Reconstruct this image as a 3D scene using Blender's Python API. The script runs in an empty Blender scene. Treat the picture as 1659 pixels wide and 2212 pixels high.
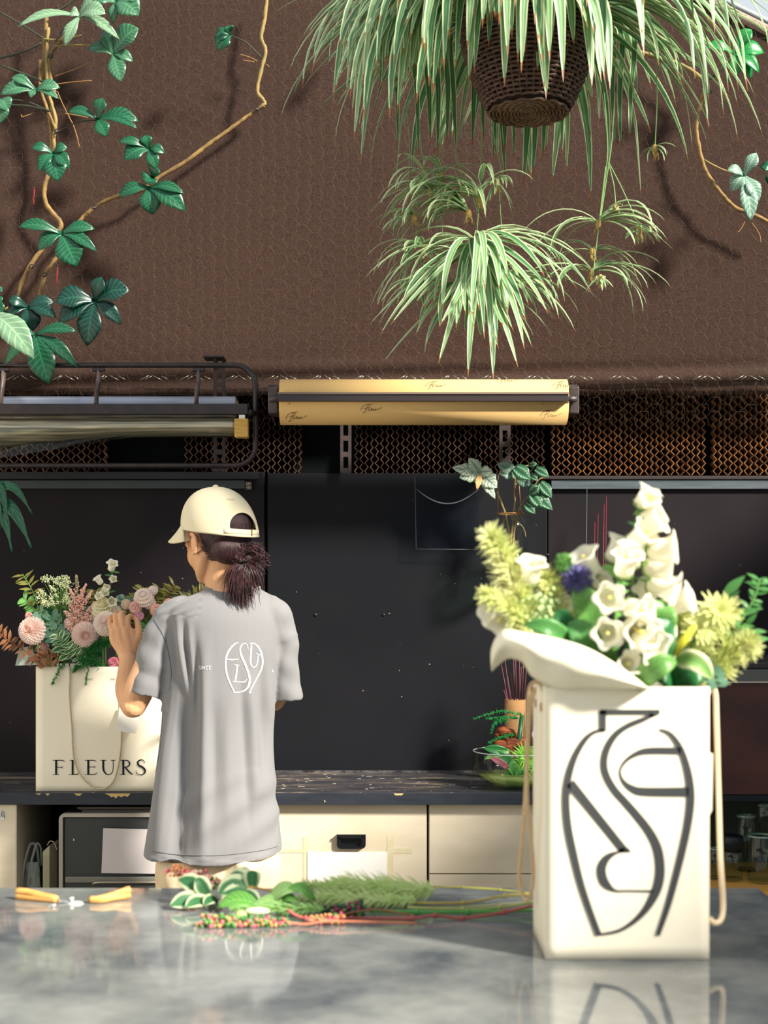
import bpy, math, random
from math import sin, cos, pi, radians as R_, sqrt, exp
from mathutils import Vector as V, Matrix, Quaternion
from mathutils.bvhtree import BVHTree
SC = bpy.context.scene; COL = SC.collection
FPX, HZ, CX0, CH = 3000.0, 1290.0, 829.5, 1.37
# ---------------- camera
cd = bpy.data.cameras.new('camera'); cam = bpy.data.objects.new('camera', cd); COL.objects.link(cam)
cam.location = (0, 0, CH); cam.rotation_euler = (pi/2, 0, 0)
cd.sensor_fit = 'VERTICAL'; cd.sensor_height = 36; cd.lens = FPX/2212*36; cd.shift_y = -(1106-HZ)/2212
cd.clip_start = .05; cd.dof.use_dof = True; cd.dof.focus_distance = 3.75; cd.dof.aperture_fstop = 4.0
SC.camera = cam
# ---------------- sky, sun, exposure
w = bpy.data.worlds.new('world'); SC.world = w; w.use_nodes = True
bg = w.node_tree.nodes['Background']; bg.inputs[0].default_value = (.86, .93, 1, 1); bg.inputs[1].default_value = 0.70
sd = bpy.data.lights.new('sun', 'SUN'); sd.energy = 9.0; sd.angle = R_(7); sd.color = (1, .93, .80)
so = bpy.data.objects.new('sun', sd); COL.objects.link(so)
so.rotation_euler = V((-.78, .56, -.62)).to_track_quat('-Z', 'Y').to_euler()
so.location = (2, -2, 5)
vs = SC.view_settings; vs.view_transform = 'Standard'; vs.look = 'None'; vs.gamma = 1; vs.use_curve_mapping = False
vs.exposure = 0.30
# ---------------- helpers
def P(x, y, Y): return V(((x-CX0)*Y/FPX, Y, CH+(HZ-y)*Y/FPX))
def lin(c): return tuple(((v/255)/12.92 if v <= 10 else ((v/255+.055)/1.055)**2.4) for v in c)+(1,)
def catmull(pts, n=6, closed=False):
    pts = [tuple(p) for p in pts]; out = []; N = len(pts)
    if N < 3: 
        return [tuple(pts[0][k]+(pts[1][k]-pts[0][k])*i/n for k in range(len(pts[0]))) for i in range(n+1)]
    g = (lambda i: pts[i % N]) if closed else (lambda i: pts[max(0, min(N-1, i))])
    for i in range(N if closed else N-1):
        a, b, c, d = g(i-1), g(i), g(i+1), g(i+2)
        for j in range(n):
            t = j/n; out.append(tuple(.5*((2*b[k])+(-a[k]+c[k])*t+(2*a[k]-5*b[k]+4*c[k]-d[k])*t*t+(-a[k]+3*b[k]-3*c[k]+d[k])*t**3) for k in range(len(b))))
    if not closed: out.append(pts[-1])
    return out
class MB:
    def __init__(s): s.v = []; s.f = []; s.uv = []; s.mi = []
    def add(s, v, f, uv=None, m=0):
        o = len(s.v); s.v += [tuple(p) for p in v]; s.uv += uv if uv else [(0, 0)]*len(v)
        s.f += [tuple(i+o for i in q) for q in f]; s.mi += [m]*len(f); return s
    def box(s, x0, x1, y0, y1, z0, z1, m=0, M=None):
        v = [V((x, y, z)) for z in (z0, z1) for y in (y0, y1) for x in (x0, x1)]
        if M: v = [M @ p for p in v]
        return s.add(v, [(0, 2, 3, 1), (4, 5, 7, 6), (0, 1, 5, 4), (2, 6, 7, 3), (0, 4, 6, 2), (1, 3, 7, 5)], None, m)
    def tube(s, pts, r, n=8, m=0, cap=True, flat=1.0, closed=False):
        pts = [V(p) for p in pts]; N = len(pts)
        if not hasattr(r, '__len__'): r = [r]*N
        T = [((pts[(i+1) % N] if closed else pts[min(N-1, i+1)])-(pts[i-1] if closed else pts[max(0, i-1)])).normalized() for i in range(N)]
        u = T[0].orthogonal().normalized(); v = []; f = []; uv = []
        for i in range(N):
            u = (u-T[i]*u.dot(T[i])); u = u.normalized() if u.length > 1e-6 else T[i].orthogonal().normalized()
            b = T[i].cross(u)
            for k in range(n):
                a = 2*pi*k/n; v.append(pts[i]+(u*cos(a)+b*sin(a)*flat)*r[i]); uv.append((k/n, i/max(1, N-1)))
        for i in range(N if closed else N-1):
            for k in range(n):
                a, b_, c, d = i*n+k, i*n+(k+1) % n, ((i+1) % N)*n+(k+1) % n, ((i+1) % N)*n+k
                f.append((a, b_, c, d))
        if cap and not closed: f += [tuple(range(n))[::-1], tuple((N-1)*n+k for k in range(n))]
        return s.add(v, f, uv, m)
    def ball(s, c, r, seg=12, rings=8, M=None, m=0):
        if not hasattr(r, '__len__'): r = (r, r, r)
        c = V(c); v = []; f = []
        for i in range(rings+1):
            t = pi*i/rings
            for k in range(seg):
                a = 2*pi*k/seg; p = V((r[0]*sin(t)*cos(a), r[1]*sin(t)*sin(a), r[2]*cos(t)))
                v.append(c+(M @ p if M else p))
        for i in range(rings):
            for k in range(seg): f.append((i*seg+k, (i+1)*seg+k, (i+1)*seg+(k+1) % seg, i*seg+(k+1) % seg))
        return s.add(v, f, None, m)
    def lathe(s, prof, c=(0, 0, 0), n=24, M=None, m=0, fn=None):
        c = V(c); v = []; f = []; uv = []
        for i, (r, z) in enumerate(prof):
            for k in range(n):
                a = 2*pi*k/n; rr = r*(fn(a, i/(len(prof)-1)) if fn else 1)
                p = V((rr*cos(a), rr*sin(a), z)); v.append(c+(M @ p if M else p)); uv.append((k/n, i/(len(prof)-1)))
        for i in range(len(prof)-1):
            for k in range(n): f.append((i*n+k, i*n+(k+1) % n, (i+1)*n+(k+1) % n, (i+1)*n+k))
        return s.add(v, f, uv, m)
    def loft(s, rings, n=32, m=0, cap=True):
        # rings: (centre, ax, ay) vectors
        v = []; f = []; uv = []
        for i, (c, ax, ay) in enumerate(rings):
            for k in range(n):
                a = 2*pi*k/n; v.append(V(c)+V(ax)*cos(a)+V(ay)*sin(a)); uv.append((k/n, i/(len(rings)-1)))
        for i in range(len(rings)-1):
            for k in range(n): f.append((i*n+k, i*n+(k+1) % n, (i+1)*n+(k+1) % n, (i+1)*n+k))
        if cap: f += [tuple(range(n))[::-1], tuple((len(rings)-1)*n+k for k in range(n))]
        return s.add(v, f, uv, m)
    def grid(s, fn, nu, nv, m=0):
        v = []; f = []; uv = []
        for i in range(nu+1):
            for j in range(nv+1): v.append(fn(i/nu, j/nv)); uv.append((i/nu, j/nv))
        for i in range(nu):
            for j in range(nv): a = i*(nv+1)+j; f.append((a, a+1, a+nv+2, a+nv+1))
        return s.add(v, f, uv, m)
    def ribbon(s, pts, wd, nrm, m=0, fold=0., na=2):
        # flat strip along pts, nrm = approximate face normal (vector or function of point)
        pts = [V(p) for p in pts]; N = len(pts); v = []; uv = []; f = []
        for i in range(N):
            t = (pts[min(N-1, i+1)]-pts[max(0, i-1)]).normalized(); nn = V(nrm(i) if callable(nrm) else nrm)
            sd_ = t.cross(nn); sd_ = sd_.normalized() if sd_.length > 1e-5 else t.orthogonal().normalized(); up = sd_.cross(t)
            for k in range(na+1):
                q = k/na*2-1; v.append(pts[i]+sd_*q*wd[i]/2+up*abs(q)*fold*wd[i]); uv.append((k/na, i/(N-1)))
        for i in range(N-1):
            for k in range(na): a = i*(na+1)+k; f.append((a, a+1, a+na+2, a+na+1))
        return s.add(v, f, uv, m)
    def prism(s, poly, d, m=0):
        n = len(poly); d = V(d); v = [V(p) for p in poly]+[V(p)+d for p in poly]
        return s.add(v, [tuple(range(n)), tuple(range(2*n-1, n-1, -1))]+[(i, i+n, (i+1) % n+n, (i+1) % n) for i in range(n)], None, m)
    def mesh(s, name, mats, smooth=True):
        me = bpy.data.meshes.new(name); me.from_pydata(s.v, [], s.f)
        for m in (mats if isinstance(mats, (list, tuple)) else [mats]): me.materials.append(m)
        me.polygons.foreach_set('material_index', s.mi); me.polygons.foreach_set('use_smooth', [smooth]*len(s.f))
        ul = me.uv_layers.new(name='UVMap'); idx = [0]*len(me.loops); me.loops.foreach_get('vertex_index', idx)
        flat = []
        for i in idx: flat += s.uv[i]
        ul.data.foreach_set('uv', flat); me.update(); return me
    def build(s, name, mats, parent=None, smooth=True, bevel=0, label=None, kind=None, solid=0):
        return put(s.mesh(name, mats, smooth), name, None, parent, bevel, label, kind, solid)
def put(me, name, M=None, parent=None, bevel=0, label=None, kind=None, solid=0):
    o = bpy.data.objects.new(name, me); COL.objects.link(o)
    if M is not None: o.matrix_basis = M
    if parent is not None:
        o.parent = parent; l = V((0, 0, 0)); p = parent
        while p is not None: l = l+(p.location if p.type == 'EMPTY' else V((0, 0, 0))); p = p.parent
        if parent.type != 'EMPTY' and parent.parent is None: pass
        o.matrix_parent_inverse = parent_inv(parent)
    if bevel: b = o.modifiers.new('bevel', 'BEVEL'); b.width = bevel; b.segments = 2; b.limit_method = 'ANGLE'
    if solid: b = o.modifiers.new('solid', 'SOLIDIFY'); b.thickness = solid; b.offset = 0
    if label: o['label'] = label
    if kind: o['kind'] = kind
    return o
def parent_inv(p):
    M = Matrix.Identity(4)
    chain = []
    while p is not None: chain.append(p); p = p.parent
    for q in reversed(chain): M = M @ q.matrix_parent_inverse @ q.matrix_basis
    return M.inverted()
def thing(name, label, cat, loc=(0, 0, 0), group=None):
    o = bpy.data.objects.new(name, None); COL.objects.link(o); o.empty_display_size = .05
    o.matrix_basis = Matrix.Translation(V(loc)); o['label'] = label; o['category'] = cat
    if group: o['group'] = group
    return o
def tag(o, label, cat, group=None):
    o['label'] = label; o['category'] = cat
    if group: o['group'] = group
    return o
def part_empty(name, loc, parent):
    o = bpy.data.objects.new(name, None); COL.objects.link(o); o.empty_display_size = .03
    o.matrix_basis = Matrix.Translation(V(loc)); o.parent = parent; o.matrix_parent_inverse = parent_inv(parent); return o
def aim(origin, d, up=(0, 0, 1), sc=1.0):
    y = V(d).normalized(); x = y.cross(V(up)); x = x.normalized() if x.length > 1e-4 else y.orthogonal().normalized(); z = x.cross(y)
    M = Matrix((x, y, z)).transposed().to_4x4()
    return Matrix.Translation(V(origin)) @ M @ Matrix.Diagonal((sc, sc, sc, 1) if not hasattr(sc, '__len__') else tuple(sc)+(1,))
# ---------------- materials
def nn(t, ty, **k):
    n = t.nodes.new(ty)
    for a, b in k.items(): setattr(n, a, b)
    return n
MATS = {}
def mat(name, c, rough=.6, spec=.3, metal=0, c2=None, ns=20, ndet=4, bump=0, bs=None, stretch=None, trans=0, coat=0, ramp=(.35, .65), alpha=1, bd=.002, sheen=0):
    if name in MATS: return MATS[name]
    m = bpy.data.materials.new(name); m.use_nodes = True; t = m.node_tree; b = t.nodes['Principled BSDF']; L = t.links.new
    c = lin(c) if max(c) > 1 else tuple(c)+(1,)
    b.inputs['Base Color'].default_value = c; b.inputs['Roughness'].default_value = rough; b.inputs['Specular IOR Level'].default_value = spec
    b.inputs['Metallic'].default_value = metal; b.inputs['Coat Weight'].default_value = coat; b.inputs['Alpha'].default_value = alpha
    b.inputs['Sheen Weight'].default_value = sheen
    col = None
    if c2 or bump:
        tc = nn(t, 'ShaderNodeTexCoord'); mp = nn(t, 'ShaderNodeMapping'); L(tc.outputs['Object'], mp.inputs[0])
        if stretch: mp.inputs['Scale'].default_value = stretch
    if c2:
        no = nn(t, 'ShaderNodeTexNoise'); no.inputs['Scale'].default_value = ns; no.inputs['Detail'].default_value = ndet; L(mp.outputs[0], no.inputs[0])
        cr = nn(t, 'ShaderNodeValToRGB'); cr.color_ramp.elements[0].position = ramp[0]; cr.color_ramp.elements[1].position = ramp[1]
        cr.color_ramp.elements[0].color = c; cr.color_ramp.elements[1].color = lin(c2); L(no.outputs[0], cr.inputs[0]); L(cr.outputs[0], b.inputs['Base Color']); col = cr.outputs[0]
    if bump:
        n2 = nn(t, 'ShaderNodeTexNoise'); n2.inputs['Scale'].default_value = bs or ns*4; n2.inputs['Detail'].default_value = 3; L(mp.outputs[0], n2.inputs[0])
        bp = nn(t, 'ShaderNodeBump'); bp.inputs['Strength'].default_value = bump; bp.inputs['Distance'].default_value = bd; L(n2.outputs[0], bp.inputs['Height']); L(bp.outputs[0], b.inputs['Normal'])
    if trans:
        out = t.nodes['Material Output']; tr = nn(t, 'ShaderNodeBsdfTranslucent'); mx = nn(t, 'ShaderNodeMixShader'); mx.inputs[0].default_value = trans
        tr.inputs[0].default_value = c
        if col: L(col, tr.inputs[0])
        L(b.outputs[0], mx.inputs[1]); L(tr.outputs[0], mx.inputs[2]); L(mx.outputs[0], out.inputs[0])
    MATS[name] = m; return m
def uvmat(name, stops, mode='edge', rough=.45, trans=.25, spec=.4, tip=None, veins=0, veincol=None, nz=0):
    # colour from UV: edge = distance from midrib, along = along the blade, veins = feather veins
    if name in MATS: return MATS[name]
    m = bpy.data.materials.new(name); m.use_nodes = True; t = m.node_tree; b = t.nodes['Principled BSDF']; L = t.links.new
    tc = nn(t, 'ShaderNodeUVMap'); sx = nn(t, 'ShaderNodeSeparateXYZ'); L(tc.outputs[0], sx.inputs[0])
    def mth(op, a, b_=None, c_=None):
        n = nn(t, 'ShaderNodeMath', operation=op)
        for i, q in enumerate((a, b_, c_)):
            if q is None: continue
            if isinstance(q, (int, float)): n.inputs[i].default_value = q
            else: L(q, n.inputs[i])
        return n.outputs[0]
    e = mth('MULTIPLY', mth('ABSOLUTE', mth('SUBTRACT', sx.outputs[0], .5)), 2.0)
    fac = e if mode == 'edge' else sx.outputs[1]
    if nz:
        g = nn(t, 'ShaderNodeTexNoise'); g.inputs['Scale'].default_value = 60; tg = nn(t, 'ShaderNodeTexCoord'); L(tg.outputs['Object'], g.inputs[0])
        fac = mth('ADD', fac, mth('MULTIPLY', mth('SUBTRACT', g.outputs[0], .5), nz))
    cr = nn(t, 'ShaderNodeValToRGB'); el = cr.color_ramp.elements
    el[0].position = stops[0][0]; el[0].color = lin(stops[0][1]); el[1].position = stops[-1][0]; el[1].color = lin(stops[-1][1])
    for p, c in stops[1:-1]: x = el.new(p); x.color = lin(c)
    L(fac, cr.inputs[0]); col = cr.outputs[0]
    def mixc(f, a, bb):
        x = nn(t, 'ShaderNodeMix', data_type='RGBA'); L(f, x.inputs[0]); L(a, x.inputs[6])
        x.inputs[7].default_value = lin(bb); return x.outputs[2]
    if veins:
        ph = mth('SUBTRACT', mth('MULTIPLY', sx.outputs[1], veins), mth('MULTIPLY', e, 1.6))
        s_ = mth('ABSOLUTE', mth('SUBTRACT', mth('FRACT', ph), .5)); vn = mth('LESS_THAN', s_, .10)
        mid = mth('LESS_THAN', e, .07); col = mixc(mth('MULTIPLY', mth('MAXIMUM', vn, mid), .8), col, veincol)
    if tip:
        col = mixc(mth('GREATER_THAN', sx.outputs[1], .955), col, tip)
    L(col, b.inputs['Base Color']); b.inputs['Roughness'].default_value = rough; b.inputs['Specular IOR Level'].default_value = spec
    if trans:
        out = t.nodes['Material Output']; tr = nn(t, 'ShaderNodeBsdfTranslucent'); mx = nn(t, 'ShaderNodeMixShader'); mx.inputs[0].default_value = trans
        L(col, tr.inputs[0]); L(b.outputs[0], mx.inputs[1]); L(tr.outputs[0], mx.inputs[2]); L(mx.outputs[0], out.inputs[0])
    MATS[name] = m; return m
def glass(name, c=(.95, 1, .97), rough=.02, ior=1.45, mixt=.6):
    if name in MATS: return MATS[name]
    m = bpy.data.materials.new(name); m.use_nodes = True; t = m.node_tree; L = t.links.new; b = t.nodes['Principled BSDF']
    b.inputs['Base Color'].default_value = tuple(c)+(1,); b.inputs['Roughness'].default_value = rough
    tr = nn(t, 'ShaderNodeBsdfTransparent'); tr.inputs[0].default_value = tuple(c)+(1,)
    gl = nn(t, 'ShaderNodeBsdfGlossy'); gl.inputs['Roughness'].default_value = rough+.03
    fr = nn(t, 'ShaderNodeFresnel'); fr.inputs[0].default_value = ior
    ge = nn(t, 'ShaderNodeNewGeometry'); iv = nn(t, 'ShaderNodeMath', operation='SUBTRACT'); iv.inputs[0].default_value = 1; L(ge.outputs['Backfacing'], iv.inputs[1])
    mu = nn(t, 'ShaderNodeMath', operation='MULTIPLY'); L(fr.outputs[0], mu.inputs[0]); L(iv.outputs[0], mu.inputs[1])
    mx = nn(t, 'ShaderNodeMixShader'); L(mu.outputs[0], mx.inputs[0]); L(tr.outputs[0], mx.inputs[1]); L(gl.outputs[0], mx.inputs[2])
    L(mx.outputs[0], t.nodes['Material Output'].inputs[0]); MATS[name] = m; return m
BLK = mat('black_print', (30, 31, 34), .7, .2)
# ================= SETTING =================
YW = 4.47                                   # face of the boarded wall
s4 = lambda Y: Y/FPX
m_board = mat('dark_board', (26, 23, 27), .6, .12, c2=(33, 28, 32), ns=3, bump=.15, bs=500, bd=.0006)
m_board2 = mat('dark_board_bluish', (20, 22, 27), .6, .12, c2=(26, 26, 31), ns=3, bump=.15, bs=500, bd=.0006)
m_dark = mat('black_recess', (12, 15, 18), .9, .1)
fl = MB().box(-3.2, 3.2, -2.5, 4.9, -.05, 0).build('floor', mat('concrete_floor', (105, 103, 98), .8, .2, c2=(128, 124, 116), ns=6, bump=.2), kind='structure', smooth=False)
m_plas = mat('bounce_plaster', (190, 186, 176), .9, .1, c2=(204, 200, 190), ns=3)  # kept pale so the added walls reflect daylight back
MB().box(-2.72, -2.62, -2.5, 4.9, 0, 2.7).build('wall_left_added', m_plas, kind='structure', smooth=False); MB().box(2.62, 2.72, -2.5, 4.9, 0, 2.7).build('wall_right_added', m_plas, kind='structure', smooth=False)  # unseen side walls, added to cut the sky fill from the horizon
MB().box(-2.72, 2.72, -2.6, -2.5, 0, 1.0).build('wall_front_added', m_plas, kind='structure', smooth=False)  # unseen low wall added behind the camera to reduce frontal fill
wb = MB().box(-2.6, 2.6, 4.66, 4.72, 0, 2.75).build('wall_back', m_dark, kind='structure', smooth=False)
def Z(py, Y): return CH+(HZ-py)*Y/FPX
def X(px, Y): return (px-CX0)*Y/FPX
# boards, each its own panel
zt = Z(1022, YW)
for x0, x1, z1, mm, lb in ((-1.95, X(571, YW), Z(1019, YW), m_board, None), (X(578, YW), X(1182, YW), zt, m_board2, 'blue-black board panel behind the hanging jar'), (X(1184, YW), 1.95, Z(1030, YW), m_board, None)):
    MB().box(x0, x1, YW, YW+.03, .70, z1).build('panel', mm, wb, False, .002, lb)
MB().box(X(571, YW), X(578, YW), YW+.02, YW+.03, .8, zt-.01).build('seam_batten', m_dark, wb, False)
m_strip = mat('grey_metal', (62, 72, 80), .45, .5, c2=(80, 88, 94), ns=8, stretch=(1, 1, 12))
MB().box(-1.95, X(530, YW), YW-.012, YW-.001, Z(1056, YW), Z(1038, YW)).build('metal_strip', mat('dull_metal', (44, 52, 55), .5, .4, c2=(52, 60, 62), ns=6), wb, False, .001)
MB().box(X(1190, YW), 1.95, YW-.014, YW-.001, Z(1057, YW), Z(1037, YW)).build('metal_strip', m_strip, wb, False, .001)
MB().box(X(1165, YW), 1.95, YW-.02, YW-.001, Z(1036, YW), Z(1029, YW)).build('metal_ledge', mat('ledge_brown', (52, 44, 44), .5), wb, False, .001)
MB().box(-1.95, X(560, YW), YW-.02, YW-.001, Z(1036, YW), Z(1021, YW)).build('metal_ledge', mat('ledge_dark', (30, 33, 37), .5), wb, False, .001)
tg = MB().box(X(531, YW), X(545, YW), YW-.016, YW-.001, Z(1059, YW), Z(1041, YW)).build('tag', mat('tag_dark', (60, 58, 52), .6), wb, False, .001)
def text(s, loc, size, m, parent, name='print', rz=0, roll=0, bold=0, align='CENTER', sx=1):
    cu = bpy.data.curves.new('txt', 'FONT'); cu.body = s; cu.size = size; cu.align_x = align; cu.offset = bold; cu.resolution_u = 3
    o = bpy.data.objects.new('txt', cu); COL.objects.link(o)
    bpy.context.view_layer.update(); dg = bpy.context.evaluated_depsgraph_get(); me = bpy.data.meshes.new_from_object(o.evaluated_get(dg))
    bpy.data.objects.remove(o); me.materials.clear(); me.materials.append(m)
    M = Matrix.Translation(V(loc)) @ Matrix.Rotation(rz, 4, 'Z') @ Matrix.Rotation(pi/2, 4, 'X') @ Matrix.Rotation(roll, 4, 'Z') @ Matrix.Diagonal((sx, 1, 1, 1))
    return put(me, name, M, parent)
text('69', (X(543, YW), YW-.018, Z(1050, YW)), .022, mat('tag_print', (170, 165, 140), .6), tg, roll=pi/2)
for px, py, r in ((682, 1328, 3.5), (829, 1328, 3), (893, 1080, 2.5)):
    MB().ball(P(px, py, YW-.001), (r*s4(YW), .004, r*s4(YW))).build('screw', mat('screw_dark', (60, 56, 56), .4, .5, metal=.6), wb)
MB().box(X(590, 4.46), X(1180, 4.46), YW-.01, YW, Z(1670, YW), Z(1664, YW)).build('sealant_strip', mat('sealant', (90, 88, 90), .5, c2=(40, 38, 42), ns=60), wb, False)
rnd = random.Random(3)
mb = MB()
for i in range(60):
    px, py = rnd.uniform(0, 1659), rnd.uniform(1075, 1655); r = rnd.uniform(.4, 1.1)*s4(YW); c = P(px, py, YW-.0005)
    mb.box(c.x-r, c.x+r, c.y-.0004, c.y, c.z-r, c.z+r)
mb.build('paint_chips', mat('chip', (150, 146, 140), .6), wb, False, kind='stuff')
# ---- honeycomb cooling pads above the boards
YH = 4.52
def pad(x0, x1, z0, z1, m, label, dim=0):
    mb = MB(); pw = 11.2*s4(YH); ph = 17.0*s4(YH); n = int((x1-x0)/pw); q = 4; nz = int((z1-z0)/(ph/2))
    for i in range(n):
        xc = x0+(i+.5)*pw; sg = 1 if i % 2 else -1; pts = []
        for k in range(nz+1):
            z = z0+k*ph/2; pts.append((xc+sg*(.32*pw if k % 2 else -.32*pw)*(1+.25*rnd.uniform(-1, 1)), z))
        for k in range(nz):
            (xa, za), (xb, zb) = pts[k], pts[k+1]; y0 = YH+rnd.uniform(-.003, .003); y1 = YH+.05; th = .0011
            mb.add([(xa-th, y0, za), (xa+th, y0, za), (xb+th, y0, zb), (xb-th, y0, zb), (xa-th, y1, za), (xa+th, y1, za), (xb+th, y1, zb), (xb-th, y1, zb)],
                   [(0, 1, 2, 3), (0, 3, 7, 4), (1, 5, 6, 2)])
    o = mb.build('honeycomb_pad', m, None, False, kind='stuff'); return tag(o, label, 'cooling pad')
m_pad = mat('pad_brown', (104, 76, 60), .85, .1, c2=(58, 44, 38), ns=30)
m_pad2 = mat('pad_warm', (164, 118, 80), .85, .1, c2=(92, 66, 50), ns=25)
zb, ztp = Z(1026, YH), Z(835, YH)
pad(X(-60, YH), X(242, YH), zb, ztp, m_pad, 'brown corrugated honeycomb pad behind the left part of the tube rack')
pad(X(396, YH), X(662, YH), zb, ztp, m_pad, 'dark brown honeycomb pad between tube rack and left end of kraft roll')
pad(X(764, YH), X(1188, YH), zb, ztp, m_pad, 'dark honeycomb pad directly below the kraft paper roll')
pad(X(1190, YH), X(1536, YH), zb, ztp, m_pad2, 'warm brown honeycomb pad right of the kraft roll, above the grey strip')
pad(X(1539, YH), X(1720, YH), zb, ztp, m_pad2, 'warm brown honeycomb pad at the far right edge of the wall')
MB().box(X(-60, YH), 1.95, YH+.07, YH+.09, zb-.02, ztp+.05).build('wall_back_lining', m_dark, wb, False)
# ---- coconut-fibre mat hanging above
YM = 4.40
m_coir = mat('coir', (76, 56, 48), .95, .05, c2=(44, 33, 29), ns=320, ndet=9, bump=.8, bs=520, bd=.003, stretch=(1, 1, 1), ramp=(.3, .7), sheen=.1)
t = m_coir.node_tree; L = t.links.new   # broad patches of wear over the fibre
def coirtop(px):   # top edge of mat, slopes down to the right
    if px < 1500: return -60 + (px-1500)*.02 if px > 0 else -90
    return (px-1525)*.49
def coir(u, v):
    px = -120+u*1900; y0 = coirtop(px); y1 = 846+2*sin(px*.03); py = y0+(y1-y0)*v
    yy = YM+.008*sin(px*.004+1)*sin(py*.006)+.004*sin(px*.013+py*.01)
    k = max(0, (py-770)/80); yy += .012*sin(k*9+px*.004)*min(1, k*2)
    return P(px, py, yy)
o = MB().grid(coir, 120, 110).build('coconut_fibre_mat', m_coir, None); o.modifiers.new('solid', 'SOLIDIFY').thickness = .02; o.modifiers['solid'].offset = -1
tag(o, 'large brown coconut fibre mat covering the upper wall', 'mat')
mb = MB()
for i in range(2600):
    px = rnd.uniform(-40, 1700); y0 = 843+2*sin(px*.03); l = rnd.uniform(3, 13); Y = YM+rnd.uniform(-.008, .006)
    a, b = P(px, y0-3, Y), P(px+rnd.uniform(-3, 3), y0+l, Y-rnd.uniform(-.004, .004)); mb.tube([a, b], [.0007, .0002], 3, cap=False)
mb.build('frayed_fringe', mat('coir_fringe', (60, 44, 37), .95, .05), o, kind='stuff')
mb = MB()
for i in range(3200):      # loose fibres over the mat
    px, py = rnd.uniform(-30, 1690), rnd.uniform(0, 835)
    if py < coirtop(px)+8: continue
    a = rnd.uniform(0, pi); l = rnd.uniform(5, 16); k = rnd.uniform(-4, 4); c = coir((px+120)/1900, (py-coirtop(px))/(846-coirtop(px))); Y = c.y-.0022
    p = [P(px-l/2*cos(a), py-l/2*sin(a), Y), P(px+k*.5*sin(a), py-k*.5*cos(a), Y-.001), P(px+l/2*cos(a), py+l/2*sin(a), Y)]
    mb.tube(p, .00022, 3, cap=False)
mb.build('loose_fibres', mat('coir_fibre', (108, 82, 68), .9, .1), o, kind='stuff')
# rolled top edge on the right, with pale sheet behind it
pts = [P(x, coirtop(x)+1, YM) for x in range(1470, 1800, 12)]
MB().tube(catmull(pts, 2), .016, 10).build('rolled_edge', mat('coir_edge', (150, 120, 104), .95, .05, c2=(200, 180, 165), ns=300, bump=1, bs=500, bd=.004), o)
pts = [P(x, coirtop(x)-18, YM+.05) for x in range(1450, 1800, 20)]
tag(MB().tube(pts, .010, 8).build('roof_cable', mat('pale_metal', (150, 158, 162), .4, .5)), 'pale grey cable running along the slanted top edge of the brown mat', 'cable')
# ---- chicken wire over the mat
mb = MB(); hx, hy = 52.0, 15.5; YC = YM-.016
def wire(a, b, r=.00022):
    if min(a[1], b[1]) < coirtop(min(a[0], b[0]))+6: return
    k = lambda p: max(0, (p[1]-770)/80)
    mb.tube([P(a[0], a[1], YC-.006), P(b[0], b[1], YC-.006)], r, 3, cap=False)
rows = int(930/hy)+2; cols = int(1760/hx)+2
for j in range(rows):
    for i in range(cols):
        ox = -20+i*hx+(hx/2 if j % 2 else 0); oy = -10+j*hy; jx, jy = rnd.uniform(-2.5, 2.5)+5*sin(j*.35), rnd.uniform(-1.2, 1.2)
        if oy > 905: continue
        a = (ox-9+jx, oy+jy); b = (ox+9+jx, oy+jy); wire(a, b, .0004 if rnd.random() < .25 else .00022)
        for sx in (-1, 1):
            q = (ox+sx*(hx/2-9), oy+hy+rnd.uniform(-1, 1)); wire((ox+sx*9+jx, oy+jy), q)
tag(mb.build('chicken_wire', mat('galvanised_wire', (104, 90, 82), .5, .5, metal=.3), None, kind='stuff'), 'thin hexagonal chicken wire stretched over the brown mat', 'wire mesh')
mb = MB(); x = 15
while x < 1680:
    for dx, w_, sl in ((rnd.uniform(-3, 3), 20, -10), (14, rnd.uniform(8, 15), -7), (30, rnd.uniform(15, 22), 11), (50, rnd.uniform(9, 16), 8)):
        if not (600 < x+dx < 1225 and False):
            mb.tube([P(x+dx, 816-sl/2, YM-.03), P(x+dx+w_, 816+sl/2, YM-.03)], .0012, 4)
    x += 93+rnd.uniform(-3, 3)
tag(mb.build('wire_staples', mat('bright_wire', (150, 148, 134), .3, .6, metal=.7), None, kind='stuff'), 'row of bright twisted wire ends along the lower fold of the brown mat', 'wire')
# ---- side and front walls out of view are added for the light; daylight enters above
# ---- slotted steel posts
m_post = mat('rusty_steel', (62, 48, 46), .6, .4, c2=(48, 40, 42), ns=40)
def post(px, w_, y0, y1, Y, label):
    r = thing('slotted_post', label, 'post', P(px, y1, Y)); sc = s4(Y); mb = MB(); z0, z1 = Z(y1, Y), Z(y0, Y); xw = w_*sc/2; xc = X(px, Y)
    mb.box(xc-xw, xc-xw*.45, Y, Y+.004, z0, z1); mb.box(xc+xw*.45, xc+xw, Y, Y+.004, z0, z1); mb.box(xc-xw, xc-xw*.8, Y+.004, Y+.03, z0, z1)
    z = z0
    while z < z1-.02: mb.box(xc-xw*.45, xc+xw*.45, Y, Y+.004, z, min(z+.016, z1)); z += .052
    mb.build('upright', m_post, r, False); return r
post(474, 26, 775, 1018, 4.30, 'rusty slotted steel post crossing behind the tube rack')
post(747, 24, 905, 1022, 4.44, 'slotted steel post below the left half of the kraft roll')
post(1091, 24, 905, 1000, 4.44, 'slotted steel post above the silvery begonia leaves')
for p_ in [o for o in COL.objects if o.name == 'slotted_post']:
    MB().box(X(443, 4.27), X(487, 4.27), 4.22, 4.30, Z(777, 4.27), Z(773, 4.27)).build('clamp_plate', m_post, p_, False)
    MB().tube([P(466, 768, 4.25), P(466, 785, 4.25)], .007, 8).build('bolt', m_post, p_)
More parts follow.
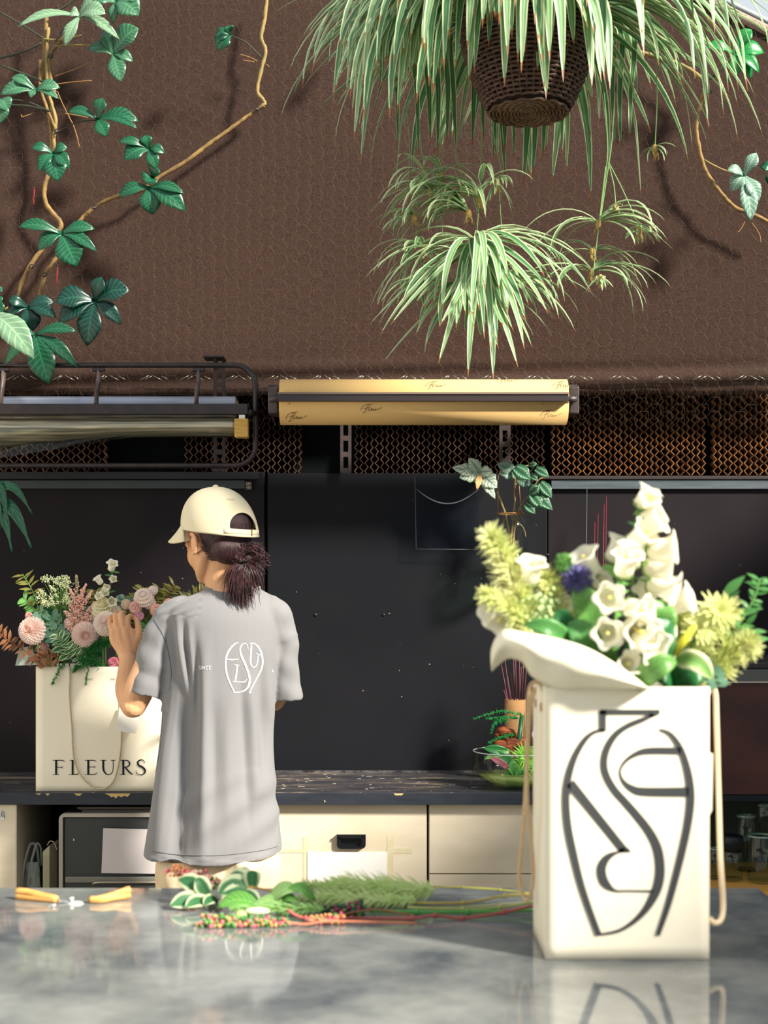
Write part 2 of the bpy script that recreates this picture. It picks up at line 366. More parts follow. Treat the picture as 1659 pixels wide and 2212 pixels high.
# ---- tube rack on the left with rolls
YT = 4.22
m_tube = mat('dark_tube', (52, 42, 42), .32, .5, c2=(38, 32, 33), ns=30, metal=.3)
rk = thing('tube_rack', 'dark bent steel tube rack with rounded right corners, holding clear film roll', 'rack', P(300, 1008, YT))
cr = []
for a in range(0, 91, 15): cr.append((508+44*sin(R_(a)), 833-44*cos(R_(a))))
pts = [(-140, 788), (100, 789), (300, 789)]+cr
for a in range(0, 91, 15): pts.append((508+44*cos(R_(a)), 962+44*sin(R_(a))))
pts += [(300, 1006), (0, 1006), (-140, 1007)]
MB().tube([P(x, y, YT) for x, y in pts], .0085, 10).build('tube_frame', m_tube, rk)
for px in (8, 214, 430):
    q = [P(px, 797, YT-.004), P(px-1, 820, YT-.030), P(px-5, 850, YT-.045), P(px-6, 874, YT-.045)]
    MB().tube(catmull(q, 4), .0085, 8, flat=.5).build('strap', mat('worn_tube', (112, 92, 88), .35, .5, c2=(60, 50, 50), ns=25, metal=.2), rk)
    MB().box(X(px-13, YT), X(px+13, YT), YT-.016, YT+.004, Z(803, YT), Z(796, YT)).build('clip', m_tube, rk, False, .001)
YB = YT-.05
MB().box(X(-140, YB), X(536, YB), YB-.012, YB+.012, Z(896, YB), Z(873, YB)).build('crossbar', m_tube, rk, False, .002)
MB().tube([P(536, 893, YB), P(550, 893, YT)], .010, 10).build('bracket', m_tube, rk)
m_blue = mat('silver_blue_film', (150, 160, 185), .3, .5, c2=(180, 186, 200), ns=6, stretch=(.3, 1, 30))
rl = thing('foil_roll', 'pale silvery blue roll lying behind the rack crossbar', 'roll', P(250, 868, 4.27))
MB().tube([P(-140, 874, 4.27), P(509, 874, 4.27)], .025, 24).build('film', m_blue, rl)
MB().tube([P(505, 874, 4.27), P(514, 874, 4.27)], .012, 16).build('core', mat('card', (150, 120, 80), .8), rl)
def filmmat():
    m = bpy.data.materials.new('clear_film'); m.use_nodes = True; t = m.node_tree; b = t.nodes['Principled BSDF']; L = t.links.new
    tc = nn(t, 'ShaderNodeTexCoord'); mp = nn(t, 'ShaderNodeMapping'); mp.inputs['Scale'].default_value = (.7, 1, 45); L(tc.outputs['Object'], mp.inputs[0])
    no = nn(t, 'ShaderNodeTexNoise'); no.inputs['Scale'].default_value = 3; no.inputs['Detail'].default_value = 5; L(mp.outputs[0], no.inputs[0])
    cr = nn(t, 'ShaderNodeValToRGB'); e = cr.color_ramp.elements; e[0].position = .3; e[0].color = lin((70, 78, 66)); e[1].position = .72; e[1].color = lin((205, 190, 160))
    x = e.new(.5); x.color = lin((120, 118, 100)); L(no.outputs[0], cr.inputs[0]); L(cr.outputs[0], b.inputs['Base Color']); b.inputs['Roughness'].default_value = .18; b.inputs['Metallic'].default_value = .55
    bp = nn(t, 'ShaderNodeBump'); bp.inputs['Strength'].default_value = .4; bp.inputs['Distance'].default_value = .004; L(no.outputs[0], bp.inputs['Height']); L(bp.outputs[0], b.inputs['Normal']); return m
fr_ = thing('clear_film_roll', 'shiny clear wrapping film roll under the rack crossbar', 'roll', P(250, 920, YB))
def film(u, v):
    px = -140+u*650; sag = max(0, (330-px)/330)**2*24; py = 897+v*(47+sag); a = v*pi
    return P(px, py, YB+.02-.03*sin(a)+.002*sin(px*.05))
MB().grid(film, 60, 14).build('film', filmmat(), fr_, solid=.001)
def film2(u, v):
    px = -140+u*500; py = 935+v*(max(0, (330-px))*.16+2); return P(px, py, YB+.015-.004*sin(v*6+px*.02))
MB().grid(film2, 50, 10).build('loose_film', glass('film_glass', (.75, .8, .72), .12), fr_)
MB().tube([P(-140, 920, YB+.015), P(520, 920, YB+.015)], .010, 10).build('spindle', m_tube, fr_)
MB().box(X(508, YB), X(537, YB), YB-.022, YB+.016, Z(946, YB), Z(906, YB)).build('wooden_block', mat('yellow_wood', (205, 165, 88), .6, c2=(188, 145, 70), ns=30, stretch=(1, 1, 8)), fr_, False, .0015, 'square yellow wood end block')
MB().box(X(517, YB), X(530, YB), YB-.012, YB+.006, Z(906, YB), Z(897, YB)).build('white_clip', mat('white_plastic', (225, 225, 215), .5), fr_, False, .001)
# ---- kraft roll on its dispenser
YK = 4.20
ds = thing('roll_dispenser', 'dark metal dispenser holding the kraft paper roll with a flat cutting bar', 'dispenser', P(915, 880, YK))
rk_ = 49*s4(YK)
kr = thing('kraft_paper_roll', 'long brown kraft paper roll printed with small black signatures', 'roll', P(915, 870, YK))
m_kraft = mat('kraft', (222, 184, 122), .75, .2, c2=(212, 175, 118), ns=300, bump=.1, bs=600, bd=.0005)
MB().tube([P(606, 869, YK), P(1223, 869, YK)], rk_, 56).build('paper', m_kraft, kr)
MB().box(X(606, YK), X(1223, YK), YK-rk_-.0015, YK-rk_+.002, Z(876, YK), Z(868, YK)).build('paper_flap', m_kraft, kr, False)
m_ink = mat('ink', (40, 34, 30), .7)
sig = [[(-22, 3), (-16, -5), (-6, -9), (6, -10)], [(-4, -9), (-9, 0), (-13, 8), (-17, 8)], [(-14, 0), (-4, -2)], [(0, -8), (-5, 2), (-3, 4), (1, 1), (4, -1), (2, 3), (5, 3), (8, 0), (7, 4), (10, 3), (13, 0), (12, 3), (18, 1), (26, -3)]]
for (sx_, sy_) in ((938, 838), (1092, 824), (800, 889), (640, 905), (1183, 901), (1180, 872), (640, 872), (1210, 838)):
    mb = MB()
    for st in sig:
        q = []
        for x, y in catmull(st, 4):
            px, py = sx_+x*.95, sy_+y*.95; dz = (869-py)*s4(YK); dz = max(-rk_*.98, min(rk_*.98, dz))
            if px > 1222: continue
            q.append((X(px, YK), YK-sqrt(rk_*rk_-dz*dz)-.0012, Z(869, YK)+dz))
        if len(q) > 2: mb.tube(q, .00055, 4)
    mb.build('print', m_ink, kr)
YK2 = YK-rk_-.012
MB().box(X(600, YK2), X(1228, YK2), YK2-.006, YK2+.010, Z(867, YK2), Z(850, YK2)).build('cutting_bar', mat('bar_metal', (58, 50, 52), .4, .5, metal=.3), ds, False, .001)
MB().box(X(600, YK2), X(1228, YK2), YK2-.010, YK2-.005, Z(852, YK2), Z(848, YK2)).build('bar_lip', mat('bar_lip', (122, 104, 92), .4, .5), ds, False)
m_br = mat('bracket_grey', (84, 74, 74), .45, .5, c2=(50, 46, 48), ns=25, metal=.3)
for px, sg in ((592, -1), (1236, 1)):
    mb = MB(); w_ = 10*s4(YK); xc = X(px, YK)
    mb.prism([(xc-w_, YK-.05, Z(y, YK)) for y in ()] or [(xc-w_, YK-.05, Z(898, YK)), (xc-w_, YK-.055, Z(842, YK)), (xc-w_, YK-.03, Z(834, YK)), (xc-w_, YK+.16, Z(834, YK)), (xc-w_, YK+.16, Z(850, YK)), (xc-w_, YK+.03, Z(898, YK))], (2*w_, 0, 0))
    mb.build('bracket', m_br, ds, False, .003)
    MB().tube([P(px-sg*16, 862, YK-.066), P(px+sg*10, 862, YK-.066)], .009, 12).build('knob', m_br, ds)
    MB().tube([P(px-sg*16, 886, YK-.04), P(px, 886, YK-.04)], .005, 10).build('pin', m_br, ds)
# ================= WORKTOP AND CABINETS =================
ZW = .807; YF = 4.0
m_top = mat('worn_black_top', (46, 46, 52), .42, .4, c2=(66, 64, 70), ns=9, ndet=8, stretch=(1, 3, 3), bump=.15, bs=200)
def wornmat():
    m = bpy.data.materials.new('worn_top'); m.use_nodes = True; t = m.node_tree; b = t.nodes['Principled BSDF']; L = t.links.new
    tc = nn(t, 'ShaderNodeTexCoord'); mp = nn(t, 'ShaderNodeMapping'); mp.inputs['Scale'].default_value = (1.2, 4, 4); L(tc.outputs['Object'], mp.inputs[0])
    a = nn(t, 'ShaderNodeTexNoise'); a.inputs['Scale'].default_value = 3.2; a.inputs['Detail'].default_value = 9; a.inputs['Roughness'].default_value = .7; L(mp.outputs[0], a.inputs[0])
    cr = nn(t, 'ShaderNodeValToRGB'); e = cr.color_ramp.elements; e[0].position = .40; e[0].color = lin((44, 45, 52)); e[1].position = .66; e[1].color = lin((150, 132, 108))
    x = e.new(.54); x.color = lin((70, 66, 68)); L(a.outputs[0], cr.inputs[0])
    n2 = nn(t, 'ShaderNodeTexNoise'); n2.inputs['Scale'].default_value = 38; n2.inputs['Detail'].default_value = 6; L(mp.outputs[0], n2.inputs[0])
    c2 = nn(t, 'ShaderNodeValToRGB'); c2.color_ramp.elements[0].position = .68; c2.color_ramp.elements[1].position = .72; L(n2.outputs[0], c2.inputs[0])
    mx = nn(t, 'ShaderNodeMix', data_type='RGBA'); L(c2.outputs[0], mx.inputs[0]); L(cr.outputs[0], mx.inputs[6]); mx.inputs[7].default_value = lin((190, 180, 165))
    L(mx.outputs[2], b.inputs['Base Color']); b.inputs['Roughness'].default_value = .45; return m
wk = thing('worktop', 'worn black worktop slab running along the wall under the paper bag', 'worktop', (0, YF, ZW))
xr = .900
MB().box(-2.0, xr, YF+.004, YW-.001, ZW-.034, ZW).build('top', wornmat(), wk, False, .002)
MB().box(-2.0, xr, YF, YF+.004, ZW-.035, ZW-.001).build('front_edge', mat('edge_black', (34, 40, 50), .5, .4, c2=(44, 50, 60), ns=12, stretch=(1, 1, 4), bump=.1, bs=300), wk, False, .001)
mb = MB(); m_chip = mat('bare_wood', (205, 178, 120), .7)
def fp(px, py): return (X(px, YF), YF-.0008, Z(py, YF))
for poly in ([(226, 1714), (282, 1714), (276, 1721), (268, 1719), (262, 1722), (256, 1719), (250, 1725), (246, 1720), (240, 1722), (236, 1718)], [(160, 1714), (178, 1714), (172, 1719), (165, 1718)], [(76, 1714), (90, 1714), (84, 1717)], [(98, 1714), (108, 1714), (103, 1719)], [(850, 1714), (872, 1714), (868, 1718), (854, 1718)], [(700, 1728), (704, 1731), (701, 1733)]):
    MB().prism([fp(*q) for q in poly], (0, .0008, 0)).build('chipped_patch', m_chip, wk, False)
rr = random.Random(8)
mb = MB()
for i in range(34):       # flecks and dried paint on the worktop
    x, y = rr.uniform(X(600, 4.1), X(1100, 4.1)), rr.uniform(4.03, 4.42); l = rr.uniform(.003, .02)
    mb.box(x, x+l, y, y+rr.uniform(.001, .003), ZW, ZW+.0006, M=None)
mb.build('paint_fleck', mat('fleck', (205, 196, 180), .7), wk, False, kind='stuff')
m_white = mat('cream_paint', (226, 214, 192), .55, .3, c2=(214, 201, 176), ns=5, stretch=(1, 1, 2.5), bump=.08, bs=160)
YCB = YF+.03; zc = ZW-.036
def unit(name, label, x0, x1, cat='cabinet', y=YCB):
    return thing(name, label, cat, ((x0+x1)/2, y, 0))
x0, x1 = X(600-80, YCB), X(923, YCB)
u = unit('drawer_unit', 'cream drawer unit with black cup handle below the middle of the worktop', x0, x1)
MB().box(x0, x1, YCB+.02, YW-.01, .04, zc).build('carcass', m_white, u, False)
d = MB().box(x0+.002, x1-.002, YCB, YCB+.019, .30, zc-.002).build('drawer', m_white, u, False, .0015)
MB().box(x0+.002, x1-.002, YCB, YCB+.019, .05, .296).build('drawer', m_white, u, False, .0015)
m_hb = mat('black_plastic', (14, 18, 22), .35, .5)
hb = MB(); hx0, hx1, hz0, hz1 = X(728, YCB), X(790, YCB), Z(1832, YCB), Z(1802, YCB)
# cup handle: frame with rounded lower corners and hollow middle
def cup(xa, xb, za, zb_, r): return [(xa, zb_), (xb, zb_)]+[(xb-r+r*cos(a), za+r-r*sin(a)) for a in [k*pi/12 for k in range(7)]]+[(xa+r-r*sin(a), za+r-r*cos(a)) for a in [k*pi/12 for k in range(7)]]
ou = cup(hx0, hx1, hz0, hz1, .012); inn = cup(hx0+.012, hx1-.012, hz0+.007, hz1-.013, .008); n = len(ou)
v = [(x, YCB-.012, z) for x, z in ou]+[(x, YCB-.012, z) for x, z in inn]+[(x, YCB, z) for x, z in ou]+[(x, YCB-.001, z) for x, z in inn]
f = []
for i in range(n): j = (i+1) % n; f += [(i, j, n+j, n+i), (i, 2*n+i, 2*n+j, j), (n+i, n+j, 3*n+j, 3*n+i)]
f.append(tuple(range(3*n, 4*n))); hb.add(v, f)
hh = hb.build('handle', m_hb, d, False, label='black recessed cup handle')
MB().box(hx0, hx0+.008, YCB-.016, YCB-.012, hz1-.006, hz1+.001).box(hx1-.008, hx1, YCB-.016, YCB-.012, hz1-.006, hz1+.001).box(hx0+.010, hx1-.010, YCB-.017, YCB-.012, hz1-.009, hz1-.004).build('handle_lip', m_hb, d, False)
m_tape = mat('masking_tape', (206, 196, 160), .7, .2, c2=(214, 206, 178), ns=40)
mb = MB()
for a in ((655, 1808, 668, 1900), (836, 1804, 850, 1900), (835, 1832, 890, 1844), (604, 1834, 664, 1842)):
    MB().box(X(a[0], YCB), X(a[2], YCB), YCB-(.0006 if a[2]-a[0] < 20 else .0009), YCB, Z(a[3], YCB), Z(a[1], YCB)).build('tape_mark', m_tape, d, False)
m_paper = mat('paper', (232, 230, 228), .7, .2)
tag(MB().box(X(664, YCB), X(836, YCB), YCB-.002, YCB-.0007, Z(1940, YCB), Z(1840, YCB)).build('paper_sheet', m_paper, None, False), 'blank white sheet taped to the cream drawer below the black handle', 'paper')
x0, x1 = X(926, YCB), X(1230, YCB)
u = unit('cupboard', 'cream cupboard to the right of the drawer unit, split by a thin seam', x0, x1)
MB().box(x0, x1, YCB+.02, YW-.01, .04, zc).build('carcass', m_white, u, False)
dd = MB().box(x0+.002, x1-.002, YCB, YCB+.019, Z(1887, YCB), zc-.002).build('door', m_white, u, False, .0015)
MB().box(x0+.002, x1-.002, YCB, YCB+.019, .05, Z(1889, YCB)).build('drawer', m_white, u, False, .0015)
MB().box(X(1151, YCB), X(1160, YCB), YCB-.012, YCB, Z(1828, YCB), Z(1800, YCB)).build('handle', m_hb, dd, False, .002)
u = unit('white_cabinet', 'plain white cabinet at the left edge under the worktop', -1.6, X(75, YCB))
MB().box(-1.9, X(38, YCB), YCB-.02, YW-.01, .04, zc).build('carcass', m_white, u, False, .001)
MB().box(X(38, YCB), X(40, YCB), YCB-.02, YW-.01, .04, zc).build('side_panel', mat('side_paint', (196, 186, 168), .6, .2), u, False)
lb_ = MB().box(X(-30, YCB), X(13, YCB), YCB-.0215, YCB-.0205, Z(1768, YCB), Z(1750, YCB)).build('label_sticker', m_paper, u, False)
mb = MB()
for (a, b) in (((-2, 1753), (-2, 1757)), ((1, 1754), (9, 1754)), ((5, 1751), (3, 1758)), ((2, 1757), (10, 1756)), ((0, 1760), (9, 1759)), ((4, 1758), (1, 1766)), ((7, 1759), (5, 1766)), ((2, 1763), (10, 1762)), ((8, 1763), (11, 1766))):
    mb.tube([P(a[0], a[1], YCB-.022), P(b[0], b[1], YCB-.022)], .0006, 4)
mb.build('print', m_ink, lb_)
# bay between the cabinets
bay = unit('open_shelf', 'dark open shelf bay under the worktop between white cabinet and drawers', X(40, YCB), X(519, YCB))
MB().box(X(41, YCB), X(519, YCB), YW-.05, YW-.02, .04, zc).build('back_panel', m_dark, bay, False)
MB().box(X(41, YCB), X(519, YCB), YCB, YW-.06, .44, .46).build('shelf_board', mat('dark_shelf', (50, 46, 44), .6), bay, False)
# oven
yo = YCB-.02
ov = thing('microwave_oven', 'silver-framed oven with dark glass door standing under the worktop', 'oven', (X(290, yo), yo, .46))
m_sil = mat('silver_plastic', (178, 172, 162), .35, .5, c2=(160, 154, 146), ns=5)
ox0, ox1, oz0, oz1 = X(127, yo), X(512, yo), .461, Z(1757, yo)
MB().box(ox0+.003, ox1, yo+.02, yo+.32, oz0, oz1-.002).build('casing', mat('oven_case', (70, 66, 64), .5), ov, False, .006)
r_ = .018; fw = .011
def rr_(xa, xb, za, zb_, r, n=6):
    c = [((xb-r), (zb_-r), 0), ((xa+r), (zb_-r), 90), ((xa+r), (za+r), 180), ((xb-r), (za+r), 270)]; out = []
    for cx, cz, a0 in c:
        for k in range(n+1): a = R_(a0+90*k/n); out.append((cx+r*cos(a), cz+r*sin(a)))
    return out
o1 = rr_(ox0, ox1, oz0, oz1, r_); o2 = rr_(ox0+fw, ox1-fw, oz0+fw, oz1-fw, .004); n = len(o1)
v = [(x, yo, z) for x, z in o1]+[(x, yo+.001, z) for x, z in o2]+[(x, yo+.022, z) for x, z in o1]+[(x, yo+.012, z) for x, z in o2]; f = []
for i in range(n): j = (i+1) % n; f += [(i, j, n+j, n+i), (i, 2*n+i, 2*n+j, j), (n+i, n+j, 3*n+j, 3*n+i)]
MB().add(v, f).build('frame', m_sil, ov, False)
dr = MB().box(ox0+fw+.002, ox1-fw-.002, yo+.008, yo+.02, oz0+fw, oz1-fw-.002).build('door', mat('oven_glass', (46, 52, 56), .25, .5, c2=(54, 58, 60), ns=4), ov, False, .003)
MB().box(ox0+fw+.008, ox1-fw-.008, yo-.002, yo+.008, Z(1907, yo), Z(1894, yo)).build('door_ledge', mat('oven_ledge', (112, 112, 104), .4, .5), ov, False, .003)
MB().tube([P(200, 1910, yo-.008), P(205, 1907, yo-.014), P(215, 1906, yo-.015), P(460, 1906, yo-.015)], .0028, 8).build('handle', mat('handle_metal', (170, 160, 145), .35, .5, metal=.5), dr)
MB().box(X(157, yo), X(159, yo), yo+.0065, yo+.008, Z(1817, yo), Z(1813, yo)).build('indicator_mark', m_paper, dr, False)
tag(MB().add([P(223, 1789, yo-.004), P(400, 1793, yo-.004), P(400, 1888, yo-.004), P(219, 1886, yo-.004)], [(0, 1, 2, 3)]).build('paper_sheet', mat('paper_lilac', (200, 194, 196), .7, .2), None, False, solid=.001), 'pale lilac-white sheet stuck on the dark oven door', 'paper')
# folders on the oven
for i, (a, b, c, e, lb, co) in enumerate(((166, 1739, 310, 1750, 'grey-brown folder, topmost of the stack on the oven', (110, 100, 88)), (171, 1748, 310, 1755, 'thin dark folder, middle of the stack on the oven', (60, 54, 52)), (177, 1751, 310, 1757, 'dark grey folder lying directly on the oven', (80, 80, 76)))):
    mb = MB(); y0 = yo+.01+i*.004; p0 = P(a, b, y0); p1 = P(a+150, b+(e-b)*.9+1, y0); th = .0025 if i < 2 else .006
    dz0, dz1 = p0.z, p1.z
    zz = oz1+(.0165-.0065*i) if i < 2 else oz1
    zz = (oz1+.0125, oz1+.008, oz1+.0005)[i]
    mb.box(p0.x, p0.x+.21, y0, y0+.22, zz, zz+(.003, .003, .0055)[i], M=None)
    o = mb.build('folder', mat('folder%d' % i, co, .6, .3), None, False, .0008); tag(o, lb, 'folder', 'folders on the oven')
# bags in the gap
m_pl = mat('cloudy_plastic', (200, 204, 196), .3, .5, trans=.3, alpha=.75)
pb = thing('plastic_tote', 'translucent plastic bag with two looped handles in the gap beside the oven', 'bag', P(70, 1915, 4.1))
for dx, dy in ((0, 0), (14, 0)):
    q = [P(47+dx, 1915, 4.08), P(52+dx, 1870, 4.08), P(62+dx, 1832, 4.09), P(70+dx*.8, 1822, 4.10), P(80+dx*.6, 1832, 4.11), P(84+dx*.4, 1870, 4.12)]
    MB().tube(catmull(q, 5), .0045, 8, flat=.5).build('handle', m_pl, pb)
def crump(px0, px1, py0, py1, Y, d=.02, seed=1):
    r = random.Random(seed); A = [[r.uniform(-1, 1) for _ in range(12)] for _ in range(12)]
    def fn(u, v):
        i, j = u*10.99, v*10.99; a = A[int(i)][int(j)]
        xx = px0+(px1-px0)*u+2*a*(1-v); yy = py1+(py0-py1)*v
        w = sin(u*pi); return P(xx+(0.5-u)*(px1-px0)*.35*v, yy, Y-d*w+.006*a)
    return fn
MB().grid(crump(46, 92, 1862, 1945, 4.10), 11, 11).build('bag_body', m_pl, pb, solid=.0006)
pb = thing('parcel_bag', 'pale box wrapped in clear plastic leaning against the oven side', 'bag', P(108, 1940, 4.1))
mb = MB(); mb.prism([P(92, 1945, 4.08), P(92, 1840, 4.08), P(107, 1826, 4.08), P(107, 1945, 4.08)], (0, .16, 0)); mb.prism([P(107, 1945, 4.08), P(107, 1826, 4.08), P(123, 1822, 4.12), P(123, 1945, 4.12)], (0, .10, 0))
mb.build('box', mat('old_card', (196, 188, 158), .7, c2=(200, 172, 100), ns=10, ramp=(.55, .7)), pb, False, .002)
MB().tube(catmull([P(102, 1826, 4.06), P(108, 1817, 4.06), P(117, 1820, 4.06), P(123, 1836, 4.06)], 5), .0015, 6).build('wire_hook', mat('gold_wire', (190, 180, 150), .3, .6, metal=.6), pb)
MB().grid(crump(76, 118, 1850, 1945, 4.06, .015, 5), 11, 11).build('plastic_wrap', glass('wrap_glass', (.9, .92, .88), .15), pb)
# ---- right side shelf
YR = 3.86
sh = thing('side_cabinet', 'dark red-brown cabinet with open shelf on the right', 'cabinet', P(1620, 1918, YR))
rx0, rx1 = .902, 1.6
MB().box(rx0, rx1, YR-.01, YR+.55, Z(1474, YR)-.001, Z(1474, YR)+.003).build('top_rim', mat('shiny_rim', (190, 180, 175), .3, .6, metal=.5), sh, False)
MB().box(rx0, rx1, YR+.01, YR+.55, Z(1474, YR)+.003, Z(1447, YR+.01)).build('top_board', mat('grey_board', (88, 90, 88), .5, .3), sh, False, .001)
MB().box(rx0, rx1, YR+.04, YR+.55, Z(1447, YR), Z(1432, YR)).build('upper_step', mat('step_dark', (56, 50, 54), .5), sh, False, .004)
m_red = mat('red_brown_veneer', (50, 32, 34), .35, .4, c2=(84, 46, 42), ns=2.5, stretch=(1, 1, 2.2), bump=.05)
MB().box(rx0, rx1, YR, YR+.02, Z(1716, YR), Z(1474, YR)).build('front_panel', m_red, sh, False, .001)
MB().box(rx0, rx1, YR+.005, YR+.5, Z(1731, YR), Z(1717, YR)).build('shelf_top', mat('near_black', (16, 24, 30), .5, .3), sh, False)
MB().box(rx0, rx1, YR+.40, YR+.42, .4, Z(1731, YR)).build('back_panel', mat('shelf_back', (44, 52, 50), .6, .2, c2=(34, 42, 42), ns=6), sh, False)
zs = Z(1922, YR); MB().box(rx0, rx1, YR-.03, YR+.42, zs-.03, zs).build('shelf', mat('orange_board', (216, 160, 80), .6), sh, False, .001)
MB().box(rx0, rx1, YR, YR+.42, .02, zs-.03).build('base', mat('base_dark', (60, 52, 48), .6), sh, False)
def jar(px, w, y0, y1, Y, label, lid=False, z0=None):
    r = w/2*s4(Y); zb_ = z0 if z0 is not None else zs; H = (y1-y0)*s4(Y)
    t_ = thing('glass_jar', label, 'jar', (X(px, Y), Y, zb_), 'glass jars on the side shelf')
    pr = [(0, .002), (r*.9, .002), (r, r*.15), (r, H*.80), (r*.86, H*.9), (r*.86, H), (r*.82, H), (r*.82, H*.9), (r*.95, H*.79), (r*.95, r*.2), (r*.85, .008), (0, .008)]
    MB().lathe(pr, (X(px, Y), Y, zb_+.0005), 24).build('jar_body', glass('jar_glass', (.93, .98, .96), .03, 1.5), t_)
    MB().lathe([(r*.9, H*.93), (r*.93, H*.95), (r*.9, H*.97)], (X(px, Y), Y, zb_), 24).build('rim', mat('rim_green', (120, 150, 140), .2, .6), t_)
    if lid: MB().lathe([(0, H*1.25), (r*.9, H*1.25), (r, H*1.2), (r, H*.82), (r*.95, H*.82)], (X(px, Y), Y, zb_), 24).build('lid', mat('lid_dark', (22, 32, 38), .4), t_)
jar(1582, 46, 1842, 1921, 3.98, 'small clear jar with dark cap, nearest the right side of the big white bag', True)
jar(1546, 34, 1850, 1921, 4.0, 'small clear jar half hidden behind the rope of the big white bag')
jar(1645, 62, 1815, 1921, 3.96, 'wide clear jar at the right edge of the side shelf')
jar(1652, 32, 1752, 1815, 3.96, 'narrow glass standing upside down on the wide jar at the right edge', False, zs+.141)
jar(1612, 44, 1795, 1921, 4.12, 'tall clear jar standing behind the capped one')
# ================= FRONT TABLE =================
ZT = .848
def stonemat():
    m = bpy.data.materials.new('dark_stone_table'); m.use_nodes = True; t = m.node_tree; b = t.nodes['Principled BSDF']; L = t.links.new
    tc = nn(t, 'ShaderNodeTexCoord'); a = nn(t, 'ShaderNodeTexNoise'); a.inputs['Scale'].default_value = 5; a.inputs['Detail'].default_value = 8; a.inputs['Roughness'].default_value = .6; L(tc.outputs['Object'], a.inputs[0])
    cr = nn(t, 'ShaderNodeValToRGB'); e = cr.color_ramp.elements; e[0].position = .36; e[0].color = lin((82, 88, 94)); e[1].position = .74; e[1].color = lin((160, 162, 158)); L(a.outputs[0], cr.inputs[0]); L(cr.outputs[0], b.inputs['Base Color'])
    r2 = nn(t, 'ShaderNodeMapRange'); r2.inputs[3].default_value = .04; r2.inputs[4].default_value = .07; L(a.outputs[0], r2.inputs[0]); L(r2.outputs[0], b.inputs['Roughness'])
    b.inputs['Specular IOR Level'].default_value = 1.0; return m
tb = thing('stone_table', 'polished dark grey stone table filling the foreground', 'table', (0, 1.8, 0))
XR = .672; MB().box(-1.1, XR, 1.05, 2.494, ZT-.03, ZT).build('tabletop', stonemat(), tb, False, .002)
for x, y in ((-1.05, 1.1), (XR-.05, 1.1), (-1.05, 2.4), (XR-.05, 2.4)): MB().box(x-.03, x+.03, y-.03, y+.03, 0, ZT-.03).build('leg', m_dark, tb, False)
MB().box(-1.05, XR-.05, 1.1, 2.4, .70, ZT-.031).build('apron', m_dark, tb, False)
# secateurs
YS = 2.40; m_wood = mat('yellow_handle', (226, 176, 104), .5, .3, c2=(206, 150, 80), ns=30, stretch=(1, 1, 6)); m_steel = mat('steel', (200, 200, 196), .25, .6, metal=.9)
sc_ = thing('garden_shears', 'open garden shears with yellow wooden handles lying on the table', 'shears', P(155, 1955, YS))
def zof(Y): return HZ+ (CH-ZT)*FPX/Y
for pts, lb in (([(36, 1927, YS), (60, 1929, YS-.01), (92, 1937, YS-.02), (124, 1944, YS-.03)], None), ([(192, 1948, YS-.03), (220, 1943, YS-.03), (250, 1934, YS-.01), (282, 1922, YS)], None)):
    c = catmull([tuple(P(*q)) for q in pts], 4)
    for k, dz in enumerate((.0045, -.0045)):
        q = [(x, y, max(ZT+.006, z+dz-.003)) for x, y, z in c]; MB().tube(q, [.0052]+[.0062]*(len(q)-2)+[.0050], 10, flat=.75 if 0 else 1).build('handle', m_wood, sc_)
    MB().tube([(x, y, max(ZT+.006, z-.003)) for x, y, z in c], .0035, 6).build('tang', m_steel, sc_)
bl = [P(122, 1946, YS-.03), P(140, 1947, YS-.03), P(152, 1951, YS-.03), P(162, 1955, YS-.03)]
MB().tube(bl, [.003, .003, .004, .003], 8, flat=.6).build('shank', m_steel, sc_)
MB().tube([P(194, 1955, YS-.03), P(180, 1955, YS-.03), P(164, 1955, YS-.03)], [.003, .0035, .004], 8).build('shank', m_steel, sc_)
MB().ball(P(164, 1953, YS-.035), (.014, .012, .0055)).build('pivot_plate', mat('polished_steel', (235, 235, 230), .2, .6, metal=.5), sc_)
MB().tube([P(155, 1946, YS-.03), P(155, 1938, YS-.03)], [.003, .004], 10).build('pivot_bolt', mat('polished_steel', (235, 235, 230)), sc_)
MB().tube([P(128, 1952, YS-.05), P(112, 1955, YS-.06), P(100, 1963, YS-.06)], [.003, .0035, .001], 8, flat=.5).build('blade', m_steel, sc_)
# ================= BAGS =================
m_bag = mat('bag_paper', (238, 230, 208), .65, .25, c2=(242, 235, 216), ns=4, bump=.1, bs=7, bd=.01)
m_rope = mat('cotton_rope', (205, 178, 142), .8, .1, c2=(188, 160, 124), ns=300)
def bag(root, x0, x1, y0, y1, z0, z1, rot=0, wave=.004):
    """open paper bag with thin walls, slightly bowed faces"""
    c = V(((x0+x1)/2, (y0+y1)/2, 0)); Mr = Matrix.Translation(c) @ Matrix.Rotation(rot, 4, 'Z') @ Matrix.Translation(-c)
    th = .0015
    def face(fn, nm): return MB().grid(fn, 16, 20).build(nm, m_bag, root, solid=th)
    bw = lambda u, v: wave*sin(u*pi)*sin(v*pi)
    face(lambda u, v: Mr @ V((x0+(x1-x0)*u, y0-bw(u, v)*.5, z0+(z1-z0)*v)), 'front_panel')
    face(lambda u, v: Mr @ V((x0+(x1-x0)*u, y1+bw(u, v), z0+(z1-z0)*v)), 'back_panel')
    face(lambda u, v: Mr @ V((x0-bw(u, v)*.6, y0+(y1-y0)*u, z0+(z1-z0)*v)), 'side_panel')
    face(lambda u, v: Mr @ V((x1+bw(u, v)*.6, y0+(y1-y0)*u, z0+(z1-z0)*v)), 'side_panel')
    MB().box(x0, x1, y0, y1, z0, z0+th, M=Mr).build('bottom_panel', m_bag, root, False)
    MB().box(x0+.006, x1-.006, y0+.006, y1-.006, z0+.01, z1-.035, M=Mr).build('packing_paper', mat('pack_paper', (150, 150, 125), .8), root, False)
    return Mr
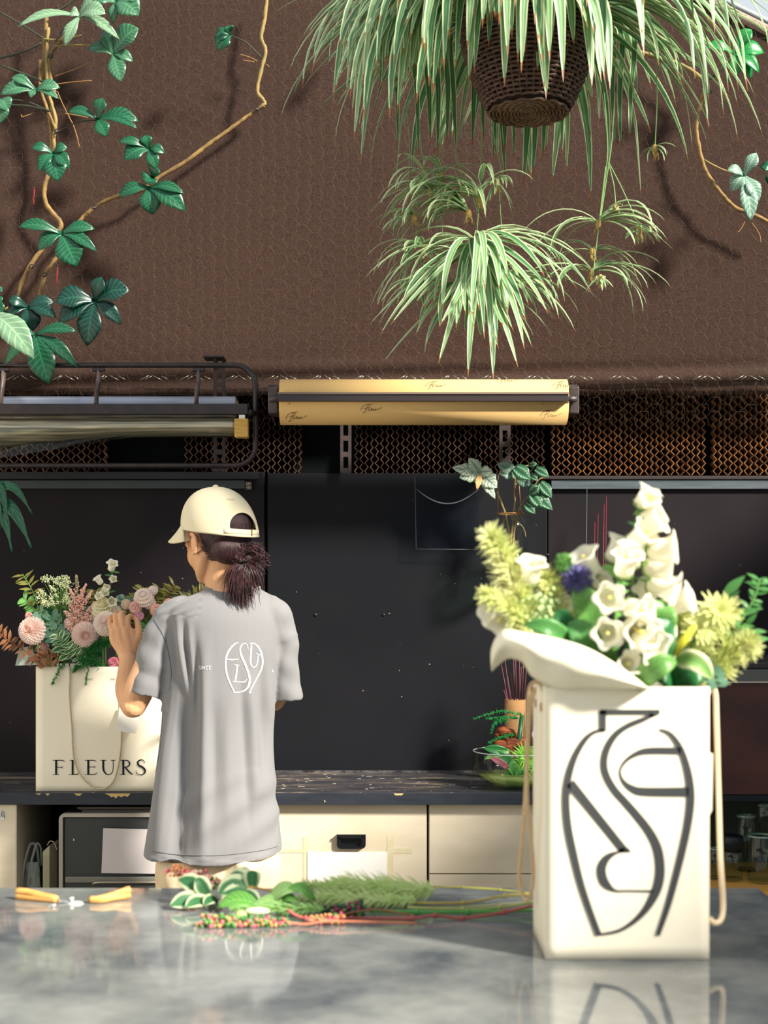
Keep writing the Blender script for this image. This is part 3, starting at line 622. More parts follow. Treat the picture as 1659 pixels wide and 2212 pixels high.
# front bag
YG = 2.0; bx0, bx1 = X(1179.5, YG), X(1531, YG); bz1 = Z(1484, YG)
fb = thing('paper_bag', 'large cream paper bag with a grey vase-shaped line emblem on the front table', 'bag', ((bx0+bx1)/2, YG+.08, ZT))
Mr = bag(fb, bx0, bx1, YG, YG+.166, ZT+.0008, bz1)
m_emb = mat('emblem_grey', (62, 64, 66), .5, .3)
def stroke(mb, pts, off=(1100, 1440), k=1/2.968, Y=YG-.0034, n=5, wk=1.0):
    c = catmull([(a, b, w_) for a, b, w_ in pts], n) if len(pts) > 2 else pts; N = len(c); v = []; f = []
    for i, (x, y, w_) in enumerate(c):
        a = c[max(0, i-1)]; b = c[min(N-1, i+1)]; dx, dy = b[0]-a[0], b[1]-a[1]; l = sqrt(dx*dx+dy*dy) or 1; w2 = w_*wk/2
        for sg in (-1, 1): v.append(P(off[0]+(x-dy/l*sg*w2)*k, off[1]+(y+dx/l*sg*w2)*k, Y))
    for i in range(N-1): f.append((2*i, 2*i+1, 2*i+3, 2*i+2))
    return mb.add(v, f)
mb = MB()
stroke(mb, [(578, 291, 32), (900, 291, 32)]); mb.add([P(1100+x/2.968, 1440+y/2.968, YG-.0034) for x, y in ((898, 275), (966, 275), (966, 306), (898, 331))], [(0, 1, 2, 3)])
stroke(mb, [(925, 308, 24), (860, 338, 32), (760, 380, 36), (680, 440, 40), (625, 530, 44), (607, 620, 46), (622, 700, 48), (672, 790, 50), (742, 870, 52), (820, 960, 55), (900, 1065, 58), (950, 1170, 62), (967, 1290, 62), (957, 1390, 62), (925, 1475, 56), (865, 1570, 40), (780, 1650, 28), (690, 1697, 20), (570, 1718, 12)])
stroke(mb, [(600, 280, 44), (600, 416, 44)])
stroke(mb, [(610, 408, 14), (550, 418, 24), (490, 465, 32), (425, 570, 38), (384, 690, 44), (366, 800, 47), (366, 920, 48), (380, 1050, 50), (411, 1200, 50), (452, 1370, 46), (503, 1530, 42), (574, 1722, 38)])
stroke(mb, [(390, 745, 60), (560, 960, 58), (735, 1180, 56)]); mb.add([P(1100+x/2.968, 1440+y/2.968, YG-.0034) for x, y in ((695, 1192), (709, 1165), (760, 1160), (780, 1182), (776, 1192))], [(0, 1, 2, 3, 4)])
stroke(mb, [(760, 1188, 8), (700, 1190, 16), (632, 1222, 44), (594, 1280, 58), (594, 1340, 60), (620, 1395, 54), (680, 1436, 18), (760, 1438, 13), (925, 1440, 15)])
stroke(mb, [(964, 402, 14), (1030, 430, 26), (1090, 510, 38), (1132, 620, 44), (1157, 740, 50), (1163, 860, 52), (1147, 1000, 50), (1112, 1170, 48), (1062, 1370, 44), (1012, 1550, 38), (952, 1724, 28)])
stroke(mb, [(1100, 540, 44), (900, 540, 44), (815, 560, 34), (745, 608, 22), (711, 670, 14), (730, 735, 26), (790, 785, 48), (870, 803, 58), (1150, 803, 60)])
mb.build('emblem', m_emb, fb, False, label='dark grey vase-like line emblem')
for x in (bx0-.001,):
    for dy in (.045, .118):
        MB().lathe([(.003, 0), (.007, 0), (.007, .002), (.003, .002)], (x, YG+dy, Z(1533, YG)), 16, Matrix.Rotation(-pi/2, 3, 'Y')).build('eyelet', mat('eyelet', (170, 130, 80), .4, .5, metal=.5), fb)
def Q(px, py, Y): return P(px, py, Y)
def rope(pts, r, root, m=None, n=7):
    c = catmull([tuple(p) for p in pts], n); mb = MB(); mb.tube(c, r, 10); mb.build('rope_handle', m or m_rope, root)
yq = YG+.045; yq2 = YG+.118
rope([Q(1186, 1540, yq), Q(1176, 1500, yq), Q(1165, 1476, yq), Q(1150, 1476, yq), Q(1142, 1500, yq), Q(1140, 1560, yq), Q(1138, 1660, yq), Q(1139, 1740, yq), Q(1146, 1800, yq+.02), Q(1152, 1880, yq+.04), Q(1148, 1925, yq+.05), Q(1137, 1945, yq2-.01), Q(1126, 1920, yq2), Q(1122, 1880, yq2), Q(1130, 1790, yq2), Q(1136, 1700, yq2), Q(1143, 1560, yq2), Q(1152, 1500, yq2), Q(1162, 1484, yq2), Q(1170, 1500, yq2), Q(1174, 1530, yq2)], .0030, fb)
rope([Q(1528, 1500, yq2), Q(1535, 1484, yq2), Q(1545, 1496, yq2), Q(1548, 1560, yq2), Q(1552, 1700, yq2), Q(1556, 1850, yq), Q(1562, 1950, yq), Q(1558, 1985, yq-.01), Q(1546, 1994, yq-.02), Q(1538, 1990, yq-.02), Q(1533, 1984, yq-.02)], .0040, fb, mat('rope_pale', (232, 210, 178), .8))
MB().add([P(1533, 1626, YG+.05), P(1540, 1628, YG+.05), P(1538, 1750, YG+.05), P(1533, 1760, YG+.05)], [(0, 1, 2, 3)]).build('bag_tab', m_bag, fb, False, solid=.0015)
# rear bag
YQ = 4.022; rx_0, rx_1 = X(78, YQ), X(352, YQ); rz1 = Z(1440, YQ)
rb = thing('paper_bag', 'cream paper bag printed FLEURS, full of pink flowers, on the worktop', 'bag', ((rx_0+rx_1)/2, YQ+.08, ZW))
bag(rb, rx_0, rx_1, YQ, YQ+.19, ZW+.001, rz1, wave=.006)
m_txt = mat('text_black', (22, 26, 34), .6, .2); k_ = 1/4.1475
mb = MB(); st = lambda p: stroke(mb, p, (0, 1420), k_, YQ-.0042, 4)
def serif(x, y, w_=34): st([(x-w_/2, y, 5), (x+w_/2, y, 5)])
T_, B_ = 922, 1050
st([(502, T_, 17), (502, B_, 17)]); serif(490, T_, 40); serif(500, B_, 56); st([(502, T_+1, 6), (560, T_+1, 6), (576, T_+16, 4)]); st([(502, 985, 6), (556, 985, 6)]); st([(556, 976, 5), (556, 994, 5)])           # F
st([(650, T_, 17), (650, B_, 17)]); serif(650, T_, 50); serif(640, B_, 50); st([(650, B_-2, 7), (690, B_-2, 8), (708, 1032, 4)])                                    # L
st([(790, T_, 17), (790, B_, 17)]); serif(782, T_, 44); serif(782, B_, 44); st([(790, T_+1, 6), (845, T_+1, 6), (862, T_+14, 4)]); st([(790, 982, 6), (846, 982, 6)]); st([(846, 972, 5), (846, 992, 5)]); st([(790, B_-2, 7), (850, B_-2, 7), (868, 1030, 4)])  # E
st([(925, T_, 17), (925, 1000, 16), (945, 1040, 11), (972, 1051, 7), (1000, 1036, 6), (1012, 1000, 6), (1013, T_, 6)]); serif(925, T_, 50); serif(1013, T_, 40)       # U
st([(1104, T_, 17), (1104, B_, 17)]); serif(1095, T_, 40); serif(1098, B_, 54); st([(1104, T_, 6), (1140, T_+2, 8), (1160, 945, 13), (1150, 975, 10), (1106, 986, 6)]); st([(1122, 985, 12), (1160, 1030, 13), (1190, 1050, 7)])  # R
st([(1298, 948, 5), (1285, 925, 7), (1262, 918, 9), (1236, 936, 15), (1244, 968, 17), (1276, 984, 17), (1300, 1014, 17), (1288, 1044, 10), (1258, 1052, 7), (1226, 1042, 7), (1218, 1014, 4)])  # S
mb.build('print', m_txt, rb, False, label='black serif word FLEURS')
mg = mat('text_grey', (120, 112, 100), .6)
text('SINCE', P(192, 1469, YQ-.0045), .0085, mg, rb); text('1990', P(243, 1469, YQ-.0045), .0085, mg, rb)
q = [P(150, 1444, YQ+.004), P(150, 1441, YQ-.004), P(151, 1470, YQ-.007), P(150, 1500, YQ-.008), P(155, 1570, YQ-.008), P(160, 1640, YQ-.009), P(180, 1682, YQ-.01), P(215, 1705, YQ-.01), P(243, 1690, YQ-.01), P(256, 1650, YQ-.009), P(262, 1600, YQ-.009), P(262, 1520, YQ-.007), P(262, 1441, YQ-.004), P(262, 1445, YQ+.004)]
MB().tube(catmull([tuple(p) for p in q], 6), .0024, 8).build('rope_handle', mat('rope_beige', (206, 190, 160), .8, .1, c2=(190, 172, 142), ns=200), rb)
tag(MB().add([P(258, 1528, YQ-.012), P(310, 1524, YQ-.006), P(293, 1585, YQ-.024), P(251, 1579, YQ-.034)], [(0, 1, 2, 3)]).build('card', mat('white_card', (244, 240, 230), .6), None, False, solid=.0008), 'white card leaning on the front of the FLEURS bag by the elbow', 'card')
# ================= SPIDER PLANT =================
YP = 3.32
m_sp = uvmat('spider_leaf', [(0, (176, 202, 150)), (.14, (138, 176, 124)), (.5, (108, 154, 106)), (.68, (124, 168, 114)), (.76, (232, 238, 192)), (1, (240, 243, 206))], tip=(160, 104, 60), trans=.3, rough=.38)
m_sp2 = uvmat('spider_leaf_dark', [(0, (130, 166, 116)), (.12, (82, 134, 86)), (.66, (64, 118, 76)), (.76, (214, 226, 178)), (1, (226, 234, 190))], tip=(160, 104, 60), trans=.3, rough=.38)
m_run = mat('runner_green', (120, 158, 96), .5, .3)
def arch(o, az, el, L, droop, w, mb, seg=11, m=0, curl=0, wob=0, grav=1.0, na=2, fold=.18):
    """one arching blade from o: azimuth, start elevation, length; bends towards the ground"""
    p = V(o); pts = [p.copy()]; e = el; a = az
    for i in range(seg):
        t = (i+.5)/seg; e2 = e-droop*(t**.9); e2 = max(e2, -1.44)
        d = V((cos(e2)*cos(a), cos(e2)*sin(a), sin(e2))); p = p+d*(L/seg); a += curl*1.5/seg; pts.append(p.copy())
    wd = [w*min(1, .35+2.6*t)*(1-t**3.0)**.9+.0004 for t in [i/seg for i in range(seg+1)]]
    mb.ribbon(pts, wd, lambda i: V((-sin(0)*0, 0, 1))+V((cos(az), sin(az), 0))*.6+V((0, -.35, 0)), m, fold, na); return pts
rs = random.Random(21)
bk = P(1142, 60, YP); s_ = s4(YP)
basket = thing('hanging_basket', 'round dark woven wicker basket hanging from above, full of spider plant', 'basket', P(1142, 276, YP))
# profile of the basket from below: px radii
prof = [(0, 240), (45, 240), (82, 238), (88, 226), (104, 200), (126, 150), (140, 100), (150, 50), (153, 20)]
prof = [(6, 243), (40, 243), (80, 242), (92, 228), (108, 196), (128, 146), (142, 96), (151, 46), (154, 18)]
def bz(py): return CH+(HZ-py)*s_
pc = catmull([(r*s_, bz(y)) for r, y in prof], 6)
c0 = V((X(1142, YP), YP, 0))
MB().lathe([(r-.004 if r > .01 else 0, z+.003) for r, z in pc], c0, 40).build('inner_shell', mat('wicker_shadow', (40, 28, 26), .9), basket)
mw = mat('dark_wicker', (104, 76, 66), .55, .35, c2=(70, 50, 46), ns=60)
mb = MB(); zt_, zb0 = bz(16), bz(232); rows = 27
def rad_at(z):
    for (r0, z0), (r1, z1) in zip(pc, pc[1:]):
        if z0 <= z <= z1: return r0+(r1-r0)*(z-z0)/max(1e-6, z1-z0)
    return pc[-1][0] if z > pc[-1][1] else pc[3][0]
for j in range(rows):
    z = zb0+(zt_-zb0)*j/(rows-1); r = rad_at(z); n = 96
    mb.tube([c0+V(((r+.0022*(1 if (k//2+j) % 2 else -1))*cos(2*pi*k/n), (r+.0022*(1 if (k//2+j) % 2 else -1))*sin(2*pi*k/n), z)) for k in range(n)], .0040, 6, closed=True)
mb.build('woven_strands', mw, basket, kind='stuff')
mb = MB()
for k in range(44):
    a = 2*pi*k/44; mb.tube([c0+V((rad_at(z)*cos(a), rad_at(z)*sin(a), z)) for z in [zb0+(zt_-zb0)*q/8 for q in range(9)]], .0026, 5)
mb.build('wicker_stakes', mw, basket, kind='stuff')
mb = MB()
for j in range(11):
    r = (8+j*7.6)*s_; n = 60; mb.tube([c0+V((r*cos(2*pi*k/n), r*sin(2*pi*k/n), bz(243)-.001+.0015*(1 if (k//2+j) % 2 else -1))) for k in range(n)], .0036, 6, closed=True)
mb.build('woven_base', mat('wicker_base', (112, 84, 62), .6, .3, c2=(80, 58, 48), ns=60), basket, kind='stuff')
MB().tube([c0+V((154*s_*cos(2*pi*k/60), 154*s_*sin(2*pi*k/60), bz(16))) for k in range(60)], .008, 10, closed=True).build('rim', mw, basket)
for a in (.4, 2.5, 4.6): MB().tube([c0+V((154*s_*cos(a), 154*s_*sin(a), bz(16))), c0+V((0, 0, bz(-560)))], .0022, 6).build('hanging_wire', m_dark, basket)
MB().lathe([(0, bz(22)), (148*s_, bz(22))], c0, 30).build('soil', mat('soil', (52, 40, 32), .95, .1, bump=1, bs=80), basket)
plant = thing('spider_plant', 'huge green and cream striped spider plant spilling over the wicker basket', 'plant', V((c0.x, c0.y, bz(20))))
vari = []
nleaf = 0
def crownleaf(az, el, L, droop, w, mm, r0=.06, curl=0, dz=0):
    global nleaf
    mb = MB(); o = V((c0.x+r0*cos(az), c0.y+r0*sin(az), bz(18)+.01+dz)); arch(o, az, el, L, droop, w, mb, 12, 0, curl); mb.build('leaf', mm, plant); nleaf += 1
for i in range(235):
    az = rs.uniform(0, 2*pi); sx_ = cos(az); front = -sin(az)
    el = rs.uniform(.15, 1.25); L = rs.uniform(.36, .60); dr = el+rs.uniform(.95, 1.9)
    if abs(sx_) > .6: L *= rs.uniform(.95, 1.12); dr = el+rs.uniform(.7, 1.6)
    if front > .35 and -0.15 < sx_ < .75: 
        if rs.random() < .45: continue
        L *= .72; el = rs.uniform(.0, .7)
    if front > .2 and sx_ < -.15: L *= .95
    crownleaf(az, el, L, dr, rs.uniform(.020, .034), m_sp if rs.random() < .72 else m_sp2, rs.uniform(.03, .13), rs.uniform(-.5, .5))
for i in range(85):
    az = R_(rs.uniform(178, 272)); e0 = rs.uniform(.3, 1.2); crownleaf(az, e0, rs.uniform(.36, .50), e0+rs.uniform(1.5, 2.2), rs.uniform(.022, .036), m_sp if rs.random() < .6 else m_sp2, rs.uniform(.10, .15), rs.uniform(-.4, .4))
for i in range(48):
    az = R_(rs.uniform(195, 282)); e0 = rs.uniform(-.1, .6); crownleaf(az, e0, rs.uniform(.42, .60), e0+rs.uniform(1.4, 2.0), rs.uniform(.022, .034), m_sp if rs.random() < .55 else m_sp2, rs.uniform(.12, .16), rs.uniform(-.4, .4))
for i in range(16):
    az = R_(rs.uniform(318, 372)); e0 = rs.uniform(.3, 1.0); crownleaf(az, e0, rs.uniform(.42, .56), e0+rs.uniform(1.3, 2.0), rs.uniform(.024, .036), m_sp if rs.random() < .6 else m_sp2, rs.uniform(.10, .15), rs.uniform(-.3, .3))
# specific long blades read from the photograph: (azimuth deg, elevation, length, droop, width)
for a, el, L, dr, w_ in ((182, .55, .56, 1.2, .013), (186, .3, .55, 1.4, .014), (178, .1, .55, 1.6, .014), (2, .5, .56, 1.3, .013), (352, .25, .55, 1.5, .014), (8, .15, .52, 1.9, .015), (318, .9, .55, 2.7, .038), (300, .7, .50, 2.9, .030), (255, .7, .42, 3.0, .024), (235, .8, .42, 3.0, .022), (330, .5, .54, 2.6, .024), (262, .5, .34, 3.0, .026), (345, .9, .62, 2.4, .03), (40, .2, .58, 2.2, .02), (140, .2, .58, 2.2, .02)):
    crownleaf(R_(a), el, L, dr, w_, m_sp, .13 if a > 230 and a < 340 else .10)
# blades hanging behind and below the basket
for px, y1, w_, dx in ((1130, 405, 30, -14), (1150, 385, 26, -10), (1172, 345, 22, -6), (1090, 330, 26, 0), (1092, 400, 20, 12), (1110, 352, 14, 0), (1070, 330, 16, 2), (905, 342, 16, 4), (945, 330, 18, -2), (985, 325, 16, 5), (860, 318, 14, 2), (1340, 320, 16, 2), (1360, 300, 14, -2), (1328, 318, 14, 6), (1020, 315, 18, -4), (1045, 300, 16, 3), (930, 300, 18, 3), (965, 310, 16, -3)):
    mb = MB(); top = P(px-dx*1.5, 60, YP+.19); mid = P(px-dx, 200, YP+.22); end = P(px, y1, YP+.20)
    c = catmull([tuple(V((c0.x, c0.y+.1, bz(10)))), tuple(P((px+1142)/2, 5, YP+.13)), tuple(top), tuple(mid), tuple(end)], 4); n = len(c)
    mb.ribbon(c, [w_*s_*min(1, .3+1.6*i/n)*(1-(i/(n-1))**5)+.0005 for i in range(n)], (0, -1, .2), 0, .15); mb.build('leaf', m_sp2, plant)
# ---- runners and plantlets
def runner(pts, r=.0012):
    MB().tube(catmull([tuple(p) for p in pts], 5), r, 5).build('runner', m_run, plant)
def plantlet(px, py, Y, n, Lr, dirs, w=.010, seed=1, el=(-.2, 1.2), droop=(1.4, 2.4), mm=None):
    """small rosette: dirs = list of (azimuth deg range)"""
    r = random.Random(seed); o = P(px, py, Y); e = part_empty('plantlet', o, plant)
    mb = MB(); mb.ball(o, (.008, .008, .012), 8, 6)
    for k in range(7):
        a = r.uniform(0, 6.28); mb.tube([o, o+V((.008*cos(a), .008*sin(a), -.012)), o+V((.013*cos(a+.5), .013*sin(a+.5), -.024))], [.0016, .0014, .0006], 5)
    mb.build('root_nub', mat('root_tan', (176, 146, 92), .8, .1), e)
    for i in range(n):
        a0, a1 = dirs[i % len(dirs)]; mb = MB(); L = r.uniform(*Lr)*1.3; az = R_(r.uniform(a0, a1))
        e0 = r.uniform(*el); arch(o+V((0, 0, .004)), az, e0, L, e0+r.uniform(.75, 1.6), w*r.uniform(1.1, 1.7), mb, 9, 0, r.uniform(-.5, .5)); mb.build('leaf', mm or (m_sp if r.random() < .8 else m_sp2), e)
L_ = (150, 270); Rr = (-60, 30); ALL = (0, 360); FR = (190, 350)
for a in (((1000, 250), (985, 330), (1020, 430)), ((1040, 250), (1040, 330), (1030, 510)), ((905, 250), (912, 330), (930, 400)), ((880, 240), (885, 330), (880, 420)), ((955, 240), (950, 380), (960, 560)), ((1060, 260), (1075, 330), (1085, 380)), ((1078, 380), (1080, 440), (1084, 500))):
    runner([P(x, y, YP+.06) for x, y in a])
plantlet(1036, 432, YP+.05, 26, (.10, .20), [(120, 250), (150, 215), (100, 330)], .0085, 2, (.3, 1.4), (1.6, 2.7))
plantlet(1012, 462, YP+.04, 24, (.12, .22), [(140, 240), (160, 200)], .0085, 3, (.2, 1.3), (1.8, 2.8))
plantlet(930, 415, YP+.05, 20, (.08, .15), [(130, 250), (0, 360)], .008, 4, (.3, 1.4), (1.6, 2.6))
plantlet(955, 380, YP+.08, 14, (.08, .14), [(0, 360)], .008, 14, (.5, 1.4), (1.6, 2.6))
plantlet(895, 470, YP+.06, 12, (.06, .11), [(120, 260)], .007, 5, (.0, 1.0), (1.4, 2.2))
plantlet(915, 540, YP+.05, 18, (.07, .14), [(120, 260), (0, 360)], .0075, 6, (.0, 1.0), (1.6, 2.4))
plantlet(1026, 524, YP, 44, (.20, .32), [(190, 350), (235, 315), (250, 300)], .0145, 7, (-1.2, .3), (1.6, 2.6))
plantlet(1026, 522, YP+.01, 18, (.17, .27), [(-20, 25), (-40, 30), (150, 200)], .0110, 8, (.2, .8), (1.2, 2.2))
plantlet(1016, 560, YP+.03, 22, (.12, .24), [(150, 260), (150, 200), (180, 330)], .010, 9, (-.2, .9), (1.4, 2.4))
plantlet(960, 600, YP+.04, 16, (.08, .16), [(130, 250)], .0085, 10, (-.2, .8), (1.4, 2.2))
plantlet(905, 620, YP+.03, 12, (.05, .10), [(0, 360)], .006, 11, (-.6, .8), (1.0, 2.0))
plantlet(1085, 600, YP+.05, 20, (.10, .20), [(-60, 40), (200, 340)], .008, 12, (-.3, .8), (1.4, 2.2))
plantlet(1072, 395, YP+.02, 14, (.03, .07), [(0, 360)], .005, 13, (-1.0, 1.2), (.6, 1.4))
plantlet(1000, 620, YP+.05, 18, (.12, .22), [(180, 360)], .012, 15, (-.8, .3), (1.0, 2.0))
for a in (((1305, 200), (1312, 300), (1310, 360), (1292, 500)), ((1328, 200), (1322, 300), (1314, 360), (1296, 480)), ((1314, 352), (1326, 400), (1330, 445)), ((1314, 350), (1345, 410), (1385, 500)), ((1417, 120), (1419, 220), (1414, 330)), ((1308, 360), (1300, 430), (1280, 600))):
    runner([P(x, y, YP) for x, y in a], .0013)
plantlet(1293, 484, YP, 18, (.09, .18), [(-30, 30), (150, 210), (-50, 0)], .0095, 16, (.1, 1.2), (1.3, 2.2))
plantlet(1278, 592, YP+.02, 20, (.09, .17), [(-40, 30), (-20, 30), (150, 230)], .0085, 17, (.2, 1.2), (1.3, 2.2))
plantlet(1280, 545, YP+.01, 8, (.08, .13), [(-40, 30), (150, 200)], .007, 27, (.2, 1.2), (1.3, 2.2))
plantlet(1330, 452, YP, 8, (.015, .03), [ALL], .004, 18, (-1, 1.2), (.3, 1.0))
plantlet(1380, 500, YP, 12, (.03, .06), [ALL], .005, 19, (-.8, 1.2), (.5, 1.4))
plantlet(1297, 603, YP-.03, 12, (.02, .045), [ALL], .005, 20, (-.8, 1.2), (.5, 1.4))
plantlet(1414, 322, YP, 7, (.03, .05), [ALL], .004, 22, (-.8, 1.2), (.5, 1.4))
# ================= CLIMBING VINES =================
m_vine = mat('vine_stem', (150, 120, 74), .7, .2, c2=(112, 92, 60), ns=40, bump=.2)
m_vine2 = mat('vine_stem_green', (120, 116, 72), .6, .2, c2=(150, 124, 78), ns=30)
m_pet = mat('petiole_dark', (52, 58, 44), .5, .3)
m_root = mat('aerial_root', (142, 106, 70), .8, .1)
def leafmat(name, c, vc, c2=None, rough=.32):
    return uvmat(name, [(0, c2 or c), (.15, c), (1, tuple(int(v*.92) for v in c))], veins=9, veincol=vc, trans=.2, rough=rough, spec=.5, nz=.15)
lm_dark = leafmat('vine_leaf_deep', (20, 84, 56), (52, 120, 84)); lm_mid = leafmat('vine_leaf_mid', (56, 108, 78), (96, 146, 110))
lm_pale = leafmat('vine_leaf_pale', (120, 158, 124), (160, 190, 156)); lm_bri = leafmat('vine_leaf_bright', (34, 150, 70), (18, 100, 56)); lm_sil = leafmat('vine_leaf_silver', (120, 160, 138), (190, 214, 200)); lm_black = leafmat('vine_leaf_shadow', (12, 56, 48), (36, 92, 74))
def lobed(parent, c, lobes, Y, mm, pet=None, petY=None, dep=.03, sub=False):
    """palmate leaf: centre px and lobes (tip px, py, width px, depth offset of tip)"""
    mb = MB(); c3 = P(c[0], c[1], Y)
    for lb in lobes:
        tx, ty, w_ = lb[:3]; dy = lb[3] if len(lb) > 3 else random.Random(tx*31+ty).uniform(-dep, dep*.3)
        t3 = P(tx, ty, Y+dy); n = 9; pts = []; d = t3-c3; 
        for i in range(n+1):
            q = i/n; pts.append(c3+d*q+V((0, -.012*sin(q*pi), .10*d.length*sin(q*pi)*(1 if abs(d.x) > abs(d.z)*.6 else .2))))
        wd = [1.45*w_*s4(Y)*(.22+.78*sin(min(1, q*1.5)*pi/2)**2)*(1-max(0, (q-.45)/.55)**1.9)+.0006 for q in [i/n for i in range(n+1)]]
        mb.ribbon(pts, wd, (0, -1, .25), 0, .10, 4)
    lf = mb.build('leaf', mm, parent, solid=.0006)
    if pet:
        q = [P(pet[0], pet[1], petY or Y+.03)]+[c3+V((0, .004, 0))]; m_ = (q[0]+q[1])/2+V((0, -.01, .01)); MB().tube(catmull([tuple(q[0]), tuple(m_), tuple(q[1])], 4), .0022, 6).build('leaf_stalk', m_pet, lf)
    return lf
def stem(parent, pts, r, Y, mm=None, name='stem', ry=None):
    c = catmull([(x, y) for x, y in pts], 6); n = len(c); rr2 = random.Random(int(pts[0][0]*7+pts[0][1]))
    MB().tube([P(x+rr2.uniform(-.6, .6), y, Y+(ry*i/n if ry else 0)) for i, (x, y) in enumerate(c)], [r*(1+.15*rr2.uniform(-1, 1))*s4(Y) for _ in c], 7).build(name, mm or m_vine, parent)
def clip(parent, px, py, Y):
    mb = MB(); c = P(px, py, Y); mb.tube([c+V((.006*cos(a), -.004, .006*sin(a))) for a in [k*pi/4 for k in range(8)]], .0018, 6, closed=True)
    mb.tube([c+V((-.009, -.004, -.003)), c+V((0, -.006, -.006)), c+V((.009, -.004, .002))], .0018, 6); mb.build('wire_tie', mat('black_tie', (16, 18, 30), .4, .5), parent)
YV = 4.33
v1 = thing('climbing_vine', 'tall brown vine with deep green lobed leaves climbing the left side of the mat', 'vine', P(60, 690, YV))
stem(v1, [(100, 30), (98, 100), (95, 180), (104, 230), (112, 300), (110, 360), (97, 400), (100, 440), (130, 480), (125, 500), (90, 540), (65, 575), (48, 610), (38, 650)], 5, YV)
stem(v1, [(104, 60), (100, 140), (105, 200), (120, 260), (116, 300), (118, 340)], 4, YV-.012, m_vine2)
stem(v1, [(88, 130), (86, 180), (100, 230), (113, 262), (122, 285)], 3.4, YV-.016)
stem(v1, [(168, 45), (130, 90), (108, 120), (108, 160), (118, 200)], 4, YV-.01)
for q in ([(0, 26), (50, 55), (92, 82)], [(0, 140), (40, 155), (90, 175)], [(18, 227), (60, 229), (108, 240)], [(115, 30), (160, 0), (176, -12)], [(0, 126), (50, 112), (90, 92)]): stem(v1, q, 2.2, YV-.02, m_pet, 'leaf_stalk')
stem(v1, [(92, 84), (135, 86), (176, 76)], 2, YV-.02, m_vine2, 'leaf_stalk'); stem(v1, [(118, 100), (160, 97), (212, 99)], 2, YV-.02, m_vine2, 'leaf_stalk')
for q in ([(118, 165), (160, 150), (195, 134)], [(118, 183), (150, 178), (198, 174)], [(124, 198), (140, 235), (160, 275), (172, 318)], [(75, 243), (50, 252), (46, 248)], [(140, 245), (170, 250), (190, 254)]): stem(v1, q, 1.2, YV-.008, m_root, 'aerial_root')
clip(v1, 110, 122, YV-.02); clip(v1, 124, 284, YV-.025); clip(v1, 69, 576, YV-.01)
Yl = 4.24
lobed(v1, (172, 35), [(228, 30, 32, -.04), (140, 100, 22), (38, 58, 16), (232, -8, 34), (150, 30, 20), (258, 85, 18)], Yl, lm_pale, (120, 90))
lobed(v1, (250, 5), [(300, 34, 46), (244, 52, 18), (310, -10, 36), (200, 0, 30)], Yl, lm_mid)
lobed(v1, (245, 118), [(300, 62, 40), (224, 66, 22), (190, 106, 22), (288, 134, 20), (262, 178, 30)], Yl+.06, lm_mid)
lobed(v1, (78, 196), [(24, 168, 18), (0, 205, 26), (66, 212, 12), (130, 190, 22), (128, 214, 14)], Yl, lm_mid, (104, 215))
lobed(v1, (2, 215), [(18, 240, 30), (0, 268, 34), (-20, 230, 30)], Yl-.02, lm_mid, (108, 240))
lobed(v1, (212, 258), [(146, 242, 18), (222, 212, 24), (300, 262, 28), (230, 296, 26), (298, 278, 16)], Yl, lm_dark, (116, 291))
lobed(v1, (116, 332), [(68, 320, 18), (84, 372, 22), (126, 393, 38), (150, 364, 24), (146, 320, 18)], Yl, lm_dark)
lobed(v1, (133, 505), [(40, 490, 22), (82, 542, 28), (166, 576, 48), (210, 544, 20), (205, 495, 22)], Yl, lm_dark)
for x0_, y0_, y1_ in ((74, 405, 442), (124, 578, 616)): stem(v1, [(x0_, y0_), (x0_-1, (y0_+y1_)/2), (x0_-2, y1_)], 1.6, YV-.02, mat('red_thread', (140, 40, 40), .6), 'red_sheath')
v2 = thing('climbing_vine', 'thin vine running diagonally from top centre down to the left under the brown mat', 'vine', P(85, 650, YV))
stem(v2, [(578, -20), (572, 40), (564, 80), (574, 110), (566, 145), (556, 195), (570, 218), (572, 228)], 4.2, YV, m_vine2)
stem(v2, [(570, 226), (520, 262), (470, 298), (450, 312), (400, 350), (345, 382), (330, 396), (300, 412), (250, 425), (215, 440), (190, 460), (160, 490), (140, 515), (130, 545), (105, 580), (92, 610), (84, 650)], 4.4, YV)
stem(v2, [(572, 228), (552, 236)], 3, YV-.01)
for q in ([(519, 118), (540, 124), (556, 132)], [(575, 138), (582, 145)], [(525, 130), (550, 134)]): stem(v2, q, 1.2, YV-.008, m_root, 'aerial_root')
clip(v2, 556, 236, YV-.02); clip(v2, 204, 448, YV-.02); clip(v2, 97, 594, YV-.01)
lobed(v2, (498, 76), [(470, 110, 30), (466, 84, 24), (492, 56, 18)], Yl, lm_dark, (566, 126))
lobed(v2, (322, 322), [(256, 307, 16), (268, 346, 34), (314, 292, 20), (356, 332, 18), (338, 366, 22)], Yl, lm_dark)
lobed(v2, (330, 384), [(340, 360, 26), (310, 392, 24), (322, 400, 26)], Yl+.01, lm_dark)
lobed(v2, (322, 406), [(256, 426, 24), (330, 464, 38), (398, 418, 18), (400, 456, 38)], Yl, lm_dark)
v3 = thing('climbing_vine', 'dense dark green foliage at the left edge above the tube rack', 'vine', P(20, 760, YV))
stem(v3, [(-20, 690), (20, 664), (60, 662)], 3, Yl+.02); stem(v3, [(84, 650), (60, 680), (10, 696), (-20, 700)], 3, Yl+.02)
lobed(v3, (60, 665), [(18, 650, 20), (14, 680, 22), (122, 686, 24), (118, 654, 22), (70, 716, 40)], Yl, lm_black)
lobed(v3, (205, 650), [(220, 598, 26), (280, 628, 40), (262, 702, 26), (188, 748, 42), (126, 700, 34), (120, 654, 40)], Yl-.02, lm_black, (130, 690))
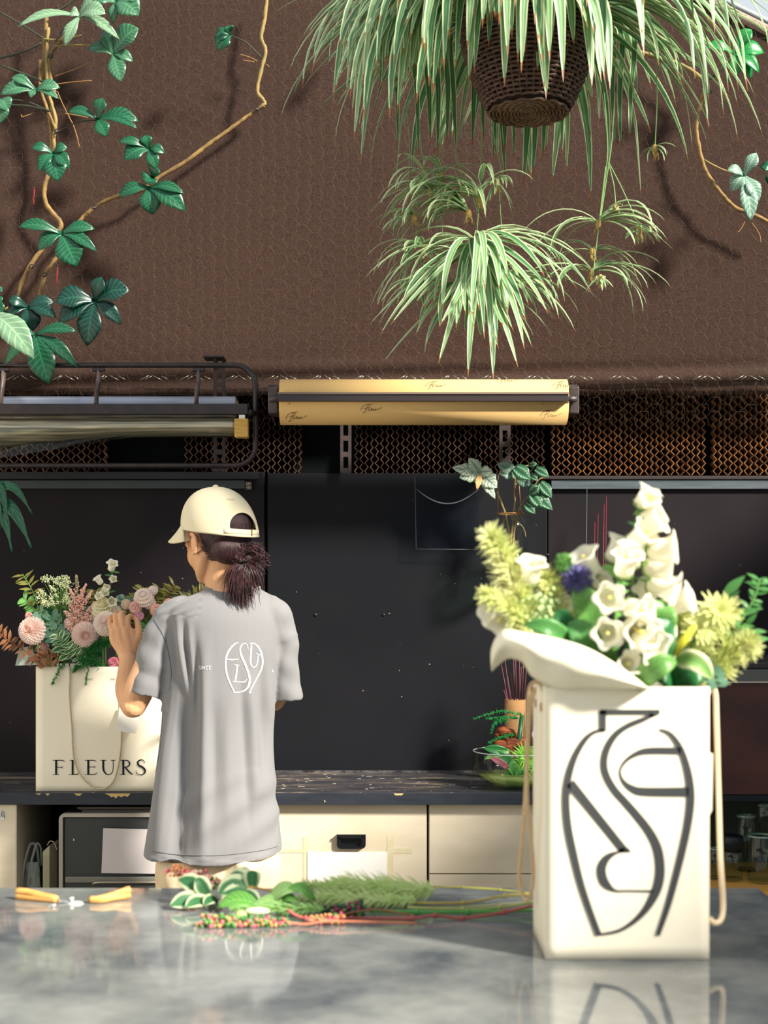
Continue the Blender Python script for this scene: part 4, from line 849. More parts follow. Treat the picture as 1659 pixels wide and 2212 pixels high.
lobed(v3, (76, 724), [(166, 716, 20), (168, 795, 24), (106, 830, 46), (10, 790, 20), (30, 714, 18)], Yl-.05, lm_dark)
lobed(v3, (-20, 676), [(74, 776, 46, -.06)], Yl-.09, lm_pale)
lobed(v3, (-8, 640), [(6, 622, 14), (0, 660, 20), (4, 690, 22)], Yl, lm_dark)
lobed(v3, (0, 800), [(12, 816, 16), (-10, 780, 20)], Yl, lm_dark)
v4 = thing('climbing_vine', 'bright green lobed leaves on a tan vine at the right side of the mat', 'vine', P(1600, 470, YV))
stem(v4, [(1350, 105), (1440, 128), (1490, 150), (1526, 180)], 4.6, YV, m_vine2); stem(v4, [(1526, 180), (1512, 230), (1504, 280), (1516, 345), (1530, 380), (1560, 420), (1590, 450), (1620, 460), (1680, 490)], 4.4, YV)
stem(v4, [(1534, 172), (1560, 145), (1584, 120)], 2.4, YV-.03, m_pet, 'leaf_stalk'); stem(v4, [(1522, 346), (1560, 366), (1604, 380)], 2.2, YV-.03, m_vine2, 'leaf_stalk')
stem(v4, [(1608, 480), (1602, 492), (1594, 502)], 1.2, YV-.01, m_root, 'aerial_root'); stem(v4, [(1624, 482), (1640, 505), (1643, 524)], 1.2, YV-.01, m_root, 'aerial_root')
clip(v4, 1442, 132, YV-.02); clip(v4, 1522, 186, YV-.02); clip(v4, 1532, 200, YV-.02)
lobed(v4, (1586, 116), [(1522, 103, 20), (1624, 64, 24), (1650, 114, 28), (1640, 158, 22), (1624, 170, 20), (1588, 168, 22)], Yl, lm_bri)
lobed(v4, (1606, 380), [(1634, 330, 22), (1570, 368, 18), (1580, 414, 28), (1640, 434, 26), (1622, 478, 30)], Yl, lm_sil)
lobed(v4, (1668, 372), [(1642, 360, 20), (1660, 400, 20)], Yl, lm_dark)
lobed(v4, (815, 20), [(800, 52, 30), (822, 0, 26)], Yl, lm_dark)
v5 = thing('palm_plant', 'dark green pointed leaves poking in at the left edge over the dark board', 'plant', P(-20, 1190, 4.2))
for tx, ty, w_, sy in ((26, 1192, 28, 1090), (68, 1184, 32, 1080), (18, 1130, 26, 1050), (70, 1110, 22, 1060), (4, 1140, 20, 1100)):
    mb = MB(); a = P(-40, sy, 4.15); b = P(tx, ty, 4.10); m_ = (a+b)/2+V((.02, -.02, .045)); c = catmull([tuple(a), tuple(m_), tuple(b)], 6); n = len(c)
    mb.ribbon(c, [w_*s4(4.1)*sin(min(1, .25+i/n)*pi*.98)**.7+.0005 for i in range(n)], (0, -1, .3), 0, .1, 4); mb.build('leaf', lm_dark, v5, solid=.0006)
# ================= HANGING JAR + CUTTINGS =================
YJ = 4.36
jr = thing('hanging_jar', 'clear glass jar with water hanging on copper wire, holding leafy cuttings', 'jar', P(1102, 1238, YJ))
sj = s4(YJ); r = 39*sj; zb_ = Z(1238, YJ); cj = (X(1102, YJ), YJ, 0)
pr = [(0, zb_), (r*.9, zb_), (r, zb_+.01), (r, Z(1140, YJ)), (r*.85, Z(1124, YJ)), (r*.68, Z(1116, YJ)), (r*.68, Z(1102, YJ)), (r*.72, Z(1100, YJ)), (r*.64, Z(1102, YJ)), (r*.64, Z(1116, YJ)), (r*.94, Z(1142, YJ)), (r*.94, zb_+.012), (0, zb_+.008)]
MB().lathe(pr, cj, 32).build('jar_body', glass('jar_glass2', (.97,.99,.98), .03, 1.25), jr)
MB().lathe([(0, zb_+.009), (r*.93, zb_+.012), (r*.93, Z(1185, YJ)), (0, Z(1185, YJ))], cj, 24).build('water', glass('water_clear', (.80, .92, .84), .02, 1.33), jr)
m_cop = mat('copper_wire', (170, 120, 76), .4, .5, metal=.5)
MB().tube([V((cj[0]+r*.74*cos(a), YJ+r*.74*sin(a), Z(1110, YJ))) for a in [k*pi/12 for k in range(24)]], .0022, 6, closed=True).build('wire_ring', m_cop, jr)
for px, sg in ((1076, -1), (1126, 1)): MB().tube([P(px, 1112, YJ), P(px+ (0 if sg < 0 else -6), 1030, YJ)]+([P(1088, 994, 4.441)] if sg < 0 else [P(1098, 994, 4.441)]), .0013, 5).build('hanging_wire', m_cop, jr)
bg1 = uvmat('begonia_silver', [(0, (170, 190, 170)), (.6, (196, 210, 190)), (1, (150, 176, 152))], veins=7, veincol=(52, 74, 66), trans=.1, rough=.5)
bg2 = uvmat('pilea_leaf', [(0, (40, 84, 62)), (.3, (64, 112, 84)), (.5, (150, 184, 150)), (.65, (56, 104, 76)), (1, (36, 84, 58))], veins=7, veincol=(30, 70, 52), trans=.1, rough=.4)
def bleaf(parent, base, tip, w_, Y, mm, dy=-.02, jag=.14, wide=.45):
    a = P(base[0], base[1], Y); b = P(tip[0], tip[1], Y+dy); mb = MB(); n = 12; r = random.Random(int(base[0]+tip[1])); pts = [a+(b-a)*(i/n)+V((0, -.008*sin(i/n*pi), 0)) for i in range(n+1)]
    wd = [w_*s4(Y)*((.55+.45*sin(min(1, q/wide)*pi/2))*(1-max(0, (q-wide)/(1-wide))**1.5)*(1+(jag if i % 3 == 1 else -jag*.4)))+.0004 for i, q in [(i, i/n) for i in range(n+1)]]
    mb.ribbon(pts, wd, (0, -1, .1), 0, .06, 4); return mb.build('leaf', mm, parent, solid=.0006)
b1 = thing('begonia_cutting', 'silvery angel-wing begonia leaves hanging left of the glass jar', 'plant', P(1040, 1030, YJ))
for a in (((1038, 1022), (976, 1010), 30), ((1036, 1020), (1012, 989), 28), ((1034, 1022), (992, 1032), 34), ((1036, 1022), (1074, 1054), 40), ((1040, 1030), (1070, 1078), 22), ((1038, 1020), (1064, 1018), 26)): bleaf(b1, a[0], a[1], a[2], YJ-.03, bg1)
bleaf(b1, (1036, 1026), (1030, 1058), 14, YJ-.04, mat('dry_leaf', (196, 160, 110), .8, .1))
stem(b1, [(1036, 1024), (1060, 1040), (1085, 1090), (1100, 1150), (1098, 1200)], 2, YJ-.01, m_vine2)
b2 = thing('begonia_cutting', 'dark veined leaves with pale patches rising right of the glass jar neck', 'plant', P(1120, 1100, YJ))
for a in (((1112, 1020), (1074, 1002), 30, bg1), ((1112, 1025), (1078, 1022), 26, bg1), ((1118, 1034), (1148, 1048), 28, bg1)): bleaf(b2, a[0], a[1], a[2], YJ-.03, uvmat('begonia_grey', [(0, (96, 130, 112)), (.6, (122, 150, 132)), (1, (90, 126, 106))], veins=7, veincol=(34, 62, 54), trans=.1, rough=.5))
for a in (((1112, 1010), (1146, 1036), 34), ((1156, 1012), (1186, 1030), 22), ((1142, 1005), (1160, 1002), 14), ((1146, 1028), (1162, 1038), 14), ((1166, 1042), (1192, 1076), 26), ((1146, 1064), (1164, 1050), 28), ((1148, 1064), (1194, 1102), 32), ((1146, 1066), (1172, 1100), 28), ((1134, 1088), (1156, 1110), 22)): bleaf(b2, a[0], a[1], a[2], YJ-.05, bg2, jag=.04)
for q in ([(1100, 1200), (1108, 1130), (1112, 1080), (1112, 1020)], [(1104, 1200), (1116, 1120), (1130, 1085), (1150, 1065)], [(1112, 1050), (1130, 1010), (1150, 1008)], [(1150, 1064), (1160, 1040), (1176, 1030)]): stem(b2, q, 1.8, YJ-.02, m_vine)
for q in ([(1090, 1120), (1080, 1160), (1092, 1200)], [(1110, 1120), (1130, 1140), (1136, 1160)], [(1104, 1110), (1112, 1160), (1100, 1210)]): stem(b2, q, 1.2, YJ, m_vine2, 'root')
# clear holder on the wall
YA = 4.43; ah = thing('document_holder', 'clear acrylic pocket holder fixed on the dark board left of the hanging jar', 'holder', P(965, 1186, YA))
ga = glass('acrylic', (.93, .95, .97), .12, 1.08)
MB().box(X(898, YA), X(1036, YA), YA+.028, YA+.032, Z(1186, YA), Z(1028, YA)).build('back_plate', ga, ah, False)
def fpan(u, v):
    top = 1075+22*sin(u*pi)*.6-18*abs(u-.5)**2*4; return P(900+134*u, 1186+(top-1186)*v, YA-.01*sin(u*pi)*v)
MB().grid(fpan, 20, 8).build('front_plate', ga, ah, solid=.002)
MB().tube([P(900+134*u, 1075+13*sin(u*pi)-18*abs(u-.5)**2*4, YA-.011*sin(u*pi)) for u in [i/20 for i in range(21)]], [.0004+.0016*sin(i/20*pi) for i in range(21)], 6).build('front_rim', mat('bright_edge', (170, 175, 190), .2, .6), ah)
MB().tube([P(900, 1186, YA), P(1034, 1187, YA)], .0009, 5).build('lower_edge', mat('dim_edge', (100, 104, 108), .3, .5), ah)
MB().tube([P(899, 1186, YA), P(897, 1060, YA), P(896, 1030, YA+.02)], .0007, 5).build('side_edge', mat('dim_edge', (100, 104, 108)), ah)
# ================= PERSON =================
def evalmesh(o):
    bpy.context.view_layer.update(); dg = bpy.context.evaluated_depsgraph_get(); me = bpy.data.meshes.new_from_object(o.evaluated_get(dg)); bpy.data.objects.remove(o); return me
def remesh(mb, vox, it=4, fac=.6):
    o = put(mb.mesh('tmp', []), 'tmp'); m = o.modifiers.new('r', 'REMESH'); m.mode = 'VOXEL'; m.voxel_size = vox; m.use_smooth_shade = True
    if it: s = o.modifiers.new('s', 'SMOOTH'); s.iterations = it; s.factor = fac
    return evalmesh(o)
def limb(mb, pts, n=16, flat=1.0):
    """closed tapered limb, pts = (x, y, z, r)"""
    c = catmull(pts, 5); mb.tube([p[:3] for p in c], [p[3] for p in c], n, flat=flat); mb.ball(c[0][:3], c[0][3], n, 8); mb.ball(c[-1][:3], c[-1][3], n, 8)
YB_ = 3.65; sb = s4(YB_)
def pp(px, py, Y, r): return tuple(P(px, py, Y))+(r,)
person = thing('person', 'person seen from behind in grey T-shirt, cream cap and trousers, arranging flowers', 'person', (X(470, YB_), YB_, 0))
m_skin = mat('skin', (214, 160, 118), .5, .35, c2=(224, 172, 132), ns=6)
m_skin.node_tree.nodes['Principled BSDF'].inputs['Subsurface Weight'].default_value = .12
m_skin.node_tree.nodes['Principled BSDF'].inputs['Subsurface Radius'].default_value = (.02, .008, .004)
# --- body as one surface
b = MB()
th = R_(45); F = V((-sin(th), cos(th), 0)); Lh = V((-cos(th), -sin(th), 0)); U = V((0, 0, 1))   # head frame: facing, left, up
pitch = R_(9); F2 = (F*cos(pitch)-U*sin(pitch)).normalized(); U2 = Lh.cross(F2)*-1; U2 = F2.cross(Lh)*-1 if F2.cross(Lh).z < 0 else F2.cross(Lh)
HC = P(470, 1160, YB_-.01)
def hp(f, l, u): return HC+F2*f+Lh*l+U2*u
Rm = Matrix((F2, Lh, U2)).transposed()
b.ball(hp(-.010, 0, .020), (.092, .073, .088), 24, 16, Rm)       # cranium
b.ball(hp(.028, 0, -.045), (.062, .058, .070), 20, 14, Rm)       # face
b.ball(hp(.056, 0, -.096), (.026, .030, .020), 14, 10, Rm)       # chin
for sg in (-1, 1):
    b.ball(hp(.046, sg*.034, -.042), (.034, .026, .036), 14, 10, Rm)   # cheek
    limb(b, [tuple(hp(-.008, sg*.056, -.050))+(.016,), tuple(hp(.022, sg*.046, -.084))+(.017,), tuple(hp(.056, sg*.020, -.100))+(.014,)])  # jaw
    b.ball(hp(.080, sg*.030, -.005), (.012, .016, .010), 12, 8, Rm)   # brow / eye socket bulge
    b.ball(hp(.077, sg*.030, -.020), (.011, .013, .011), 12, 8, Rm)
limb(b, [tuple(hp(.086, 0, -.008))+(.008,), tuple(hp(.097, 0, -.028))+(.009,), tuple(hp(.106, 0, -.044))+(.011,)], 12)
b.ball(hp(.094, 0, -.048), (.012, .016, .008), 12, 8, Rm)        # nostrils
b.ball(hp(.088, 0, -.068), (.010, .020, .006), 12, 8, Rm); b.ball(hp(.087, 0, -.077), (.010, .017, .006), 12, 8, Rm)   # lips
limb(b, [tuple(hp(-.022, 0, -.040))+(.050,), pp(482, 1240, YB_-.015, .050), pp(490, 1275, YB_-.005, .058), pp(490, 1310, YB_, .070)], 20)  # neck
for sg in (-1, 1):   # ears
    for k in range(10):
        a = -1.9+k*.42; b.ball(hp(-.002+.013*cos(a)*-1, sg*.0765+sg*.007, -.020+.026*sin(a)), (.0055, .006, .0055), 8, 6, Rm)
    b.ball(hp(.002, sg*.077, -.020), (.013, .006, .022), 10, 8, Rm); b.ball(hp(.006, sg*.074, -.040), (.006, .006, .008), 8, 6, Rm)
by = R_(10); bX = V((cos(by), sin(by), 0)); bY = V((-sin(by), cos(by), 0))
def ring(px0, px1, py, dep, Y=YB_, k=.8): c = P((px0+px1)/2, py, Y); hw = (px1-px0)/2*sb*k; return (c, bX*hw, bY*dep*k)
b.loft([ring(440, 545, 1285, .05), ring(385, 600, 1305, .07), ring(368, 612, 1330, .085), ring(368, 608, 1400, .095), ring(372, 590, 1500, .095), ring(375, 575, 1600, .085), ring(360, 580, 1700, .10), ring(350, 590, 1800, .115), ring(352, 590, 1880, .105)], 24)
for x0_, x1_, x2_ in ((415, 412, 420), (535, 540, 530)):
    limb(b, [pp(x0_, 1860, YB_, .075), pp(x1_, 2050, YB_, .062), (X(x2_, YB_), YB_, .46, .048), (X(x2_, YB_), YB_+.02, .28, .047), (X(x2_, YB_), YB_+.02, .09, .035)])
    limb(b, [(X(x2_, YB_), YB_-.02, .05, .035), (X(x2_, YB_)-.01, YB_+.08, .035, .032), (X(x2_, YB_)-.02, YB_+.15, .025, .024)])
# left arm (towards the flowers)
WR = P(277, 1424, 3.87)
limb(b, [pp(368, 1340, YB_, .034), pp(338, 1400, YB_-.01, .036), pp(305, 1480, 3.64, .040), pp(288, 1522, 3.65, .035)])
limb(b, [pp(287, 1521, 3.65, .0345), pp(278, 1490, 3.72, .036), pp(277, 1455, 3.80, .030), tuple(WR)+(.0235,)])
b.ball(P(286, 1526, 3.64), .030)
# right arm, reaching forward in front of the torso
limb(b, [pp(597, 1345, YB_+.01, .032), pp(612, 1420, YB_+.03, .034), pp(606, 1480, YB_+.06, .032), pp(592, 1512, YB_+.09, .030)])
limb(b, [pp(592, 1512, YB_+.09, .030), pp(560, 1515, YB_+.17, .028), pp(520, 1510, YB_+.24, .024)])
rw = P(512, 1508, YB_+.25); b.ball(rw+V((-.03, .03, .0)), (.038, .034, .018))
for k in range(4): limb(b, [tuple(rw+V((-.05, .05-.018*k, .004)))+(.009,), tuple(rw+V((-.078, .058-.018*k, .004)))+(.0082,), tuple(rw+V((-.098, .056-.018*k, -.012)))+(.007,)], 8)
limb(b, [tuple(rw+V((-.01, -.002, -.0)))+(.010,), tuple(rw+V((-.035, -.012, .012)))+(.009,), tuple(rw+V((-.06, -.006, .016)))+(.0075,)], 8)
# left hand: back of the hand to the camera, fingers pinching
def hpnt(px, py, dy, r): return tuple(P(px, py, 3.87+dy))+(r,)
limb(b, [hpnt(276, 1424, 0, .0235), hpnt(270, 1405, .006, .024), hpnt(262, 1385, .010, .020)])
limb(b, [hpnt(274, 1412, .0, .020), hpnt(250, 1384, .010, .0165), hpnt(246, 1366, .012, .0125)])      # little-finger side of palm
limb(b, [hpnt(274, 1408, .0, .020), hpnt(260, 1382, .008, .0175), hpnt(257, 1362, .012, .0130)])
limb(b, [hpnt(278, 1408, .0, .020), hpnt(274, 1384, .008, .0175), hpnt(271, 1362, .010, .0130)])
limb(b, [hpnt(282, 1410, .004, .019), hpnt(288, 1388, .014, .017), hpnt(284, 1366, .014, .0125)])
limb(b, [hpnt(246, 1368, .012, .0098), hpnt(239, 1352, .022, .0086), hpnt(238, 1338, .036, .0076), hpnt(243, 1332, .056, .0068)], 12)          # little
limb(b, [hpnt(256, 1362, .012, .0100), hpnt(250.5, 1342, .016, .0090), hpnt(249.5, 1328, .032, .0082), hpnt(254, 1325, .055, .0072)], 12)    # ring
limb(b, [hpnt(268, 1360, .010, .0104), hpnt(263.5, 1340, .014, .0094), hpnt(263, 1325, .028, .0086), hpnt(268, 1324, .052, .0076)], 12)    # middle
limb(b, [hpnt(278, 1362, .012, .0104), hpnt(275, 1342, .018, .0092), hpnt(281, 1331, .034, .0082), hpnt(291, 1335, .046, .0074)], 12)      # index, bent to the thumb
limb(b, [hpnt(288, 1394, .010, .0135), hpnt(299, 1372, .016, .0112), hpnt(299, 1354, .026, .0098), hpnt(295, 1338, .036, .0080)], 12)    # thumb
body = put(remesh(b, .0028, 4, .5), 'body', None, person); body.data.materials.clear(); body.data.materials.append(m_skin)
for p in body.data.polygons: p.material_index = 0; p.use_smooth = True
# --- shirt
m_shirt = mat('grey_jersey', (126, 126, 129), .85, .1, bump=.25, bs=900, bd=.0005, sheen=.15)
s = MB()
rings = [(446, 556, 1268, .050), (438, 566, 1274, .056), (408, 590, 1288, .070), (382, 606, 1302, .083), (362, 618, 1322, .094), (356, 622, 1350, .102), (356, 616, 1400, .108), (354, 604, 1450, .112), (352, 596, 1500, .114), (346, 588, 1560, .112), (338, 588, 1620, .114), (332, 594, 1680, .120), (324, 600, 1740, .126), (316, 606, 1800, .132), (311, 611, 1842, .136)]
s.loft([ring(a, c, y, d, YB_, 1.0) for a, c, y, d in catmull(rings, 3)], 40)
limb(s, [pp(392, 1330, YB_, .055), pp(374, 1345, YB_-.003, .054), pp(350, 1385, YB_-.006, .052), pp(330, 1440, YB_-.012, .050)], 20)
def cone(pa, pb, ra, rb_, rat=1.0): s.tube([pa, pa+(pb-pa)*.5, pb], [ra, (ra+rb_)/2, rb_], 28, flat=rat)
SA, SB_ = P(352, 1372, YB_-.006), P(312, 1502, YB_-.012); cone(SA, SB_, .048, .0475)
TA, TB = P(604, 1352, YB_+.012), P(620, 1512, YB_+.03); cone(TA, TB, .044, .040); limb(s, [pp(580, 1328, YB_+.005, .054), pp(592, 1342, YB_+.008, .053), pp(604, 1370, YB_+.012, .048)], 20)
me = remesh(s, .004, 7, .6)
def fold(x, z, y, front):
    px = x/sb+CX0; py = HZ-(z-CH)/sb; d = 0
    def rid(cx, w_, slope, y0, y1, amp):
        t = (py-y0)/(y1-y0)
        if t < 0 or t > 1: return 0
        return amp*exp(-((px-(cx+slope*(py-y0)))/w_)**2)*sin(t*pi)**1.1
    d += rid(377, 9, .05, 1325, 1480, -.010)+rid(392, 7, .10, 1330, 1520, .007)+rid(404, 8, .09, 1320, 1500, -.010)+rid(418, 8, .05, 1330, 1560, .006)+rid(430, 10, .03, 1340, 1600, -.009)
    d += rid(452, 14, 0, 1360, 1880, .014)+rid(408, 36, -.03, 1380, 1920, -.034)+rid(372, 20, -.05, 1480, 1880, .008)
    d += rid(472, 12, .02, 1500, 1760, -.005)+rid(500, 14, .02, 1480, 1800, .005)+rid(528, 10, .05, 1430, 1790, -.010)+rid(546, 10, .05, 1440, 1760, .007)+rid(568, 9, .02, 1400, 1680, -.010)+rid(582, 8, .03, 1420, 1700, .006)
    d += rid(560, 22, .06, 1650, 1720, .006)+rid(380, 16, .1, 1700, 1860, -.006)+rid(352, 7, -.14, 1520, 1850, -.010)+rid(336, 8, -.14, 1540, 1850, .007)
    # diagonal drag lines low on the back
    u_ = (px-470)*.5+(py-1740)*.85; 
    if 1650 < py < 1850 and 400 < px < 600: d += .0035*sin(u_*.10)*sin((py-1650)/200*pi)
    if py > 1830 and 300 < px < 620: d += .002*sin(px*.08)
    if py < 1330 and px < 440: d += .002*sin((px+py*2.2)*.16)
    return d
me.update(); nr = [v.normal.copy() for v in me.vertices]
def carve(p, A, B, R, depth):
    ax = (B-A).normalized(); t = (p-B).dot(ax)
    if abs(t) < .011:
        q = p-B-ax*t; r = q.length
        if r < R*.90: return -ax*depth*min(1, (R*.90-r)/(R*.16))
    return V((0, 0, 0))
zh = P(0, 1842, YB_).z; hc = P(460, 1842, YB_)
for i, v in enumerate(me.vertices):
    p = v.co.copy(); n_ = nr[i]
    py = HZ-(p.z-CH)/sb; px = p.x/sb+CX0
    sleeve = (px < 350 and py < 1530) or px > 606
    wl = max(0, min(1, (366-px)/24)) if py < 1535 else 0; wr = max(0, min(1, (px-592)/22)) if py < 1535 else 0; ws = max(wl, wr)
    p += n_*((1-ws)*fold(p.x, p.z, p.y, n_.y < 0)+ws*(.0025*sin(py*.05+px*.09)+.0015*sin(py*.11-px*.05)))
    p += carve(v.co, SA, SB_, .0475, .03)+carve(v.co, TA, TB, .040, .03)
    if py > 1820:   # hem: lower in the middle, raised right; hollow inside
        e = ((p-hc).dot(bX)/(.124))**2+((p-hc).dot(bY)/.118)**2
        if n_.z < -.5 and e < .92: p.z += .03*min(1, (.92-e)/.12)
    if py > 1700: p.z -= (py-1700)/142*(.012*(1-((px-462)/150)**2)+.010*(450-px)/150*.3)
    v.co = p
me.materials.clear(); me.materials.append(m_shirt)
for p in me.polygons: p.material_index = 0; p.use_smooth = True
me.update(); shirt = put(me, 'shirt', None, person, label='grey short sleeved T-shirt')
MB().tube(catmull([tuple(P((446+556)/2, 1269, YB_)+bX*(59*sb*cos(a))+bY*.056*sin(a)+V((0, 0, .006*sin(a)))) for a in [k*pi/8 for k in range(16)]], 3, True), .0042, 8, closed=True).build('collar', m_shirt, shirt)
bv = BVHTree.FromPolygons([v.co.copy() for v in me.vertices], [tuple(p.vertices) for p in me.polygons])
def onshirt(px, py, off=.0009):
    o = V((0, 0, CH)); d = (P(px, py, 3.6)-o).normalized(); h = bv.ray_cast(o, d, 10)
    return (h[0]-d*off) if h[0] else None
m_wp = mat('white_print', (240, 240, 238), .7)
def sstroke(mb, pts, k=1/5.925, off=(380, 1360), n=5):
    c = catmull(pts, n) if len(pts) > 2 else [tuple(pts[0][j]+(pts[1][j]-pts[0][j])*i/5 for j in range(3)) for i in range(6)]
    v = []; f = []; N = len(c)
    for i, (x, y, w_) in enumerate(c):
        a = c[max(0, i-1)]; b2_ = c[min(N-1, i+1)]; dx, dy = b2_[0]-a[0], b2_[1]-a[1]; l = sqrt(dx*dx+dy*dy) or 1
        for sg in (-1, 0, 1):
            q = onshirt(off[0]+(x-dy/l*sg*w_*.4)*k, off[1]+(y+dx/l*sg*w_*.4)*k, .0012)
            if q is None: return
            v.append(q)
    for i in range(N-1):
        for j in range(2): f.append((3*i+j, 3*i+j+1, 3*i+j+4, 3*i+j+3))
    mb.add(v, f)
mb = MB()
for st_ in ([(805, 165, 8), (760, 180, 20), (700, 240, 26), (652, 330, 30), (636, 450, 30), (655, 580, 28), (700, 700, 24), (752, 805, 16)], [(745, 802, 12), (810, 802, 14), (880, 780, 24), (930, 720, 32), (945, 640, 34), (930, 560, 34), (890, 450, 34), (845, 350, 34), (822, 265, 26), (838, 205, 16), (875, 178, 12), (908, 195, 12), (926, 250, 8)],
           [(645, 378, 16), (720, 386, 22), (805, 378, 10)], [(752, 452, 12), (812, 456, 12)], [(787, 455, 24), (775, 560, 26), (760, 668, 26)], [(728, 668, 12), (800, 670, 14), (870, 672, 18), (908, 638, 8)],
           [(942, 174, 10), (1000, 178, 18), (1055, 225, 28), (1095, 310, 30), (1110, 420, 28), (1088, 520, 24), (1020, 655, 18), (965, 760, 18), (945, 810, 22)], [(966, 180, 24), (960, 300, 26), (955, 410, 26), (968, 462, 20), (995, 484, 14), (1030, 462, 14), (1048, 400, 18), (1056, 320, 16)], [(1026, 306, 10), (1085, 326, 12)], [(738, 802, 14), (780, 803, 14)], [(932, 808, 12), (965, 810, 12)]):
    sstroke(mb, st_)
mb.build('emblem', m_wp, shirt, label='white oval line emblem')
mb = MB()
for st_ in ([(318, 468, 5), (300, 470, 5), (300, 485, 5), (316, 495, 5), (315, 508, 5), (297, 510, 5)], [(328, 466, 5), (328, 512, 5)], [(342, 512, 5), (342, 467, 5)], [(342, 467, 5), (366, 512, 5)], [(366, 512, 5), (366, 467, 5)], [(410, 470, 7), (392, 470, 7), (384, 490, 7), (392, 510, 7), (412, 512, 7)], [(426, 466, 7), (426, 514, 7)], [(426, 467, 6), (455, 467, 6)], [(426, 489, 6), (450, 489, 6)], [(426, 513, 6), (457, 513, 6)], [(1230, 505, 6), (1232, 545, 6)], [(1240, 520, 5), (1248, 545, 5)]):
    sstroke(mb, st_, n=3)
mb.build('print', m_wp, shirt)
# sleeve seams
def seam(pts, nm='seam'):
    q = [onshirt(x, y, .0004) for x, y in catmull(pts, 8)]; q = [p for p in q if p is not None]
    MB().tube(q, .0011, 5).build(nm, mat('seam_grey', (92, 94, 98), .9), shirt)
seam([(333, 1338), (352, 1372), (364, 1410), (370, 1455), (366, 1490)]); seam([(352, 1540), (345, 1620), (330, 1700), (312, 1800)])
seam([(330, 1838), (380, 1846), (470, 1848), (560, 1838), (600, 1828)])
# --- trousers
m_tr = mat('cream_linen', (228, 210, 182), .8, .15, c2=(214, 192, 160), ns=7, bump=.3, bs=300, bd=.001)
t_ = MB(); t_.loft([ring(338, 602, 1800, .118), ring(334, 606, 1850, .12), ring(334, 608, 1890, .12)], 28)
for xa, xb, xc in ((414, 408, 412), (530, 530, 528)): t_.loft([(P(xa, 1845, YB_), bX*78*sb, bY*.115), (P(xb, 1900, YB_), bX*74*sb, bY*.11), (P(xb, 2050, YB_), bX*70*sb, bY*.10), (V((X(xc, YB_), YB_+.01, .45)), bX*.08, bY*.085), (V((X(xc, YB_), YB_+.02, .10)), bX*.07, bY*.075)], 24)
tm = remesh(t_, .006, 4, .6)
for v in tm.vertices: v.co += v.normal*(.003*sin(v.co.x*90+v.co.z*22)+.002*sin(v.co.z*60))
tm.materials.append(m_tr)
for p in tm.polygons: p.use_smooth = True
put(tm, 'trousers', None, person)
for xc in (420, 530):
    q = MB(); cx_ = X(xc, YB_); q.ball((cx_, YB_-.02, .045), (.04, .05, .044)); q.ball((cx_-.01, YB_+.10, .035), (.044, .10, .034)); put(remesh(q, .005, 3), 'shoe', None, person).data.materials.append(mat('white_shoe', (220, 216, 208), .6))
# --- hair
m_hair = mat('dark_hair', (34, 20, 24), .42, .4, c2=(66, 34, 38), ns=40, stretch=(6, 6, 1), bump=.6, bs=160, bd=.002)
h = MB(); h.ball(hp(-.014, 0, .018), (.095, .079, .094), 24, 16, Rm); h.ball(hp(-.058, .012, -.042), (.042, .056, .042), 18, 12, Rm)
hm = remesh(h, .0035, 3)
bmv = [v.index for v in hm.vertices]
import bmesh
bm = bmesh.new(); bm.from_mesh(hm)
dele = [v for v in bm.verts if (lambda q: (q.dot(F2) > .030-.0*q.dot(U2) or (q.dot(F2) > -.020 and q.dot(U2) < .040)))(v.co-HC)]
bmesh.ops.delete(bm, geom=dele, context='VERTS'); bm.to_mesh(hm); bm.free()
hm.materials.append(m_hair)
for p in hm.polygons: p.use_smooth = True
hair = put(hm, 'hair', None, person, label='dark hair tied in a low ponytail')
rh = random.Random(5); mb = MB()
K = P(528, 1213, YB_-.075)      # hair tie
def strand(a, pts, r=.0008): mb.tube(catmull([tuple(a)]+[tuple(p) for p in pts], 4), [r]*(len(pts)*4)+[r*.35], 4, cap=False)
for i in range(700):       # swept hair from nape and skull to the tie
    a = hp(rh.uniform(-.10, -.012), rh.uniform(-.035, .074), rh.uniform(-.072, -.012)); d = (a-HC); q = Rm.transposed() @ d; sc = 1/max(.4, sqrt((q.x/.102)**2+(q.y/.083)**2+((q.z-.02)/.112)**2)); a = HC+d*sc
    m_ = (a+K)/2+V((rh.uniform(-.004, .004), -.012, rh.uniform(-.003, .006))); strand(a, [m_, K+V((rh.uniform(-.010, .010), rh.uniform(-.008, .004), rh.uniform(-.006, .006)))])
for i in range(900):       # tail falling down
    j = lambda s_: rh.uniform(-s_, s_); ex = rh.gauss(-6, 15); L = rh.uniform(.05, .095) if rh.random() < .85 else rh.uniform(.09, .125)
    e = K+V((ex*sb, j(.012)-.010, -L)); m1 = K+V((ex*sb*.7+j(.006), -.016+j(.006), -L*.35)); strand(K+V((j(.008), j(.006), j(.004))), [m1, e])
for i in range(900):       # bun / looped side of the knot
    a0 = rh.uniform(-.5, 2.0); r_b = rh.uniform(.018, .036); j = lambda s_: rh.uniform(-s_, s_); c = K+V((.014+j(.005), .006+j(.010), .010+j(.006)))
    ps = [c+V((r_b*cos(a0+t)+j(.002), j(.004)-.012, r_b*.95*sin(a0+t))) for t in (0.5, 1.0, 1.6)]; strand(K+V((j(.008), 0, j(.005))), ps)
for i in range(110):       # stray ends
    a0 = rh.uniform(-.9, 1.3); j = lambda s_: rh.uniform(-s_, s_); L = rh.uniform(.036, .056); c = K+V((.012, .004, .006)); strand(c+V((j(.01), j(.01), j(.01))), [c+V((L*.7*cos(a0)+j(.006), j(.01)-.008, L*.7*sin(a0)+j(.006))), c+V((L*cos(a0)+j(.006), j(.01), L*sin(a0)+j(.008)-.004))], .0006)
